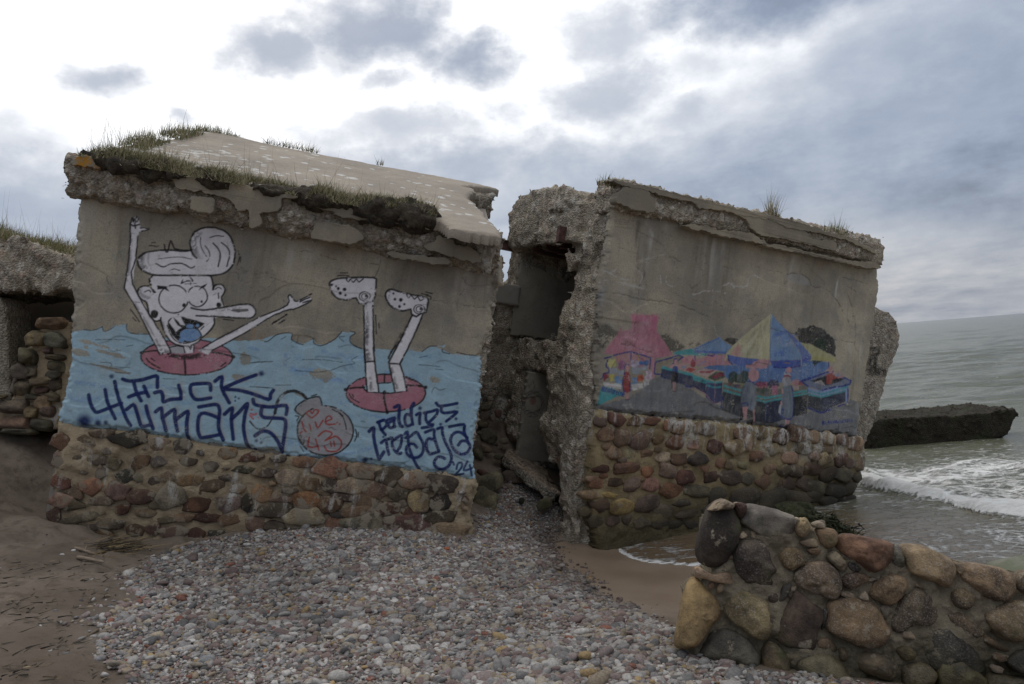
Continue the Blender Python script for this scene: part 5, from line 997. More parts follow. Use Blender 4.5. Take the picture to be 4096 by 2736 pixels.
for s_ in ('400,1360 480,1350 560,1360', '610,1390 680,1370 740,1385 830,1390', '1080,1420 1180,1480', '450,1380 460,1440', '520,1360 540,1440', '770,1370 800,1430', '1180,1480 1200,1530', '1800,1520 1900,1530'): WR.stroke(T_('m1', s_), 2.2, (.50, .48, .44), .65, soft=1.2, dry=.9)
for s_ in ('0,1310 60,1320 130,1350', '360,1290 420,1330 520,1290 600,1320', '860,1365 960,1380 1020,1370', '100,1290 200,1310'): WR.stroke(T_('m2', s_), 1.6, (.52, .50, .46), .7, soft=.9, dry=.9)
murR = WR.a.copy(); WR.rgb = WR.rgb * .80 + WR.rgb.mean(-1, keepdims=True) * np.array((.05, .045, .035)); br = fbm(np.stack([WR.U.ravel() * 30, WR.V.ravel() * 9, 0 * WR.U.ravel()], 1), 3, 88).reshape(WR.U.shape); WR.rgb = WR.rgb * (1 + .22 * br)[..., None]; rgb, al = WR.rgb.copy(), WR.a.copy() * np.clip(1.0 - .06 * sstep(.0, .5, br) - .18 * sstep(.15, .6, WR.fl + .4 * WR.fine), 0, 1); WR.rgb, WR.a = WR_st; WR.lay((slice(None), slice(None)), al, rgb)
qo = FR.uv(OUT_R); sdR = sd_poly(WR.U, WR.V, qo) + .02 * WR.j1 + .03 * WR.fl
dispR = (.014 * fbm(p3(WR.U, WR.V, 1.3), 3, 105) + .005 * fbm(p3(WR.U, WR.V, 8), 3, 106) + .0014 * WR.fine.ravel()).reshape(WR.U.shape) - .012 * WR.crack - .035 * sstep(-.06, 0, sdR)
dispR = dispR - .008 * sstep(.0, .02, fbm(p3(WR.U, WR.V * 2.5, .8), 3, 19).reshape(WR.U.shape) - .12)
WR.build(dispR, sdR < 0, [('mural', murR > .25, dict(label='painted market square with parasols, stalls and shoppers')), ('plaster_wall', None, {})], M_PR, RROOT)
obj('inner_mass', box_mesh('inner_mass', (1.45, -2.4, -2.9), (4.1, 2.45, -.06), M_CORE), RROOT)

# right plinth
RST = parse('r8', '265,785,62,40,R 395,800,50,34,B 500,800,52,30,R 600,825,26,36,A 690,840,56,44,A 190,885,56,46,P 305,900,60,56,B 425,925,66,52,V 650,940,56,46,A 770,960,42,30,P 862,858,48,40,G 808,845,30,36,T 910,965,46,50,R 245,1010,50,42,P 360,1005,46,40,L 465,1015,42,26,A 570,1035,46,32,L 675,1045,50,42,R 800,1050,70,42,K 1035,970,62,50,T 945,1070,32,36,B 1020,1080,40,36,T 1095,1090,42,26,T 165,1115,52,26,R 330,1110,82,40,A 465,1130,42,36,A 600,1130,52,46,V 715,1160,62,50,R 130,1210,42,36,A 250,1200,52,30,R 365,1215,56,46,G 490,1215,56,46,P 895,1170,52,42,R 1010,1170,66,42,D 1125,1180,42,42,N 90,1285,66,30,P 215,1285,52,20,Y 320,1290,36,20,T 615,1250,76,50,A 785,1255,86,42,N 150,1350,62,42,R 295,1360,76,52,Y 465,1340,82,56,V 690,1335,62,26,N 920,1285,66,56,D 1115,1295,92,56,D 575,1390,76,52,G 720,1400,66,36,G 135,1450,52,42,N 240,1455,42,36,G 430,1470,56,36,G 330,1450,50,40,N 560,1475,70,34,D 860,1400,50,36,G 1230,880,42,42,T 1355,905,50,50,R 1460,890,52,52,A 1280,1115,32,32,T 1360,1120,50,40,N 1440,1120,42,40,N 1410,1040,52,36,P 1545,1120,50,40,R 1635,1050,46,44,T 1740,1050,42,44,R 1800,1080,36,36,V 1225,1200,46,42,B 1310,1205,42,44,B 1395,1215,42,44,V 1490,1215,52,46,N 1575,1230,52,46,G 1660,1150,50,48,D 1755,1155,56,50,N 1700,1255,62,46,K 1800,1240,46,40,D 1290,1310,92,66,D 1440,1320,82,56,D 1560,1300,60,46,D 1650,1320,60,40,K 1780,1320,60,36,K 1848,1170,30,32,N 1862,1090,30,34,T 1560,905,50,40,T 1660,915,45,40,T 1750,925,45,38,V 1840,945,50,42,T 1570,1030,40,36,B 1190,1030,45,36,B 1310,985,46,38,T 1500,985,46,38,V 1660,985,40,30,B 1130,940,34,60,W 1080,880,40,40,B 540,920,36,28,B 160,800,40,34,V 200,960,34,26,B 300,1055,34,22,V 540,985,26,20,T 180,1155,30,22,A 420,1175,36,18,B 850,1110,36,24,B 700,1100,40,20,B 960,1385,60,44,N 1060,1400,50,36,D 1180,1410,70,40,D 1320,1420,70,36,K 60,1390,44,30,N 650,1480,60,30,D 760,1480,50,30,D 100,1180,26,20,P')
WB = Wall(FR, -.35, 4.7, -1.95, .05, .0165)
oR = FR.uv(T_('px', '597,408 592,420 591,440 590,470 587,500 588,520 592,533 594,548 596,572 852,560 850,520 852.5,504 853,490 857,478 863,462 861,455 865.5,443 860,437') + T_('r8', '1480,850 960,794 480,764'))
sdB = sd_poly(WB.U, WB.V, oR) + .025 * WB.j1
dB = (.02 + .03 * fbm(p3(WB.U, WB.V, 4), 3, 131) + .014 * fbm(p3(WB.U, WB.V, 15), 3, 133)).reshape(WB.U.shape) + .02 * sstep(-.2, -1.0, WB.V) - .06 * sstep(-.09, 0, sdB) ** 2
SBR = WB.build(dB, sdB < 0, [('stone_base', None, {})], M_MOR, RROOT, skirt=.3)['stone_base']
KR = lib(M_STR, 'sea', BLOCKS[:8] + LUMPS[:7])
set_stones(FR, SBR, KR, RST, .012, .064, 1.15, .30)
FLANK = []
for cx, cy, rx, ry, k in ((1040, 320, 55, 72, 'G'), (1095, 470, 45, 34, 'P'), (1140, 540, 62, 42, 'W'), (1125, 700, 46, 44, 'P'), (1060, 770, 50, 40, 'L'), (965, 815, 52, 48, 'P'), (1112, 1010, 60, 52, 'G'), (1175, 1140, 62, 46, 'T'), (985, 955, 46, 66, 'A'), (1095, 1150, 44, 42, 'P'), (1010, 640, 40, 50, 'T'), (1020, 1060, 40, 60, 'D'), (1150, 860, 60, 46, 'T'), (1080, 640, 44, 40, 'L'), (1110, 1300, 55, 50, 'N'), (1040, 1230, 45, 60, 'N'), (1170, 1260, 55, 40, 'Y'), (1140, 1410, 60, 42, 'N'), (1060, 1390, 40, 50, 'D'), (960, 1120, 40, 60, 'D'), (1150, 400, 50, 44, 'L'), (1180, 620, 40, 50, 'T'), (1190, 990, 44, 40, 'B'), (1195, 760, 36, 44, 'V')): FLANK.append((cx, cy, rx, ry, k))

# broken end of the right bunker, cut open
W1 = [(-.11, -1.9), (-.11, 2.50), (-.9, 2.60), (-.97, 2.0), (-.9, 1.2), (-.85, .8), (-1.1, .35), (-1.05, -.4), (-.8, -.85), (-.38, -1.35), (-.3, -1.9)]
W2 = [(-2.35, 2.0), (-2.6, 2.1), (-2.75, 1.7), (-3.25, 1.05), (-3.4, .3), (-3.4, -1.9), (-2.3, -1.9), (-2.3, .8), (-2.35, 1.7)]
W3 = [(-.78, 1.98), (-.8, 2.50), (-1.2, 2.62), (-1.98, 2.68), (-2.35, 2.6), (-2.58, 2.38), (-2.55, 2.12), (-2.3, 2.0)]
W4 = [(-.8, .74), (-2.45, .80), (-2.45, .34), (-1.9, .36), (-1.1, .30), (-.8, .28)]
W5 = [(-1.78, .5), (-2.45, .5), (-2.45, -1.9), (-1.78, -1.9)]
def lim(p, prof, u): return np.maximum(sd_poly(p[:, 2], p[:, 1], prof), u - p[:, 0])
def endcut(p):
    v, w_ = p[:, 1], p[:, 2]
    d = lim(p, W1, -.15 + .09 * sstep(-.40, -.50, w_) + .05 * sstep(.5, 2.2, v) - .0 * w_ + .10 * sstep(-.3, -1.3, v))
    d2 = lim(p, W2, np.where(v > 1.25, -.05, -.40) + .12 * sstep(.0, 1.2, v))
    d3 = lim(p, W3, -.10) - .03; d4 = lim(p, W4, .05); d5 = lim(p, W5, .02)
    d = np.minimum(np.minimum(np.minimum(d, d2), np.minimum(d3, d4)), d5)
    return np.maximum(d, p[:, 0] - 1.6)
rubble('broken_end', endcut, (-.75, -1.95, -3.6), (1.62, 2.95, .12), .031, M_RUBD, RROOT, amp=.065, freq=3.0, peb=(.095, .022), seed=31, big=(.07, 1.3), chunk=(.34, .045))
SIDE = Frame(FR.o, FR.w, FR.v, -FR.u)
def side_plate(px, at, th, mat, seed, **k):
    o = plate('concrete_face', SIDE.uv(px, at), at - th, at, mat, RROOT, seed=seed, **k); o.matrix_local = Matrix(((0, 0, -1, 0), (0, 1, 0, 0), (1, 0, 0, 0), (0, 0, 0, 1)))
if 0: side_plate(T_('px', '571,247 578,246 584,250 583,270 582,290 576,292 570,290 571,270'), .09, .12, M_PATCH, 61)
side_plate(T_('px', '566,318 576,316 580,330 579,352 576,372 566,374 562,352 564,335'), .07, .12, M_PATCH, 62)
if 0: side_plate(T_('px', '555,396 563,392 567,410 563,436 553,440 551,420'), .12, .12, M_PATCH, 63)
if 0: side_plate(T_('px', '503,381 512,376 518,380 517,400 515,416 508,412 502,408'), .41, .14, M_PATCH, 64)
if 0: side_plate(T_('px', '505,352 520,350 534,354 534,366 520,368 506,364'), .0, .12, M_PATCH, 65)
if 0: side_plate(T_('px', '554,442 562,440 561,470 556,482 551,470'), .05, .12, M_PATCH, 66)
BE = bpy.data.objects['broken_end']; iM = FR.M().inverted()
for cx, cy, rx, ry, k in FLANK:
    c_ = T_('gp', [(cx, cy)])[0]; d_ = 8.98 + max(0, 590 - c_[0]) * .019; s_ = S_('gp', 1) * d_ / FPX
    o = bpy.data.objects.new('stone', KR[rsS.randint(len(KR))]); COL.objects.link(o); o.parent = BE
    o.matrix_local = iM @ Matrix.Translation(P(c_[0], c_[1], d_)) @ Matrix.Rotation(rsS.uniform(-.5, .5), 4, 'Y') @ Matrix.Diagonal((rx * s_ * 1.1, rx * s_ * 1.1, ry * s_ * 1.1, 1)); o.color = (*(np.array(SC[k]) * rsS.uniform(.8, 1.2)), 1)
INW = Wall(Frame(FR.world(-.06, .78, -2.26), FR.u, FR.v, FR.w), 0, 1.6, 0, 1.12, .02)
cracks(INW, None, 12, .1, 1.5, .1, 1.0, 3, 0)
sdI = np.maximum(np.maximum(-INW.U, INW.U - 1.55), np.maximum(-INW.V, INW.V - 1.02 + .05 * INW.fl * 2)) + .02 * INW.j1
INW.build((.006 * INW.fl), sdI < 0, [('inner_wall', None, {})], M_INNER, RROOT, skirt=.06)
bpy.data.objects['inner_wall'].matrix_local = place(-.06, .78, -2.26)
LOW = Wall(Frame(FR.world(-.02, -.85, -1.70), FR.u, FR.v, FR.w), 0, 1.6, 0, 1.2, .018)
for r_ in (10.5, 8.6): t_ = np.linspace(0, 2 * np.pi, 24, endpoint=False); LOW.stroke(np.c_[533 + r_ * np.cos(t_), 404 + r_ * 1.25 * np.sin(t_)], 1.2, (.03, .03, .03), .7, closed=True, smooth=1, dry=.3)
LOW.ell((533, 401), 3.2, 4, (.20, .05, .04), a=.6); LOW.stroke([(526, 398), (540, 396)], 1.2, (.03, .03, .03), .7); LOW.stroke([(527, 410), (533, 413), (540, 409)], 1.2, (.03, .03, .03), .7); LOW.stroke([(527, 381), (529, 387), (533, 380), (534, 388)], 1., (.03, .03, .03), .6); LOW.stroke([(520, 399), (526, 400)], 1.2, (.25, .05, .05), .5)
sdW = np.maximum(np.maximum(-LOW.U, LOW.U - 1.5), np.maximum(-LOW.V, LOW.V - 1.18)) + .015 * LOW.j1
LOW.build(.008 * LOW.fl, sdW < 0, [('inner_wall', None, dict(label='dark inner wall of the lower room with a round graffito'))], M_INNER, RROOT, skirt=.08)
bpy.data.objects['inner_wall.001'].matrix_local = place(-.02, -.85, -1.70)
def lumpbox(name, lo, hi, mat, parent, h=.02, amp=.02, seed=1, **k):
    lo, hi = np.array(lo), np.array(hi); return rubble(name, lambda p: sd_box(p, lo, hi), lo - .1, hi + .1, h, mat, parent, amp=amp, freq=6, peb=(.06, .006), seed=seed, **k)
lumpbox('wall_stub', (-.40, 1.18, -2.55), (.0, 1.46, -2.22), M_CORE, RROOT, .022, .012, 5)
def ibeam(name, u0, u1, v, w_, hgt=.10, wid=.08, parent=None):
    t1 = .012; prof = [(-wid / 2, 0), (wid / 2, 0), (wid / 2, t1), (.006, t1), (.006, hgt - t1), (wid / 2, hgt - t1), (wid / 2, hgt), (-wid / 2, hgt), (-wid / 2, hgt - t1), (-.006, hgt - t1), (-.006, t1), (-wid / 2, t1)]
    return obj(name, prism_mesh(name, u0, u1, [(w_ + a, v + b) for a, b in prof], M_RUST), parent)
ibeam('steel_beam', -.52, 1.5, 1.93, -2.42, .13, .10, RROOT)
for i, w_ in enumerate((-2.0, -1.62, -1.25)): ibeam('steel_beam', -.02, 1.5, 1.90, w_, .10, .09, RROOT)
obj('steel_stub', box_mesh('steel_stub', (-.22, 1.93, -1.04), (-.1, 2.12, -.97), M_RUST), RROOT)
# cornice of the right bunker
CQ = [(-.35, 2.22), (.02, 2.23), (.08, 2.25), (.10, 2.34), (.09, 2.50), (.02, 2.57), (-.35, 2.60)]
def corn2(p):
    q = p.copy(); q[:, 1] -= .028 * p[:, 0]; return np.maximum(sd_poly(q[:, 2], q[:, 1], CQ), np.maximum(-.16 - p[:, 0], p[:, 0] - 4.16))
RPL = ((T_('r7', '350,165 500,195 520,235 555,262 545,340 500,348 380,325 290,285 275,250 310,205'), .03, .125), (T_('r7', '1120,350 1340,392 1480,440 1600,476 1640,530 1790,545 1812,600 1790,615 1700,592 1500,542 1300,512 1220,460 1180,400'), .03, .125),
                              (T_('r7', '745,438 860,435 1000,470 1180,480 1300,540 1312,570 1100,530 860,472'), .03, .13), (T_('r7', '1330,562 1500,590 1700,640 1900,680 2100,700 2108,742 1900,708 1600,637 1320,582'), .02, .12),
                              (T_('r7', '240,120 600,190 900,265 1250,345 1480,400 1700,462 1690,490 1480,452 1340,402 1130,365 1060,345 960,328 860,318 820,292 780,268 620,238 500,198 350,166 300,150'), .0, .13), (T_('r7', '1690,470 1870,515 2000,570 2085,615 2080,632 1980,585 1860,535 1700,500'), .0, .12))
C2 = rubble('cornice', corn2, (-.32, 2.05, -.4), (4.35, 2.85, .28), .021, M_RUBD, RROOT, amp=.04, freq=5, peb=(.07, .024), seed=52, smooth_mask=off_patch([FR.uv(q_[0], .13) for q_ in RPL]))
for i, (px, w0, w1) in enumerate(RPL):
    plate('plaster_patch', FR.uv(px, .13), w0, w1 + .022, M_PATCH, C2, seed=40 + i)
VS = np.array([(.2, 2.50, .06), (4.2, 2.62, .06), (4.1, 2.62, -3.0), (.2, 2.50, -2.9)]); V8 = np.concatenate([VS + (0, .06, 0), VS]) - (0, .07, 0)
obj('roof_slab', mesh_of('roof_slab', V8 - (0, .02, 0), [np.array([(0, 1, 2, 3), (7, 6, 5, 4), (0, 4, 5, 1), (1, 5, 6, 2), (2, 6, 7, 3), (3, 7, 4, 0)])], [M_PATCH], False), RROOT)
# ------------------------------------------------------------------ ground: one sheet of sand, with the shingle bank on it
CTRL = []
def ctl(px, py, d): CTRL.append(P(px, py, d))
def ctz(px, py, z): r_ = ray(px, py); t_ = (z - 2.3) / r_[2]; CTRL.append(EYE + r_ * t_)
for px, py, d in ((50, 519, 7.55), (100, 532, 7.6), (144, 541, 7.62), (205, 537, 7.7), (270, 530, 7.8), (330, 528, 7.88), (393, 530, 7.95), (470, 539, 8.0), (498, 510, 9.0), (530, 480, 10.1), (560, 505, 9.45), (10, 470, 8.6), (40, 455, 8.9)): ctl(px, py, d)
for px, py, z in ((400, 684, .56), (560, 684, .56), (200, 684, .68), (0, 684, .88), (0, 600, .98), (100, 600, .86), (250, 600, .70), (400, 600, .60), (510, 600, .46), (0, 540, 1.05), (549, 541, .17), (555, 552, .17), (571, 570, .17), (590, 585, .18), (608, 599, .20), (638, 612, .24), (668, 630, .34), (672, 655, .50),
                  (590, 533, .06), (612, 540, .03), (614, 549, .02), (630, 559, .012), (660, 565, .005), (690, 567, .0), (640, 590, .13), (680, 600, .12)): ctz(px, py, z)
for x, y, z in ((0, 0, .66), (-3, 0, .95), (-6, 3, 1.15), (3, 1, .5), (2.2, 3.2, .38), (3.2, 3.6, .25), (-.35, 10.6, 1.25), (-.3, 11.5, 1.6), (-2.5, 12, 1.5), (-6, 11, 1.7), (-5.2, 8.6, 1.12), (1.7, 6.2, .10), (2.6, 6.3, -.10), (1.9, 9.0, -.05), (3.5, 10, -.22), (4, 7, -.25), (6, 5, -.4), (6, 9, -.5), (5, 14, -.9), (9, 12, -1.0), (4.5, 3, .0), (2, 12, -.2)): CTRL.append(np.array([x, y, z]))
CT = np.array(CTRL)
def _phi(r2): return np.where(r2 > 1e-9, .5 * r2 * np.log(np.maximum(r2, 1e-9)), 0)
def tps_fit(C, lam=.02):
    n = len(C); K = _phi(((C[:, None, :2] - C[None, :, :2]) ** 2).sum(-1)) + lam * np.eye(n); A = np.zeros((n + 3, n + 3)); Pm = np.c_[np.ones(n), C[:, :2]]
    A[:n, :n] = K; A[:n, n:] = Pm; A[n:, :n] = Pm.T; return np.linalg.solve(A, np.r_[C[:, 2], 0, 0, 0])
TW = tps_fit(CT)
def far_z(x, y): return np.clip(1.0 - (x - 1.0 + 3.0) * .22, -4, 1.5) + .0 * y
def ground(x, y):
    x, y = np.asarray(x, float).ravel(), np.asarray(y, float).ravel(); o = np.zeros(len(x))
    k = (x > -9) & (x < 9) & (y > -3) & (y < 16)
    xs, ys = x[k], y[k]; z = TW[-3] + TW[-2] * xs + TW[-1] * ys
    for i in range(len(CT)): z = z + TW[i] * _phi((xs - CT[i, 0]) ** 2 + (ys - CT[i, 1]) ** 2)
    e = np.maximum(np.maximum(-6.5 - xs, xs - 6.5) / 2.0, np.maximum(-1 - ys, ys - 12.5) / 2.5); wgt = sstep(0, 1, e)
    z = np.clip(z, -1.6, 2.2)
    f = far_z(x, y); f[k] = f[k] * wgt + z * (1 - wgt); return f
def ground_hit(pts):
    d = rays(pts); out = []
    for r_ in d:
        t_ = np.linspace(1.5, 14, 700); q = EYE + r_ * t_[:, None]; z = ground(q[:, 0], q[:, 1]); k = np.nonzero(q[:, 2] < z)[0]
        out.append(q[k[0]] if len(k) else q[-1])
    return np.array(out)
SHP = ground_hit(T_('px', '130,683 104,657 97,640 92,620 113,609 134,599 138,585 143,570 149,561 175,548 205,541 270,534 330,528 393,531 440,536 468,541 474,528 482,510 496,500 507,486 522,478 537,480 552,492 562,508 558,524 549,540 550,552 571,570 590,585 608,599 638,612 668,630 676,650'))[:, :2]
SHP = np.concatenate([SHP, [(1.15, 4.5), (2.8, 3.9), (2.6, 1.8), (-.6, 1.8), (-1.5, 3.0)]])
gx = np.concatenate([-6.5 - np.geomspace(.05, 3000, 44)[::-1], np.arange(-6.5, 4.0, .042), 4.0 + np.geomspace(.05, 3000, 44)])
gy = np.concatenate([1.2 - np.geomspace(.05, 3000, 34)[::-1], np.arange(1.2, 11.8, .042), 11.8 + np.geomspace(.05, 3000, 44)])
GX, GY = np.meshgrid(gx, gy, indexing='ij'); GZ = ground(GX, GY).reshape(GX.shape)
shd = sd_poly(GX, GY, SHP); near = ((np.abs(GX) < 7) & (GY > 0) & (GY < 13)).astype(float)
def F2(k, oct=3, seed=0): return fbm(p3(GX, GY, k), oct, seed).reshape(GX.shape)
dry = sstep(.30, .62, GZ) * sstep(-.15, .25, shd)
tr = F2(2.3, 3, 3); pits = -sstep(.30, .62, F2(3.0, 2, 12)) * .045 + sstep(.25, .6, F2(3.3, 2, 19)) * .02
GZ = GZ + near * (dry * (.034 * tr + .030 * F2(6, 3, 5) + .013 * F2(14, 2, 7) + pits) + (1 - dry) * .004 * F2(3, 2, 8)) + near * sstep(.05, -.25, shd) * .02 * F2(2.5, 2, 9)
V = np.stack([GX.ravel(), GY.ravel(), GZ.ravel()], 1); I = np.arange(len(V)).reshape(GX.shape)
Fq = np.stack([I[:-1, :-1], I[1:, :-1], I[1:, 1:], I[:-1, 1:]], -1).reshape(-1, 4)
wet = (sstep(.30, .10, GZ) * 1.0).ravel(); deb = (sstep(-4.0, -1.7, -np.abs(GX + 1.7)) * 0).ravel()
M_SAND, t, b = material('beach_sand'); c = t.coords(); wa = t.attr('wet')[2]; sh = t.attr('shingle')[2]
n = t.noise(c, 1.3, 6, .62); sp = t.noise(c, 120, 3, .8); n3 = t.noise(c, 6, 6, .68, w=4.)
col = t.mix(t.mr(n, .35, .65), (.155, .122, .093), (.225, .180, .140)); col = t.mix(t.mr(n3, .46, .64, 0, .7), col, (.092, .070, .052)); col = t.mix(t.mr(t.noise(c, .9, 5, .6, w=8.), .45, .62, 0, .5), col, (.12, .09, .066)); col = t.mix(t.mr(t.noise(t.vmul(c, (1, 2.2, 1)), 13, 6, .72, w=6.), .56, .70, 0, .8), col, (.055, .042, .032)); col = t.mix(t.mr(sp, .4, .75, 0, .45), col, (.13, .10, .075))
col = t.mix(wa, col, t.mix(t.mr(t.noise(c, 1.6, 4, .6, w=2.), .4, .65), (.245, .182, .130), (.200, .144, .100)))
col = t.mix(t.m('MULTIPLY', sh, .7), col, (.16, .135, .115))
t.put(b.inputs['Base Color'], col); t.put(b.inputs['Roughness'], t.mr(wa, 0, 1, .95, .33)); t.put(b.inputs['Specular IOR Level'], t.mr(wa, 0, 1, .2, .5))
hh = t.m('ADD', t.m('MULTIPLY', n3, t.mr(wa, 0, 1, 1.3, .08)), t.m('MULTIPLY', sp, t.mr(wa, 0, 1, .3, .1))); t.put(b.inputs['Normal'], t.bump(hh, .8, .02))
sand = obj('sand', mesh_of('sand', V, Fq, [M_SAND], True, {'wet': wet, 'shingle': sstep(.06, -.08, shd + .05 * F2(5, 2, 4)).ravel()}), None, 'structure', 'brown beach sand, dry and trodden on the left, wet and smooth by the water', 'sand')

# ------------------------------------------------------------------ pebbles
PC = [((.36, .345, .335), 5), ((.47, .455, .44), 5), ((.56, .545, .52), 3), ((.24, .175, .165), 3.2), ((.30, .22, .20), 3), ((.36, .295, .215), 3), ((.17, .168, .17), 2), ((.42, .37, .30), 3), ((.26, .25, .25), 3), ((.29, .125, .085), .5), ((.42, .30, .15), .6), ((.62, .60, .57), 1.2), ((.10, .10, .10), .7), ((.33, .27, .26), 2.5)]
PCC = np.array([q for q, _ in PC]) * np.array((.70, .675, .645)); PCW = np.array([q for _, q in PC]); PCW /= PCW.sum()
M_PEB, t, b = material('pebble_stone'); ia = t.attr('col', 'INSTANCER'); oi = t.node('ShaderNodeObjectInfo'); c = t.coords()
kk = t.attr('isin', 'INSTANCER')[2]; col = t.mix(kk, oi.outputs['Color'], ia[0])
g_ = t.node('ShaderNodeNewGeometry').outputs['Position']; n = t.noise(g_, 60, 4, .7); col = t.mix(t.mr(n, .35, .7), t.mix(1., col, (.72, .72, .72), 'MULTIPLY'), t.mix(1., col, (1.18, 1.17, 1.15), 'MULTIPLY'))
col = t.mix(t.mr(t.noise(g_, 160, 2, .8), .58, .72, 0, .35), col, (.5, .48, .46))
zz = t.sep(g_)[2]; wp = t.mr(t.m('ADD', zz, off_(t, t.noise(g_, 3, 3), .12)), .34, .20); col = t.mix(t.m('MULTIPLY', wp, .75), col, t.mix(1., col, (.36, .30, .27), 'MULTIPLY'))
t.put(b.inputs['Base Color'], col); t.put(b.inputs['Roughness'], t.mr(wp, 0, 1, .78, .30)); b.inputs['Specular IOR Level'].default_value = .35; t.put(b.inputs['Normal'], t.bump(n, .35, .004))
PEB = [mesh_of('pebble', *(lambda VF: (VF[0] * np.array([1, .78 + .04 * (k % 4), .52 + .05 * (k % 3)]), VF[1]))(lump(200 + k, rough=.26, facet=.55 if k % 3 == 0 else .15, sub=1, boxy=.35 if k % 2 else 0.)), [M_PEB], True) for k in range(10)]
rp = np.random.RandomState(21)
def scatter(n, lo, hi):
    return np.c_[rp.uniform(lo[0], hi[0], n), rp.uniform(lo[1], hi[1], n)]
lo, hi = SHP.min(0) - .3, SHP.max(0) + .3
cand = scatter(int(4200 * np.prod(hi - lo)), lo, hi); dd = sd_poly(cand[:, 0], cand[:, 1], SHP) + .10 * fbm(p3(cand[:, 0], cand[:, 1], 3.1), 2, 4) + .05 * fbm(p3(cand[:, 0], cand[:, 1], 11), 2, 6)
pr = np.where(dd < 0, 1., np.exp(-np.maximum(dd, 0) / .05) * .35); pr = np.where(cand[:, 1] < 2.6, 0, pr)
cand = cand[rp.rand(len(cand)) < pr]
# a few strays on the sand
st = scatter(150, (-4.5, 3.6), (1.0, 8.)); st[:, 0] = np.where(st[:, 0] < -1.2, st[:, 0], -4.5 + 3.3 * rp.rand(150)); cand = np.concatenate([cand, st]); N = len(cand)
size = np.exp(rp.normal(math.log(.0108), .46, N)) * (1 + .45 * fbm(p3(cand[:, 0], cand[:, 1], .9), 2, 31) + .25 * fbm(p3(cand[:, 0], cand[:, 1], 3.), 2, 33)); size = np.clip(size, .006, .046); size *= 1 + .22 * sstep(6, 3.8, cand[:, 1]); size[-150:] *= .8
zb = ground(cand[:, 0], cand[:, 1]) + .02 * sstep(.05, -.25, sd_poly(cand[:, 0], cand[:, 1], SHP)) * fbm(p3(cand[:, 0], cand[:, 1], 2.5), 2, 9)
lay = np.where(rp.rand(N) < .45, rp.uniform(.2, 1.1, N), .22); lay[-150:] = .15
pos = np.c_[cand, zb + size * .5 * lay]
big = rp.rand(N); colr = PCC[rp.choice(len(PCC), N, p=PCW)] * rp.uniform(.75, 1.2, (N, 1)) * (1 + .30 * fbm(p3(cand[:, 0], cand[:, 1], 1.1), 2, 35))[:, None]; 
rot = np.c_[rp.normal(0, .32, N), rp.normal(0, .32, N), rp.uniform(0, 6.28, N)]
scl = size[:, None] * np.c_[rp.uniform(.9, 1.35, N), rp.uniform(.85, 1.1, N), rp.uniform(.75, 1.15, N)]
# picture size decides which ones stand as objects of their own
rel = pos - EYE; dep = rel @ FW; ppx = 512 + FPX * (rel @ RT) / dep; ppy = 342 - FPX * (rel @ UP) / dep
vis = (ppx > 2) & (ppx < 1022) & (ppy < 682) & (lay > .5); score = np.where(vis, size / dep, 0); order = np.argsort(-score)[:290]
SHINGLE = bpy.data.objects.new('shingle_bank', None); COL.objects.link(SHINGLE); tag(SHINGLE, 'bank of grey, white and brownish pebbles spread before the bunkers', 'shingle', None, 'structure')
pebobs = []
for i in order:
    o = bpy.data.objects.new('pebble', PEB[i % len(PEB)]); COL.objects.link(o); o.parent = SHINGLE
    o.matrix_local = Matrix.Translation(pos[i]) @ Matrix.Rotation(rot[i, 2], 4, 'Z') @ Matrix.Rotation(rot[i, 0], 4, 'X') @ Matrix.Rotation(rot[i, 1], 4, 'Y') @ Matrix.Diagonal((*scl[i], 1)); o.color = (*colr[i], 1); pebobs.append(o)
rest = np.setdiff1d(np.arange(N), order)
me = bpy.data.meshes.new('pebble_points'); me.vertices.add(len(rest)); me.vertices.foreach_set('co', pos[rest].ravel())
for nm, dat, tp, key in (('rot', rot, 'FLOAT_VECTOR', 'vector'), ('scl', scl, 'FLOAT_VECTOR', 'vector')):
    a_ = me.attributes.new(nm, tp, 'POINT'); a_.data.foreach_set(key, dat[rest].astype(np.float32).ravel())
a_ = me.attributes.new('colr', 'FLOAT_COLOR', 'POINT'); a_.data.foreach_set('color', np.c_[colr[rest], np.ones(len(rest))].astype(np.float32).ravel())
a_ = me.attributes.new('idx', 'INT', 'POINT'); a_.data.foreach_set('value', rp.randint(0, len(PEB), len(rest)).astype(np.int32))
me.materials.append(M_PEB)
pebs = obj('pebbles', me, SHINGLE, 'stuff')
ng = bpy.data.node_groups.new('scatter_pebbles', 'GeometryNodeTree'); ng.interface.new_socket('Geometry', in_out='INPUT', socket_type='NodeSocketGeometry'); ng.interface.new_socket('Geometry', in_out='OUTPUT', socket_type='NodeSocketGeometry')
gn = ng.nodes; gl = ng.links; gi, go = gn.new('NodeGroupInput'), gn.new('NodeGroupOutput')
ip = gn.new('GeometryNodeInstanceOnPoints'); jn = gn.new('GeometryNodeJoinGeometry')
lib_ = []
for k in range(len(PEB)):
    o = next(q for q in pebobs if q.data == PEB[k]); lib_.append(o)
for o in reversed(lib_):
    n_ = gn.new('GeometryNodeObjectInfo'); n_.transform_space = 'ORIGINAL'; n_.inputs['Object'].default_value = o; n_.inputs['As Instance'].default_value = True; gl.new(n_.outputs['Geometry'], jn.inputs[0])
def named(nm, tp): n_ = gn.new('GeometryNodeInputNamedAttribute'); n_.data_type = tp; n_.inputs['Name'].default_value = nm; return n_.outputs['Attribute']
gl.new(gi.outputs[0], ip.inputs['Points']); gl.new(jn.outputs[0], ip.inputs['Instance']); ip.inputs['Pick Instance'].default_value = True
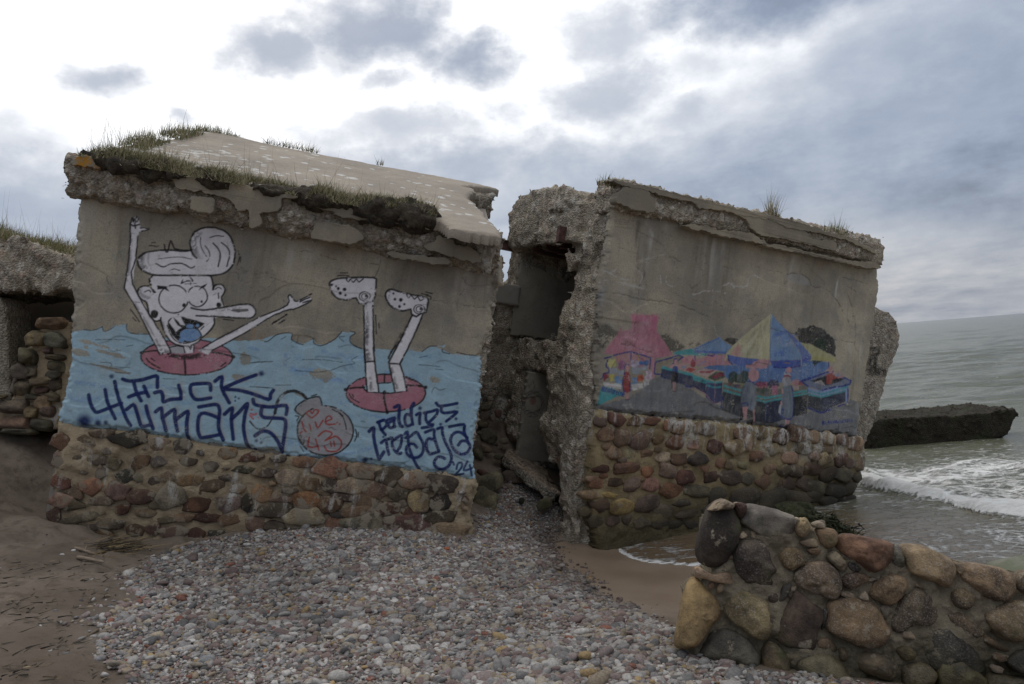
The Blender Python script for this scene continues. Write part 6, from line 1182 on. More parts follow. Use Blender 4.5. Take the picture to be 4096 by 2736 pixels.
gl.new(named('idx', 'INT'), ip.inputs['Instance Index']); e2r = gn.new('FunctionNodeEulerToRotation'); gl.new(named('rot', 'FLOAT_VECTOR'), e2r.inputs[0]); gl.new(e2r.outputs[0], ip.inputs['Rotation']); gl.new(named('scl', 'FLOAT_VECTOR'), ip.inputs['Scale'])
def store(src, name, tp, val):
    s_ = gn.new('GeometryNodeStoreNamedAttribute'); s_.data_type = tp; s_.domain = 'INSTANCE'; s_.inputs['Name'].default_value = name; gl.new(src, s_.inputs['Geometry'])
    v_ = [q for q in s_.inputs if q.name == 'Value' and q.enabled][0]
    if hasattr(val, 'links'): gl.new(val, v_)
    else: v_.default_value = val
    return s_.outputs[0]
s1 = store(ip.outputs[0], 'col', 'FLOAT_COLOR', named('colr', 'FLOAT_COLOR')); s2 = store(s1, 'isin', 'FLOAT', 1.0)
gl.new(s2, go.inputs[0]); md = pebs.modifiers.new('scatter', 'NODES'); md.node_group = ng

# odd stones and scraps that stand out on the shingle: things of their own
def at_ground(px, py, lift=0.): q = ground_hit([(px, py)])[0]; return Vector((q[0], q[1], q[2] + lift))
def odd(name, px, py, size, col, label, cat, k=0, flat=.6, seed=1, group=None):
    o = obj(name, PEB[k % len(PEB)], None, None, label, cat, group); p_ = at_ground(px, py, size * flat * .5)
    o.matrix_world = Matrix.Translation(p_) @ Matrix.Rotation(seed * 1.7, 4, 'Z') @ Matrix.Diagonal((size, size * .85, size * flat * 1.6, 1)); o.color = (*col, 1); return o
for px, py, s_, cc, lab in ((302.5, 593, .034, (.45, .11, .03), 'bright orange brick bit among grey pebbles, left of centre'), (297, 548.5, .026, (.42, .13, .05), 'small orange brick bit just below the cartoon bunker wall'), (400, 553, .026, (.42, .10, .04), 'orange brick bit on shingle below the end of the lettering'), (447, 549.5, .030, (.40, .12, .05), 'orange brick bit nearest the wet sand')):
    odd('brick_fragment', px, py, s_, cc, lab, 'brick fragment', 3, .6, px, 'brick bits on the shingle')
for px, py, s_, cc, lab, k in ((225, 594, .050, (.34, .29, .21), 'pitted tan cobble on the shingle below the painted bomb', 2), (218, 574, .045, (.36, .23, .13), 'orange-tan cobble on the upper shingle', 5), (207, 663, .062, (.24, .24, .235), 'large speckled grey cobble near the bottom edge', 7), (157, 638, .055, (.42, .34, .24), 'large flat tan cobble at the left side of the shingle', 1), (164, 641, .048, (.17, .135, .125), 'dark brown oval cobble beside the large tan one', 4),
                            (151, 659, .042, (.42, .32, .16), 'yellowish oval cobble at the left edge of the shingle', 8), (137, 645, .042, (.19, .11, .095), 'dark red-brown cobble at the left edge of the shingle', 3), (359, 611, .075, (.21, .165, .15), 'big dark brown cobble in the middle of the shingle', 6), (338, 680, .085, (.42, .39, .35), 'broad pale cobble at the bottom edge of the photo', 0), (448, 675, .05, (.26, .19, .185), 'purplish cobble low in the middle of the shingle', 9), (470, 681, .055, (.30, .24, .22), 'rounded mauve cobble at the very bottom, near the centre', 5), (302, 655, .055, (.40, .31, .2), 'warm tan cobble low on the shingle', 2)):
    odd('cobble', px, py, s_ * .8, cc, lab, 'cobble', k, .62, px, 'cobbles on the shingle')

# ------------------------------------------------------------------ sea
yr = [4.6]
while yr[-1] < 9000: yr.append(yr[-1] * (1.0075 if yr[-1] < 60 else 1.02) + .0)
yr = np.array(yr); tx = np.concatenate([np.linspace(-3, -.08, 12), np.linspace(-.03, .78, 460), np.linspace(.85, 3, 14)])
SY, STX = np.meshgrid(yr, tx, indexing='ij'); SX = STX * (SY + .6) + .3
BORE = np.array([EYE + r_ * ((0.0 - 2.3) / r_[2]) for r_ in rays(T_('px', '820,478 850,484 870,489 891,494 915,497 941,501 962,510 1000,517.5 1024,519.5 1060,523'))])[:, :2]
# signed distance in y from the breaking front (positive seaward)
by = np.interp(SX.ravel(), BORE[:, 0], BORE[:, 1]).reshape(SX.shape) + (.16 * fbm(p3(SX, SX * 0, 1.6), 2, 3) + .22 * fbm(np.stack([SX.ravel() * 2.2, SY.ravel() * 2.2, 0 * SX.ravel()], 1), 3, 44)).reshape(SX.shape)
q_ = SY - by
def S2(kx, ky, seed, oct=3): return fbm(np.stack([SX.ravel() * kx, SY.ravel() * ky, np.zeros(SX.size)], 1), oct, seed).reshape(SX.shape)
offs = sstep(2, 14, q_) * sstep(400, 60, SY); nearw = sstep(120, 20, SY)
h = offs * (.16 * S2(.16, .42, 1, 2) + .10 * S2(.45, 1.1, 2, 2)) + nearw * .014 * S2(2.2, 4., 4, 2) * sstep(-2, 3, q_) + .006 * nearw * S2(3, 5, 6, 2)
bor = .11 * sstep(-.30, .25, q_) * sstep(3.4, .2, q_); lump_ = .05 * S2(5, 6, 9, 3)
b2y = by + 2.6 + .3 * np.sin(SX * 1.1); bor2 = .08 * sstep(-.35, .35, SY - b2y) * sstep(1.6, .2, SY - b2y)
inx = sstep(3.2, 4.6, SX)
h = h + inx * (bor + bor2) * (1 + 1.2 * S2(1.6, 2, 12, 2)) + inx * .6 * lump_ * sstep(-.1, .1, q_) * sstep(4, .5, q_)
foam = inx * (sstep(-.16, .14, q_) * (sstep(1.5, .15, q_) * .95 + .56 * sstep(7.5, 2.0, q_)) + .25 * sstep(-.2, .2, SY - b2y) * sstep(1.5, .1, SY - b2y))
foam = foam + .30 * sstep(1.5, 4, SX) * sstep(-6, -.6, q_) * sstep(.15, -.2, q_) * sstep(6.2, 7.4, SY) + .33 * sstep(6, 3, np.abs(SX - 6.5)) * sstep(1.6, .6, np.abs(SY - 7.6))
foam = foam + .55 * sstep(1.2, .2, np.abs(SX - 15.5)) * sstep(1.2, .2, np.abs(SY - 20))
gz = ground(SX, SY).reshape(SX.shape); depth = h - gz
sw = sstep(9.8, 9.0, SY) * sstep(2.2, 1.6, SX)                           # thin sheet of the last wave on the sand
h = h * (1 - .9 * sw) + .004
edge = sd_poly(SX, SY, np.array([EYE + r_ * ((0.006 - 2.3) / r_[2]) for r_ in rays(T_('px', '611,536.5 612,545 617,551 630,558 645,562 660,563.5 690,565 740,566 740,500 640,520'))])[:, :2]) + .03 * S2(5, 5, 22, 3)
h = np.where(sw > .01, h + .012 * sstep(.02, -.10, edge) - .05 * sstep(.0, .06, edge) * sw, h)
foam = foam + .95 * sw * sstep(.05, .02, np.abs(edge + .02)) + .20 * sw * sstep(0, -.08, edge)
V = np.stack([SX.ravel(), SY.ravel(), h.ravel()], 1); I = np.arange(len(V)).reshape(SX.shape)
Fq = np.stack([I[:-1, :-1], I[:-1, 1:], I[1:, 1:], I[1:, :-1]], -1).reshape(-1, 4)
M_SEA, t, b = material('sea_water'); g_ = t.node('ShaderNodeNewGeometry').outputs['Position']; fa = t.attr('foam')[2]; sh = t.attr('shallow')[2]
gw = t.vmul(g_, (1., 1.9, 1.)); n1 = t.noise(gw, .75, 6, .62); n2 = t.noise(gw, 3.2, 6, .65, w=2.); n3 = t.noise(t.vmul(g_, (1, 1.8, 1)), 6.5, 8, .70, 1.2, w=5.)
web = t.node('ShaderNodeTexVoronoi', feature='DISTANCE_TO_EDGE'); wv = t.node('ShaderNodeVectorMath', operation='ADD'); t.put(wv.inputs[0], t.vmul(g_, (4.2, 5.5, 1))); dn = t.noise(g_, 3.1, 5, .7, col=True); t.put(wv.inputs[1], t.vmul(dn, (1.6, 1.6, 0))); t.put(web.inputs['Vector'], wv.outputs[0]); web.inputs['Scale'].default_value = 1.
n5 = t.noise(t.vmul(g_, (1., 2.2, 1.)), 1.7, 6, .65, 1., w=3.3); fm = t.m('ADD', fa, t.m('ADD', off_(t, n3, 1.3), off_(t, n5, 1.5))); webm = t.m('MULTIPLY', t.mr(web.outputs[0], .16, .02), t.mr(fm, .12, .5)); fmask = t.m('MAXIMUM', t.mr(fm, .42, .74), t.m('MULTIPLY', webm, .8))
caps = t.m('MULTIPLY', t.mr(t.m('ADD', t.noise(t.vmul(g_, (.10, .3, .3)), 1., 4, .6, w=8.), t.m('MULTIPLY', n2, .35)), .90, .98), .5)
deep = t.mix(t.mr(n1, .35, .65), (.100, .104, .066), (.138, .140, .090)); col = t.mix(sh, deep, (.150, .105, .065))
fcol = t.mix(t.mr(n3, .3, .7), (.50, .49, .46), (.70, .70, .68))
col = t.mix(fmask, col, fcol)
t.put(b.inputs['Base Color'], col); t.put(b.inputs['Roughness'], t.mr(fmask, 0, 1, .16, .8)); b.inputs['IOR'].default_value = 1.33; b.inputs['Specular IOR Level'].default_value = .42
far = t.sep(g_)[1]; hh = t.m('ADD', t.m('MULTIPLY', n1, t.mr(far, 8, 24, .0, 1.2)), t.m('ADD', t.m('MULTIPLY', n2, t.mr(far, 6, 20, .12, .45)), t.m('MULTIPLY', fmask, .25)))
t.put(b.inputs['Normal'], t.bump(hh, .75, .30))
sea = obj('sea', mesh_of('sea', V, Fq, [M_SEA], True, {'foam': foam.ravel(), 'shallow': (sstep(.75, .05, depth) * sstep(12.5, 8.5, SY)).ravel()}), None, 'structure', 'grey-green sea reaching to the tilted horizon, breaking in white foam near the bunkers', 'sea')
# ------------------------------------------------------------------ the near rubble-stone wall
NW = Frame.three(P(680, 650, 4.62), P(1024, 684, 4.42), P(700, 500, 4.74))
NROOT = empty('stone_wall', NW.M(), 'low broken wall of big rounded boulders in sandy mortar, lower right', 'wall')
M_STN = stone_material('boulder_stone', NROOT, None, (.30, .62), .05, .03)
M_MON = mortar_material('mortar_near', NROOT, None, (.30, .62), ((.33, .275, .19), (.225, .185, .125)))
wn = Wall(NW, -.25, 2.9, -.9, 1.05, .0105)
on = NW.uv(T_('A', '180,1700 200,1060 260,1040 240,760 310,680 330,640 420,560 360,420 400,250 540,240 590,290 640,300 880,330 920,290 1000,310 1040,345 1150,345 1190,420 1300,420 1500,440 1590,470 1690,470 1890,560 2250,620 2600,700 3300,850 3300,1900'))
sdn = sd_poly(wn.U, wn.V, on) + .02 * wn.j1 + .02 * wn.fl
dn_ = (.004 + .055 * fbm(p3(wn.U, wn.V, 4.2), 3, 231) + .034 * fbm(p3(wn.U, wn.V, 13), 3, 233, .6) + .010 * fbm(p3(wn.U, wn.V, 45), 2, 235)).reshape(wn.U.shape) - .05 * sstep(-.06, 0, sdn) ** 2
MORT = wn.build(dn_, sdn < 0, [('mortar', None, {})], M_MON, NROOT, skirt=.40)['mortar']
core_on = on.copy()
rubble('wall_core', lambda p: np.maximum(sd_poly(p[:, 0], p[:, 1], core_on) + .05, np.abs(p[:, 2] + .26) - .17), (-.3, -1.0, -.55), (3.0, 1.1, .0), .036, M_MON, NROOT, amp=.05, freq=5, seed=61)
NS = [('K', '360,215 335,290 305,390 293,450 298,520 318,572 370,587 445,578 500,512 535,450 566,352 560,290 530,215 505,175 450,165 395,175', .12, (.075, .065, .058), .0),
      ('', '395,172 430,155 455,148 490,165 520,180 508,205 450,215 400,222 365,222 358,212', .135, (.27, .225, .175), .0), ('', '525,178 560,172 597,182 600,222 572,276 538,242', .09, (.15, .07, .06), .5),
      ('', '608,192 650,183 720,200 795,218 912,278 893,425 822,418 722,396 640,345 572,300 585,240', .105, (.20, .20, .20), .6), ('', '912,310 945,272 985,278 1006,330 975,382 935,390 905,352', .075, (.30, .24, .14), 0), ('', '1018,305 1060,288 1095,312 1088,335 1030,328', .05, (.32, .29, .24), 0),
      ('', '1045,338 1110,332 1168,355 1172,420 1122,463 1075,436 1050,390', .075, (.20, .135, .085), .2), ('', '1163,435 1190,388 1250,368 1350,388 1490,418 1528,455 1512,532 1442,592 1392,612 1320,562 1240,512 1180,478', .125, (.23, .125, .085), .1), ('', '1525,448 1588,458 1582,592 1520,588', .05, (.17, .17, .165), .6),
      ('', '1588,450 1680,438 1780,472 1892,540 1912,640 1892,718 1800,682 1700,642 1620,602 1590,522', .12, (.33, .25, .155), .2), ('', '1955,562 2060,555 2200,588 2285,640 2292,722 2230,785 2130,785 2030,722 1955,660 1945,610', .12, (.22, .155, .10), .1), ('', '2295,640 2348,600 2440,620 2500,700 2420,760 2310,720', .10, (.25, .19, .13), .2),
      ('', '518,490 545,438 600,403 700,412 732,460 772,560 788,602 752,650 778,702 732,732 650,702 570,642 530,572', .125, (.105, .088, .080), .0), ('', '812,500 860,452 920,460 968,550 920,582 880,597 828,567', .085, (.30, .225, .115), 0), ('', '1110,508 1150,473 1200,510 1228,562 1200,602 1150,562', .06, (.33, .30, .22), 0),
      ('', '1245,540 1300,565 1345,612 1290,607 1250,582', .035, (.07, .07, .07), .6), ('', '888,640 950,568 1040,538 1130,562 1192,630 1197,712 1160,777 1080,762 1000,732 930,702', .125, (.25, .195, .145), .0), ('', '1198,650 1240,616 1330,613 1372,650 1320,692 1260,717 1208,692', .075, (.17, .115, .08), .0),
      ('', '1368,740 1410,668 1500,623 1590,638 1608,700 1550,782 1490,812 1400,782', .10, (.22, .155, .095), .3), ('', '278,600 300,573 390,620 490,608 527,640 512,682 440,677 350,652 285,642', .085, (.36, .26, .19), .1), ('', '233,690 290,645 350,690 402,740 442,830 432,900 372,960 302,1062 230,1092 162,1062 173,950 203,800', .14, (.33, .24, .115), .15),
      ('', '468,860 500,780 560,733 640,743 722,790 748,880 752,990 712,1032 640,1012 570,962 498,902', .135, (.28, .235, .13), .1), ('', '908,720 950,738 1010,798 1072,850 1078,920 1042,980 1032,1082 940,1092 830,1062 758,1012 763,960 818,890 868,800', .11, (.115, .085, .072), .5), ('', '1128,800 1200,773 1330,783 1420,828 1472,920 1502,990 1462,1062 1370,1082 1280,1062 1180,1012 1098,962 1108,880', .135, (.215, .150, .092), .0),
      ('', '1488,920 1530,848 1600,748 1680,713 1772,770 1842,870 1832,930 1740,942 1640,942 1560,987 1500,952', .10, (.13, .105, .080), .4), ('', '1898,740 1950,708 2010,743 2027,800 1972,842 1908,812', .085, (.20, .155, .095), 0), ('', '323,1080 380,998 460,963 560,998 642,1060 692,1130 687,1212 590,1202 480,1192 390,1187 318,1132', .12, (.13, .135, .125), .3),
      ('', '713,1080 750,1043 822,1090 872,1160 882,1282 800,1300 728,1270 703,1180', .10, (.20, .155, .10), .3), ('', '916,1192 990,1128 1090,1113 1172,1150 1232,1230 1280,1300 1270,1400 1080,1420 960,1370 940,1290', .13, (.25, .235, .165), .0), ('', '1293,1160 1350,1108 1450,1118 1532,1160 1548,1230 1500,1282 1400,1262 1308,1222', .10, (.19, .155, .115), .1),
      ('', '1662,1050 1760,998 1850,950 1962,1010 2052,1080 2112,1190 2082,1242 1960,1222 1820,1232 1738,1172', .10, (.085, .085, .080), .6), ('', '1048,1040 1110,1018 1182,1095 1112,1112 1050,1082', .055, (.20, .14, .10), .4), ('', '1538,1090 1600,1068 1662,1110 1652,1152 1580,1162', .06, (.20, .17, .09), .0), ('', '1808,1200 1860,1138 1930,1128 1992,1200 2082,1245 2125,1310 2000,1420 1850,1380 1798,1290', .12, (.20, .19, .12), .1),
      ('', '1868,885 1980,858 2050,920 2092,1000 2040,1015 1950,962', .05, (.22, .17, .11), .4), ('', '2088,870 2200,808 2348,788 2480,860 2470,990 2350,1030 2250,1042 2148,982 2098,922', .12, (.20, .155, .10), .1), ('', '2228,1142 2348,1078 2440,1110 2460,1240 2360,1250 2258,1212', .10, (.10, .10, .095), .5), ('', '833,690 880,678 862,740 848,782 808,802', .05, (.14, .14, .135), .6), ('', '1448,820 1500,818 1502,850 1480,905 1450,890', .04, (.24, .22, .19), .6),
      ('', '1588,1210 1700,1178 1792,1240 1765,1315 1700,1390 1600,1360', .10, (.20, .175, .12), .2), ('', '1183,1090 1230,1098 1228,1172 1188,1162', .05, (.22, .17, .10), .1), ('', '2128,1242 2250,1258 2348,1268 2460,1300 2400,1420 2200,1430 2110,1350', .10, (.17, .16, .11), .2), ('', '538,372 590,352 608,385 572,400', .045, (.46, .40, .33), .6), ('', '490,500 515,495 518,525 495,530', .03, (.36, .29, .2), 0), ('', '1188,735 1240,728 1292,765 1270,775 1200,760', .04, (.36, .30, .23), .5), ('', '1308,765 1345,728 1372,785 1325,780', .04, (.42, .38, .32), .6),
      ('', '900,272 925,265 938,285 918,300', .04, (.50, .45, .38), .3), ('', '940,420 990,400 1055,405 1050,445 980,450', .035, (.33, .28, .21), .4), ('', '985,470 1040,455 1075,475 1060,502 1010,498', .04, (.20, .14, .09), .2), ('', '745,880 800,900 760,960 750,930', .035, (.14, .12, .10), .6), ('', '1085,850 1110,842 1105,920 1080,975', .03, (.06, .06, .065), .6), ('', '880,700 918,690 915,720 885,735', .03, (.40, .36, .30), .5), ('', '860,1130 940,1110 1000,1100 980,1130 910,1180 880,1180', .04, (.26, .23, .17), .5), ('', '1290,1400 1400,1310 1560,1300 1600,1400 1500,1480 1320,1480', .1, (.16, .15, .10), .1), ('', '1350,660 1400,640 1420,655 1385,668', .03, (.30, .26, .2), .5), ('', '740,745 790,738 800,790 750,795', .04, (.13, .10, .09), .4), ('', '1640,640 1690,700 1730,720 1650,690', .02, (.2, .15, .1), .4), ('', '1895,545 1950,560 1960,610 1925,620', .05, (.30, .25, .18), .3), ('', '2010,965 2110,1000 2260,1110 2200,1110 2060,1020', .05, (.20, .15, .10), .5)]
for i, (_, pts, hg, cc, fc) in enumerate(NS):
    cc = np.array(cc) * .78 + np.mean(cc) * np.array((1.25, .97, .70)) * .24
    dome_stone('stone', NW.uv(T_('A', pts)), .0 if i != 1 else .03, hg * .86, M_STN, MORT, cc * .80, 300 + i, facet=max(fc, .35), power=2.5 if fc < .3 else 3.0, rings=15)
rsn = np.random.RandomState(77)
polys = [NW.uv(T_('A', s_)) for _, s_, *_ in NS]; placed = []
for k in range(2600):
    if len(placed) > 70: break
    u_, v_ = rsn.uniform(.02, 2.3), rsn.uniform(-.5, .85); r_ = rsn.uniform(.015, .04)
    if sd_poly(np.array([u_]), np.array([v_]), on)[0] > -.04 or any(sd_poly(np.array([u_]), np.array([v_]), q)[0] < r_ * .8 for q in polys) or any(math.hypot(u_ - a, v_ - b_) < r_ + c_ for a, b_, c_ in placed): continue
    placed.append((u_, v_, r_)); me = KL[rsn.randint(len(KL))]
    o = bpy.data.objects.new('stone', me); COL.objects.link(o); o.parent = MORT
    o.matrix_local = Matrix.Translation((u_, v_, .012)) @ Matrix.Rotation(rsn.uniform(0, 6.28), 4, 'Z') @ Matrix.Diagonal((r_ * 1.25, r_ * .8, r_ * .9, 1)); o.color = (*(np.array(SC[rsn.choice(list('LTBVGWO'))]) * .95), 1)

# ------------------------------------------------------------------ collapsed bunker at the left edge
QF = up_frame(30, 300, 9.0)
QROOT = empty('collapsed_bunker', QF.M(), 'collapsed bunker with grass on top and a dark hollow, at the left edge', 'ruin')
rp_ = QF.uv(T_('px', '-90,212 -30,228 0,237 20,242 45,250 60,258 76,264 110,280 110,296 76,288 62,285 52,293 42,291 28,288 10,285 0,289 -40,296 -90,300'))
rubble('roof_mass', lambda p: np.maximum(sd_poly(p[:, 0], p[:, 1], rp_), np.abs(p[:, 2] + .85) - .9) + .0, (-1.6, -.2, -2.0), (1.1, 1.3, .3), .034, M_RUBD, QROOT, amp=.09, freq=2.8, seed=71, big=(.05, 1.2), chunk=(.3, .035))
pl_ = QF.uv(T_('px', '-70,285 3,298 8.5,309 10,340 12,372 14,394 12,404 -70,420'))
rubble('concrete_pillar', lambda p: np.maximum(sd_poly(p[:, 0], p[:, 1], pl_), np.abs(p[:, 2] + .2) - .25), (-1.6, -1.6, -.6), (.1, .4, .2), .028, M_RUB, QROOT, amp=.022, freq=5, seed=73, tone=lambda V: np.array((.21, .185, .145)) * (1 + .45 * fbm(V * 5, 3, 4)[:, None]), peb=(.08, .004))
ms_ = QF.uv(T_('px', '42,321 74,320 90,404 76,430 58,430 12,432 -10,428 -40,436 -60,410 0,400 17,396 19,367 26,348 33,335 42,333'))
rubble('masonry', lambda p: np.maximum(sd_poly(p[:, 0], p[:, 1], ms_) + .03, np.abs(p[:, 2] + .25) - .32), (-1.4, -1.8, -.8), (1.0, .1, .35), .03, M_MOL, QROOT, amp=.05, freq=5, seed=75)
MASX = 0
MAS = bpy.data.objects['masonry']
M_STQ = stone_material('stones_ruin', None, None, None)
LUMPS_KEEP = LUMPS; LUMPS = [lump(700 + k, rough=.34, facet=1., sub=2, boxy=.9) for k in range(8)]
KQ = lib(M_STQ, 'ruin'); LUMPS = LUMPS_KEEP
QST = parse('ru', '600,245,140,62,W 430,405,98,76,L 640,420,105,72,G 340,580,82,78,T 540,535,52,32,P 640,600,95,32,T 270,745,88,72,G 370,740,60,60,G 300,905,82,80,L 210,900,30,70,G 480,850,85,30,L 640,700,85,52,T 640,870,60,62,T 480,935,75,36,P 610,1010,66,42,T 170,1115,165,72,G 480,1085,85,72,L 375,1165,60,60,W 560,1160,72,60,V 190,1290,170,76,L 500,1300,105,60,T 270,1365,160,36,T 30,1320,45,62,G 60,1005,52,22,L 430,1010,80,24,T 620,780,60,40,G 400,620,40,60,T')
set_stones(QF, MAS, KQ, [(c, rx, ry, {'W': 'T', 'L': 'T', 'T': 'N', 'P': 'V'}.get(k, k)) for c, rx, ry, k in QST], .06, .14, 1.16)
DK = box_mesh('inner_wall', (-1.5, -1.9, -2.3), (1.1, .5, -1.9), M_CORE); obj('cave_wall', DK, QROOT)
obj('cave_wall', box_mesh('cave_wall', (-.26, -1.6, -1.5), (-.12, -.1, -1.1), M_CORE), QROOT)
obj('cave_wall', box_mesh('cave_wall', (-1.5, -2.0, -1.9), (1.1, -1.35, -.55), M_CORE), QROOT)
obj('cave_wall', box_mesh('cave_wall', (-1.75, -2.0, -1.9), (-1.45, 1.0, .0), M_CORE), QROOT)

# ------------------------------------------------------------------ tilted slab behind the right bunker, and the block in the surf
SF = up_frame(885, 370, 11.5)
sp_ = SF.uv(T_('px', '846,300 866,300 878.4,305.8 893.6,313 898.4,319.4 902.7,335.3 899,348 895.2,357.7 886.4,378.4 879.2,399 869.6,423 862,441 858,470 835,470 835,330'))
GRAF = [T_('B', s_) for s_ in ('295,385 330,380 350,400', '290,440 310,425 325,440', '285,460 335,415', '295,430 320,455', '280,480 290,500 310,490 315,505', '315,470 325,490', '275,520 285,510 280,535 290,545', '280,525 290,525', '305,515 310,540', '320,510 322,545', '340,515 342,545', '350,510 375,550 378,515', '325,530 340,528')]
GRQ = [SF.uv(g) for g in GRAF]
def slab_tone(V):
    C = rubble_tone(V, 81, .05) * .85 + .02; d = np.full(len(V), 9.)
    for g in GRQ:
        for i in range(len(g) - 1):
            a, e = g[i], g[i + 1] - g[i]; t_ = np.clip(((V[:, 0] - a[0]) * e[0] + (V[:, 1] - a[1]) * e[1]) / (e @ e), 0, 1); d = np.minimum(d, np.hypot(V[:, 0] - a[0] - t_ * e[0], V[:, 1] - a[1] - t_ * e[1]))
    k = (sstep(.034, .014, d) * (V[:, 2] > -.15))[:, None]; return C * (1 - k) + .02 * k
rubble('concrete_slab', lambda p: np.maximum(sd_poly(p[:, 0], p[:, 1], sp_), np.abs(p[:, 2] + .25 + .15 * p[:, 1]) - .26), (-.8, -1.7, -.9), (.5, 1.2, .45), .028, M_RUB, None, amp=.03, freq=4, peb=(.05, .010), seed=81, tone=slab_tone, label='rough tilted concrete slab with black scrawls leaning behind the market bunker', cat='slab').matrix_world = SF.M()
BF = up_frame(945, 430, 15.2)
bp_ = BF.uv(T_('px', '862,446 866,426 877,419 900,417 925,416 950,415 975,413 995,410 1016,409 1019.6,415 1011,425 1005,434 985,441 968,449 930,458 862,458'))
rubble('concrete_block', lambda p: np.maximum(sd_poly(p[:, 0], p[:, 1], bp_), np.abs(p[:, 2] + .75) - .78 - .12 * fbm(np.c_[p[:, 0] * 2, p[:, 0] * 0, p[:, 2] * 2], 2, 3)) , (-1.8, -.8, -1.8), (1.6, .7, .35), .034, M_RUBM, None, amp=.04, freq=4.5, seed=83, big=(.05, 1.5), label='dark mossy concrete block lying in the surf', cat='concrete block').matrix_world = BF.M()

# ------------------------------------------------------------------ boulders and fallen pieces between the bunkers
M_BLD = stone_material('fallen_stone', None, None, None, 0, .06)
KB = lib(M_BLD, 'fallen')
def rock(name, reg, cx, cy, rx, ry, d, col, label, cat, k, group='rocks in the gap between the bunkers', ang=0.):
    c = T_(reg, [(cx, cy)])[0]; s_ = S_(reg, 1) * d / FPX; p_ = P(c[0], c[1], d)
    o = obj(name, KB[k % len(KB)], None, None, label, cat, group)
    o.matrix_world = Matrix.Translation(p_) @ Matrix.Rotation(ang, 4, 'Y') @ Matrix.Diagonal((rx * s_, (rx + ry) * .5 * s_, ry * s_, 1)); o.color = (*col, 1); return o
for a in (('gp', 245, 1040, 150, 95, 9.3, (.17, .165, .11), 'big greenish boulder at the corner of the cartoon bunker, upper of two', 3), ('gp', 205, 1215, 125, 115, 9.05, (.16, .155, .10), 'greenish boulder sitting on the pebbles at the corner of the cartoon bunker', 5), ('gp', 500, 985, 110, 70, 9.7, (.12, .095, .07), 'dark brown boulder wedged under the fallen floor slab', 7),
          ('gp', 250, 585, 90, 72, 10.4, (.18, .17, .125), 'rounded olive boulder half sunk in the sand slope', 2), ('gp', 400, 635, 48, 32, 10.3, (.19, .17, .135), 'small grey boulder left of the lower doorway', 4), ('gp', 150, 755, 48, 72, 9.9, (.13, .125, .085), 'dark mossy stone beside the plaster edge of the cartoon bunker', 6), ('gp', 230, 715, 62, 38, 10.0, (.22, .17, .13), 'flat tan stone on the sand slope in the gap', 8),
          ('gp', 235, 300, 75, 45, 10.8, (.20, .18, .14), 'tan block at the top of the rubble in the gap', 0), ('gp', 205, 405, 58, 42, 10.6, (.20, .17, .135), 'brownish stone high on the sand slope', 9), ('gp', 340, 370, 34, 40, 10.7, (.17, .10, .085), 'small reddish stone high on the sand slope', 1), ('gp', 290, 415, 28, 34, 10.5, (.34, .30, .26), 'pale splinter of stone high on the sand slope', 12), ('gp', 345, 790, 55, 28, 9.9, (.17, .155, .10), 'low olive stone beside the end of the floor slab', 10),
          ('gp', 450, 1075, 38, 26, 9.5, (.24, .20, .165), 'small pale stone at the head of the pebbles', 11), ('gp', 570, 1215, 26, 30, 9.3, (.02, .018, .015), 'small black lump on the pebbles in the gap', 13), ('gp', 790, 1240, 80, 52, 9.2, (.13, .115, .07), 'mossy stone in the hollow under the market bunker', 3), ('gp', 200, 940, 60, 30, 9.6, (.14, .085, .065), 'reddish flat stone above the greenish boulders', 8), ('gp', 160, 560, 30, 22, 10.2, (.11, .10, .085), 'little dark stone beside the olive boulder', 6), ('gp', 320, 670, 26, 14, 10.2, (.10, .085, .07), 'little dark stone in the middle of the sand slope', 4), ('gp', 360, 702, 34, 16, 10.1, (.12, .10, .08), 'thin dark stone low on the sand slope', 2), ('gp', 195, 470, 55, 34, 10.5, (.16, .14, .10), 'flat mossy stone below the brownish one', 5)):
    rock('boulder', *a[:8], 'boulder', a[8], ang=.3 * (a[8] % 3 - 1))
# fallen floor slab with sand on it
fs = [P(x, y, d) for x, y, d in ((505, 455, 9.75), (516, 465, 9.6), (530, 474, 9.45), (546, 485, 9.3), (562, 490, 9.3), (562, 448, 10.6), (510, 448, 10.7))]
FS = Frame.three(fs[0], fs[3], fs[6]); fq = np.array([((p_ - FS.o) @ FS.u, (p_ - FS.o) @ FS.v) for p_ in fs])
def fs_tone(V):
    k = sstep(-.035, -.01, V[:, 2])[:, None]; n_ = fbm(V * np.array((5, 16, 5)), 3, 3)[:, None]
    return rubble_tone(V, 87, .06) * .40 * (1 - k) + k * np.array((.27, .20, .145)) * (1 + .4 * n_)
rubble('floor_slab', lambda p: np.maximum(sd_poly(p[:, 0], p[:, 1], fq), np.abs(p[:, 2] + .06) - .07), fq.min(0).tolist() * 0 + [fq[:, 0].min() - .15, fq[:, 1].min() - .15, -.3], [fq[:, 0].max() + .15, fq[:, 1].max() + .15, .15], .022, M_RUB, None, amp=.045, freq=6, peb=(.06, .006), seed=87, tone=fs_tone, label='broken floor slab drifted with sand, sloping out of the lower doorway', cat='slab').matrix_world = FS.M()
UF = up_frame(535, 475, 9.55)
up_ = UF.uv(T_('gp', '415,790 470,830 520,860 600,900 650,950 720,1000 800,1040 880,1120 980,1180 1000,1300 930,1330 870,1180 760,1110 660,1060 600,1000 520,900 440,850'))
rubble('slab_edge', lambda p: np.maximum(sd_poly(p[:, 0], p[:, 1], up_), np.abs(p[:, 2] + .2 - .3 * p[:, 0]) - .16), (-.6, -1.1, -.6), (.6, .5, .4), .026, M_RUBM, None, amp=.04, freq=5, seed=91, label='ragged dark edge of the fallen floor slab above the pebbles', cat='slab edge').matrix_world = UF.M()

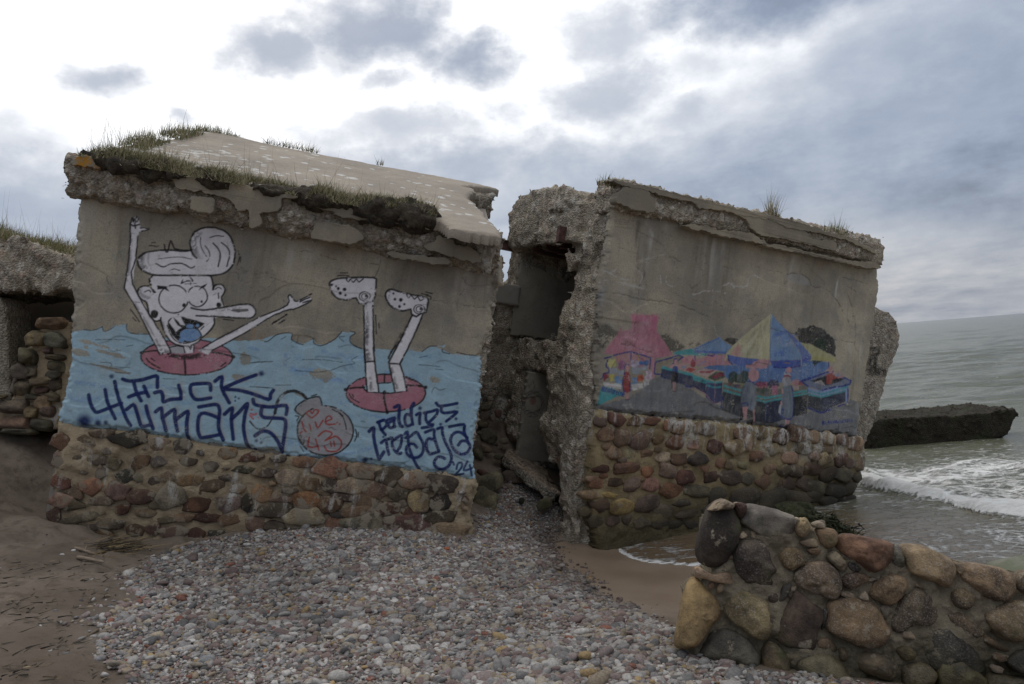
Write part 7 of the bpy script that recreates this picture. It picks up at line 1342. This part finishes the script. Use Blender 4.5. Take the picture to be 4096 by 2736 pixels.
# ------------------------------------------------------------------ grass
M_GRASS, t, b = material('grass_blades'); a = t.attr('tint'); t.put(b.inputs['Base Color'], a[0]); b.inputs['Roughness'].default_value = .7; b.inputs['Specular IOR Level'].default_value = .2
GREEN = np.array([(.150, .165, .065), (.19, .185, .085), (.22, .195, .10), (.105, .125, .05)]); STRAW = np.array([(.36, .31, .20), (.30, .25, .15), (.42, .36, .24)])
def grass(name, B, H, seed, label, straw=.3, width=.006, lean=.35, wind=(.12, 0, 0), up=(0, 0, 1), flat=0., group=None, cat='grass', pal=None):
    rs = np.random.RandomState(seed); n = len(B); up = np.asarray(up, float); K = 4
    d = rs.normal(size=(n, 3)) * lean + np.asarray(wind) + up * (1 - flat)
    if flat > .9: d[:, 2] = np.abs(d[:, 2]) * .06
    d /= np.linalg.norm(d, axis=1)[:, None]
    bend = rs.normal(size=(n, 3)) * .35 + np.asarray(wind) - np.array((0, 0, .25)) * rs.rand(n, 1)
    if flat > .9: bend[:, 2] *= .05
    side = np.cross(d, rs.normal(size=(n, 3))); side /= np.linalg.norm(side, axis=1)[:, None]
    isS = rs.rand(n) < straw; col = np.where(isS[:, None], STRAW[rs.randint(3, size=n)], GREEN[rs.randint(4, size=n)]) if pal is None else np.asarray(pal)[rs.randint(len(pal), size=n)]
    col = col * rs.uniform(.75, 1.25, (n, 1)); V, C = [], []
    for k in range(K):
        t_ = k / (K - 1); c_ = B + d * (H * t_)[:, None] + bend * (H * t_ * t_ * .45)[:, None]; w_ = width * (1 - t_ * .92) * rs.uniform(.8, 1.2, n)
        V += [c_ - side * w_[:, None], c_ + side * w_[:, None]]; C += [col * (.85 + .3 * t_)] * 2
    V = np.stack(V, 1).reshape(-1, 3); C = np.stack(C, 1).reshape(-1, 3); o_ = np.arange(n)[:, None] * (2 * K)
    F = np.concatenate([o_ + np.array([[2 * k, 2 * k + 1, 2 * k + 3, 2 * k + 2]]) for k in range(K - 1)])
    return obj(name, mesh_of(name, V, F, [M_GRASS], False, {'tint': C}), None, 'stuff', label, cat, group)
M_SOIL, t, b = material('dark_turf'); c = t.coords(); t.put(b.inputs['Base Color'], t.mix(t.mr(t.noise(c, 14, 6, .7), .35, .65), (.035, .027, .018), (.10, .078, .05))); b.inputs['Roughness'].default_value = .98; t.put(b.inputs['Normal'], t.bump(t.noise(c, 45, 5, .7), 1., .05))
def turf_r(u): return .070 + .030 * np.sin(u * 5.1) * np.sin(u * 2.3 + 1) + .02 * np.sin(u * 13) + .05 * sstep(2.2, 2.9, u)
def soil(p):
    u = np.clip(p[:, 0], -.05, 3.12); r_ = turf_r(u)
    return (np.sqrt((p[:, 0] - u) ** 2 + ((p[:, 1] - .03 + .03 * np.sin(u * 3)) / 1.6) ** 2 + (p[:, 2] + .01) ** 2) - r_) * .8
rubble('turf', soil, (-.35, -.4, -.25), (3.5, .65, .35), .026, M_SOIL, None, amp=.075, freq=8, peb=(.045, .010), seed=95, kind='stuff', label='dark soil of the turf strip along the cartoon bunker roof edge', cat='turf').matrix_world = FRF.M()
rg = np.random.RandomState(31)
def roofpts(n, u0, u1, v0, v1, z=0.): u_, v_ = rg.uniform(u0, u1, n), rg.uniform(v0, v1, n); zz_ = z if np.isscalar(z) else z(u_, v_); return FRF.o + FRF.u * u_[:, None] + FRF.v * v_[:, None] + FRF.w * np.broadcast_to(zz_, (n,))[:, None], u_, v_
dome = lambda u, v: np.sqrt(np.maximum(.0004, turf_r(u) ** 2 - ((v - .03) / 1.6) ** 2)) * .85
B1, u1, v1 = roofpts(15000, -.1, 3.2, -.13, .30, dome); clump = fbm(p3(u1, v1, 3.2), 3, 3)
H1 = (.06 + .10 * np.clip(clump + .3, 0, 1)) * np.exp(rg.normal(-.45, .5, len(u1))) * .85; k = clump > -.28
B2, u2, v2 = roofpts(900, -.18, .75, .2, .75); H2 = .075 * np.exp(rg.normal(-.2, .55, 900)) * sstep(.8, .1, u2 * .8)
grass('grass', np.concatenate([B1[k], B2]), np.concatenate([H1[k], np.maximum(H2, .03)]), 5, 'thick grass strip along the roof edge of the cartoon bunker', .50, .0032, .62)
B3, u3, v3 = roofpts(1500, -.16, .14, .7, 3.0); cl3 = fbm(p3(v3, v3 * 0, 2.6), 2, 8); k3 = cl3 > -.05
B4, u4, v4 = roofpts(420, -.08, .55, 3.28, 3.50, -.02); B5, u5, v5 = roofpts(420, .6, 2.4, 3.36, 3.50, -.02); k5 = fbm(p3(u5, u5 * 0, 3), 2, 4) > .0
grass('grass', np.concatenate([B3[k3], B4, B5[k5]]), np.concatenate([rg.uniform(.04, .16, k3.sum()) , rg.uniform(.05, .17, 420) * sstep(.5, .1, np.abs(u4 - .15)), rg.uniform(.04, .14, k5.sum())]), 6, 'sparse tufts on the ridge and back edge of the cartoon bunker roof', .4, .0045)
def stems(B, H, seed, label): return grass('dry_stems', B, H, seed, label, 1., .0022, .12, (.03, 0, 0))
Bs = np.concatenate([roofpts(60, -.16, .5, .1, .8)[0], roofpts(26, .9, 3.0, .0, .4, .06)[0], roofpts(20, -.1, .1, 1., 3.)[0]]); stems(Bs, rg.uniform(.22, .46, len(Bs)), 8, 'tall thin seed stems above the cartoon bunker roof edge')
for px, n, hh, lab in (((773, 216), 90, .30, 'tall pale grass tuft on the roof line of the market bunker'), ((825, 231), 90, .11, 'small green grass tuft near the right end of the market bunker roof'), ((838, 237), 260, .22, 'bushiest grass tuft, at the right end of the market bunker roof'), ((611, 183), 120, .11, 'grass tuft on the broken corner of the market bunker roof'), ((628, 190), 130, .07, 'low grass on the rim of the market bunker, beside its broken corner')):
    q = FR.uv([px], .05)[0]; rr = np.clip(rg.normal(0, 1, (n, 3)), -1.3, 1.3) * ((.05 if n < 100 else .09), .012, .05); Bt = FR.world(q[0], q[1] - .03, .03) + rr[:, :1] * FR.u + rr[:, 1:2] * FR.v + rr[:, 2:] * FR.w
    o = grass('grass_tuft', Bt, hh * rg.uniform(.5, 1.2, n), int(px[0]), lab, .75 if hh > .25 else .35, .0045, .22, group='grass tufts on the market bunker', cat='grass tuft'); del o['kind']
# grass over the collapsed bunker
n = 5200; gu = rg.uniform(-70, 100, n); gt = np.interp(gu, [-90, 0, 20, 45, 60, 76, 110], [212, 237, 242, 250, 258, 264, 280]); qv = QF.uv(np.c_[gu, gt]); gw_ = rg.uniform(-1.2, .02, n)
Bq = QF.o + QF.u * qv[:, :1] + QF.v * (qv[:, 1:] - .015) + QF.w * gw_[:, None]; Hq = (.11 + .10 * np.clip(fbm(p3(qv[:, 0], gw_, 3), 2, 3) + .3, 0, 1)) * rg.uniform(.5, 1.4, n)
grass('grass', Bq, Hq, 9, 'dense grass on top of the collapsed bunker at the left edge', .4, .0050)
ks = rg.choice(n, 90); stems(Bq[ks], rg.uniform(.25, .5, 90), 10, 'tall seed stems standing in the grass of the collapsed bunker')

# ------------------------------------------------------------------ beach litter
M_WOOD, t, b = material('driftwood'); c = t.coords(); ob = t.node('ShaderNodeObjectInfo'); t.put(b.inputs['Base Color'], t.mix(t.mr(t.noise(t.vmul(c, (4, 40, 40)), 2, 4, .6), .3, .7), t.mix(1., ob.outputs['Color'], (.6, .6, .6), 'MULTIPLY'), ob.outputs['Color'])); b.inputs['Roughness'].default_value = .9
def stick(a, b_, r, col, label, seed, group='driftwood sticks on the sand', name='driftwood_stick'):
    A, B = at_ground(*a, r * .8), at_ground(*b_, r * .8); rs = np.random.RandomState(seed); n, m = 9, 7; V = []
    d = B - A; L = d.length; dx = d.normalized(); sd_ = dx.cross(Vector((0, 0, 1))).normalized(); upv = sd_.cross(dx)
    off0 = 0
    for i in range(n):
        t_ = i / (n - 1); off0 += rs.normal() * r * .25; c_ = A + d * t_ + sd_ * off0; rr = r * (1 - .4 * t_) * rs.uniform(.85, 1.15) * (.55 if i in (0, n - 1) else 1)
        for j in range(m): th = j / m * 6.283; V.append(c_ + sd_ * (math.cos(th) * rr) + upv * (math.sin(th) * rr))
    V = np.array(V) - np.array(A); i_, j_ = np.meshgrid(np.arange(n - 1), np.arange(m), indexing='ij'); i_, j_ = i_.ravel(), j_.ravel(); k_ = (j_ + 1) % m
    F = np.stack([i_ * m + j_, i_ * m + k_, (i_ + 1) * m + k_, (i_ + 1) * m + j_], 1); caps = np.array([[0, k, k + 1] for k in range(1, m - 1)]); 
    o = obj(name, mesh_of(name, V, [F, caps[:, ::-1], caps + (n - 1) * m], [M_WOOD], True), None, None, label, 'driftwood', group); o.location = A; o.color = (*col, 1)
stick((75, 549), (97.5, 556), .016, (.28, .21, .15), 'thick driftwood stick on the sand, upper of the pair by the white stones', 1)
stick((77, 558.5), (101, 565), .018, (.30, .23, .165), 'thick driftwood stick on the sand, lower of the pair by the reed litter', 2)
stick((83, 639.5), (103, 628), .010, (.20, .15, .10), 'slim brown stick pointing at the left edge of the shingle', 3)
stick((172, 551), (192, 545), .022, (.30, .23, .16), 'short thick driftwood piece under the stone base of the cartoon bunker', 4)
stick((180, 572), (205, 556), .007, (.14, .11, .08), 'thin curved twig on the upper shingle', 5); stick((23, 669.5), (39, 667), .008, (.36, .27, .16), 'pale straw-coloured stick on the sand in the lower left corner', 6)
stick((240, 545), (262, 536), .009, (.06, .05, .04), 'dark stick leaning at the foot of the stone base', 7); stick((122, 594), (147, 604), .004, (.34, .25, .13), 'thin yellow reed lying at the left edge of the shingle', 8); stick((374, 603), (394, 604), .012, (.16, .12, .09), 'ridged brown driftwood piece in the middle of the shingle', 9)
stick((372, 666), (389, 655), .008, (.40, .31, .18), 'split pale reed stalk low on the shingle', 11); stick((528, 663), (546, 675), .008, (.36, .29, .19), 'pale reed stalk near the bottom, right of centre', 12); stick((388, 684), (470, 676), .004, (.10, .075, .055), 'long thin dark twig along the bottom edge', 13)
for px, py, s_, lab in ((61, 556, .028, 'white flat stone on the sand beside the driftwood'), (73.5, 551, .024, 'round white stone touching the upper driftwood stick'), (91, 580, .018, 'small white shell-like stone on the trodden sand'), (40, 627, .018, 'white chip on the dark sand near the left edge'), (65, 656, .028, 'dark grey stone half sunk in the lower left sand')):
    odd('beach_stone', px, py, s_, (.56, .55, .53) if 'white' in lab else (.13, .13, .125), lab, 'stone', int(px), .5, px, 'loose stones on the sand')
g0 = ground_hit(np.c_[np.clip(rg.normal(116, 14, 260), 84, 160), np.clip(rg.normal(548, 4, 260), 540, 560)])
grass('reed_litter', g0 + (0, 0, .015), rg.uniform(.08, .30, 260), 12, 'matted dark reeds and twigs washed up against the stone base', .5, .004, .9, (.3, .0, 0), flat=.97, cat='reed litter', pal=[(.06, .045, .03), (.10, .075, .045), (.30, .22, .11), (.045, .035, .025)])
g1 = ground_hit(np.c_[rg.uniform(0, 150, 420), rg.uniform(560, 684, 420)]); k = sd_poly(g1[:, 0], g1[:, 1], SHP) > .1
grass('beach_debris', g1[k] + (0, 0, .012), rg.uniform(.02, .12, k.sum()), 13, 'scattered bits of dark weed and straw on the trodden sand', .3, .005, .9, (.1, .1, 0), flat=.98, cat='beach debris', pal=[(.03, .024, .018), (.05, .04, .03), (.20, .15, .09), (.07, .055, .04)])
# seaweed heap behind the near wall
WF = up_frame(815, 545, 5.45)
M_WEED, t, b = material('wet_seaweed'); c = t.coords(); t.put(b.inputs['Base Color'], t.mix(t.mr(t.noise(c, 22, 6, .7), .35, .65), (.016, .020, .010), (.055, .055, .028))); b.inputs['Roughness'].default_value = .85; b.inputs['Specular IOR Level'].default_value = .08; t.put(b.inputs['Normal'], t.bump(t.noise(t.vmul(c, (60, 22, 60)), 1, 6, .7), 1., .03))
wp_ = WF.uv(T_('A', '900,262 960,232 1030,234 1110,266 1190,315 1250,372 1300,440 1340,900 880,900'))
rubble('seaweed_heap', lambda p: np.maximum(sd_poly(p[:, 0], p[:, 1], wp_), np.abs(p[:, 2] + .1) - .22), (-.5, -1.1, -.5), (.6, .4, .3), .024, M_WEED, None, amp=.09, freq=10, peb=(.04, .015), seed=97, label='heap of dark seaweed behind the top of the near stone wall', cat='seaweed').matrix_world = WF.M()
gs = rg.normal(0, 1, (900, 2)); qw = WF.uv(T_('A', np.c_[np.clip(1050 + gs[:, 0] * 120, 890, 1280), np.clip(300 + gs[:, 1] * 30 + np.abs(gs[:, 0]) * 45, 250, 420)])); Bw = WF.o + WF.u * qw[:, :1] + WF.v * (qw[:, 1:] + .015) + WF.w * rg.uniform(-.05, .16, (900, 1))
grass('seaweed_strands', Bw, rg.uniform(.03, .09, 900), 15, 'limp dark seaweed strands hanging over the heap behind the near wall', 0, .006, 1.2, (.2, -.2, -.4), flat=.8, cat='seaweed', pal=[(.02, .026, .012), (.04, .042, .02), (.055, .05, .022), (.015, .018, .01)])
rock('boulder', 'A', 1055, 312, 45, 32, 5.2, (.30, .27, .22), 'grey stone lying against the seaweed behind the near wall', 'boulder', 4, None)
AF = up_frame(1030, 575, 4.95); M_ALG, t, b = material('algae_concrete'); c = t.coords(); t.put(b.inputs['Base Color'], t.mix(t.mr(t.noise(c, 9, 5, .65), .4, .6), (.17, .165, .12), (.10, .11, .06))); b.inputs['Roughness'].default_value = .7
ap_ = AF.uv(T_('px', '1015,579 1026,573 1060,566 1090,570 1080,640 1018,640'))
rubble('algae_slab', lambda p: np.maximum(sd_poly(p[:, 0], p[:, 1], ap_), np.abs(p[:, 2] + .15) - .18), (-.4, -.6, -.5), (.6, .4, .2), .03, M_ALG, None, amp=.02, freq=4, peb=(.08, .0), seed=99, label='green algae-covered slab just visible behind the right end of the near wall', cat='slab').matrix_world = AF.M()
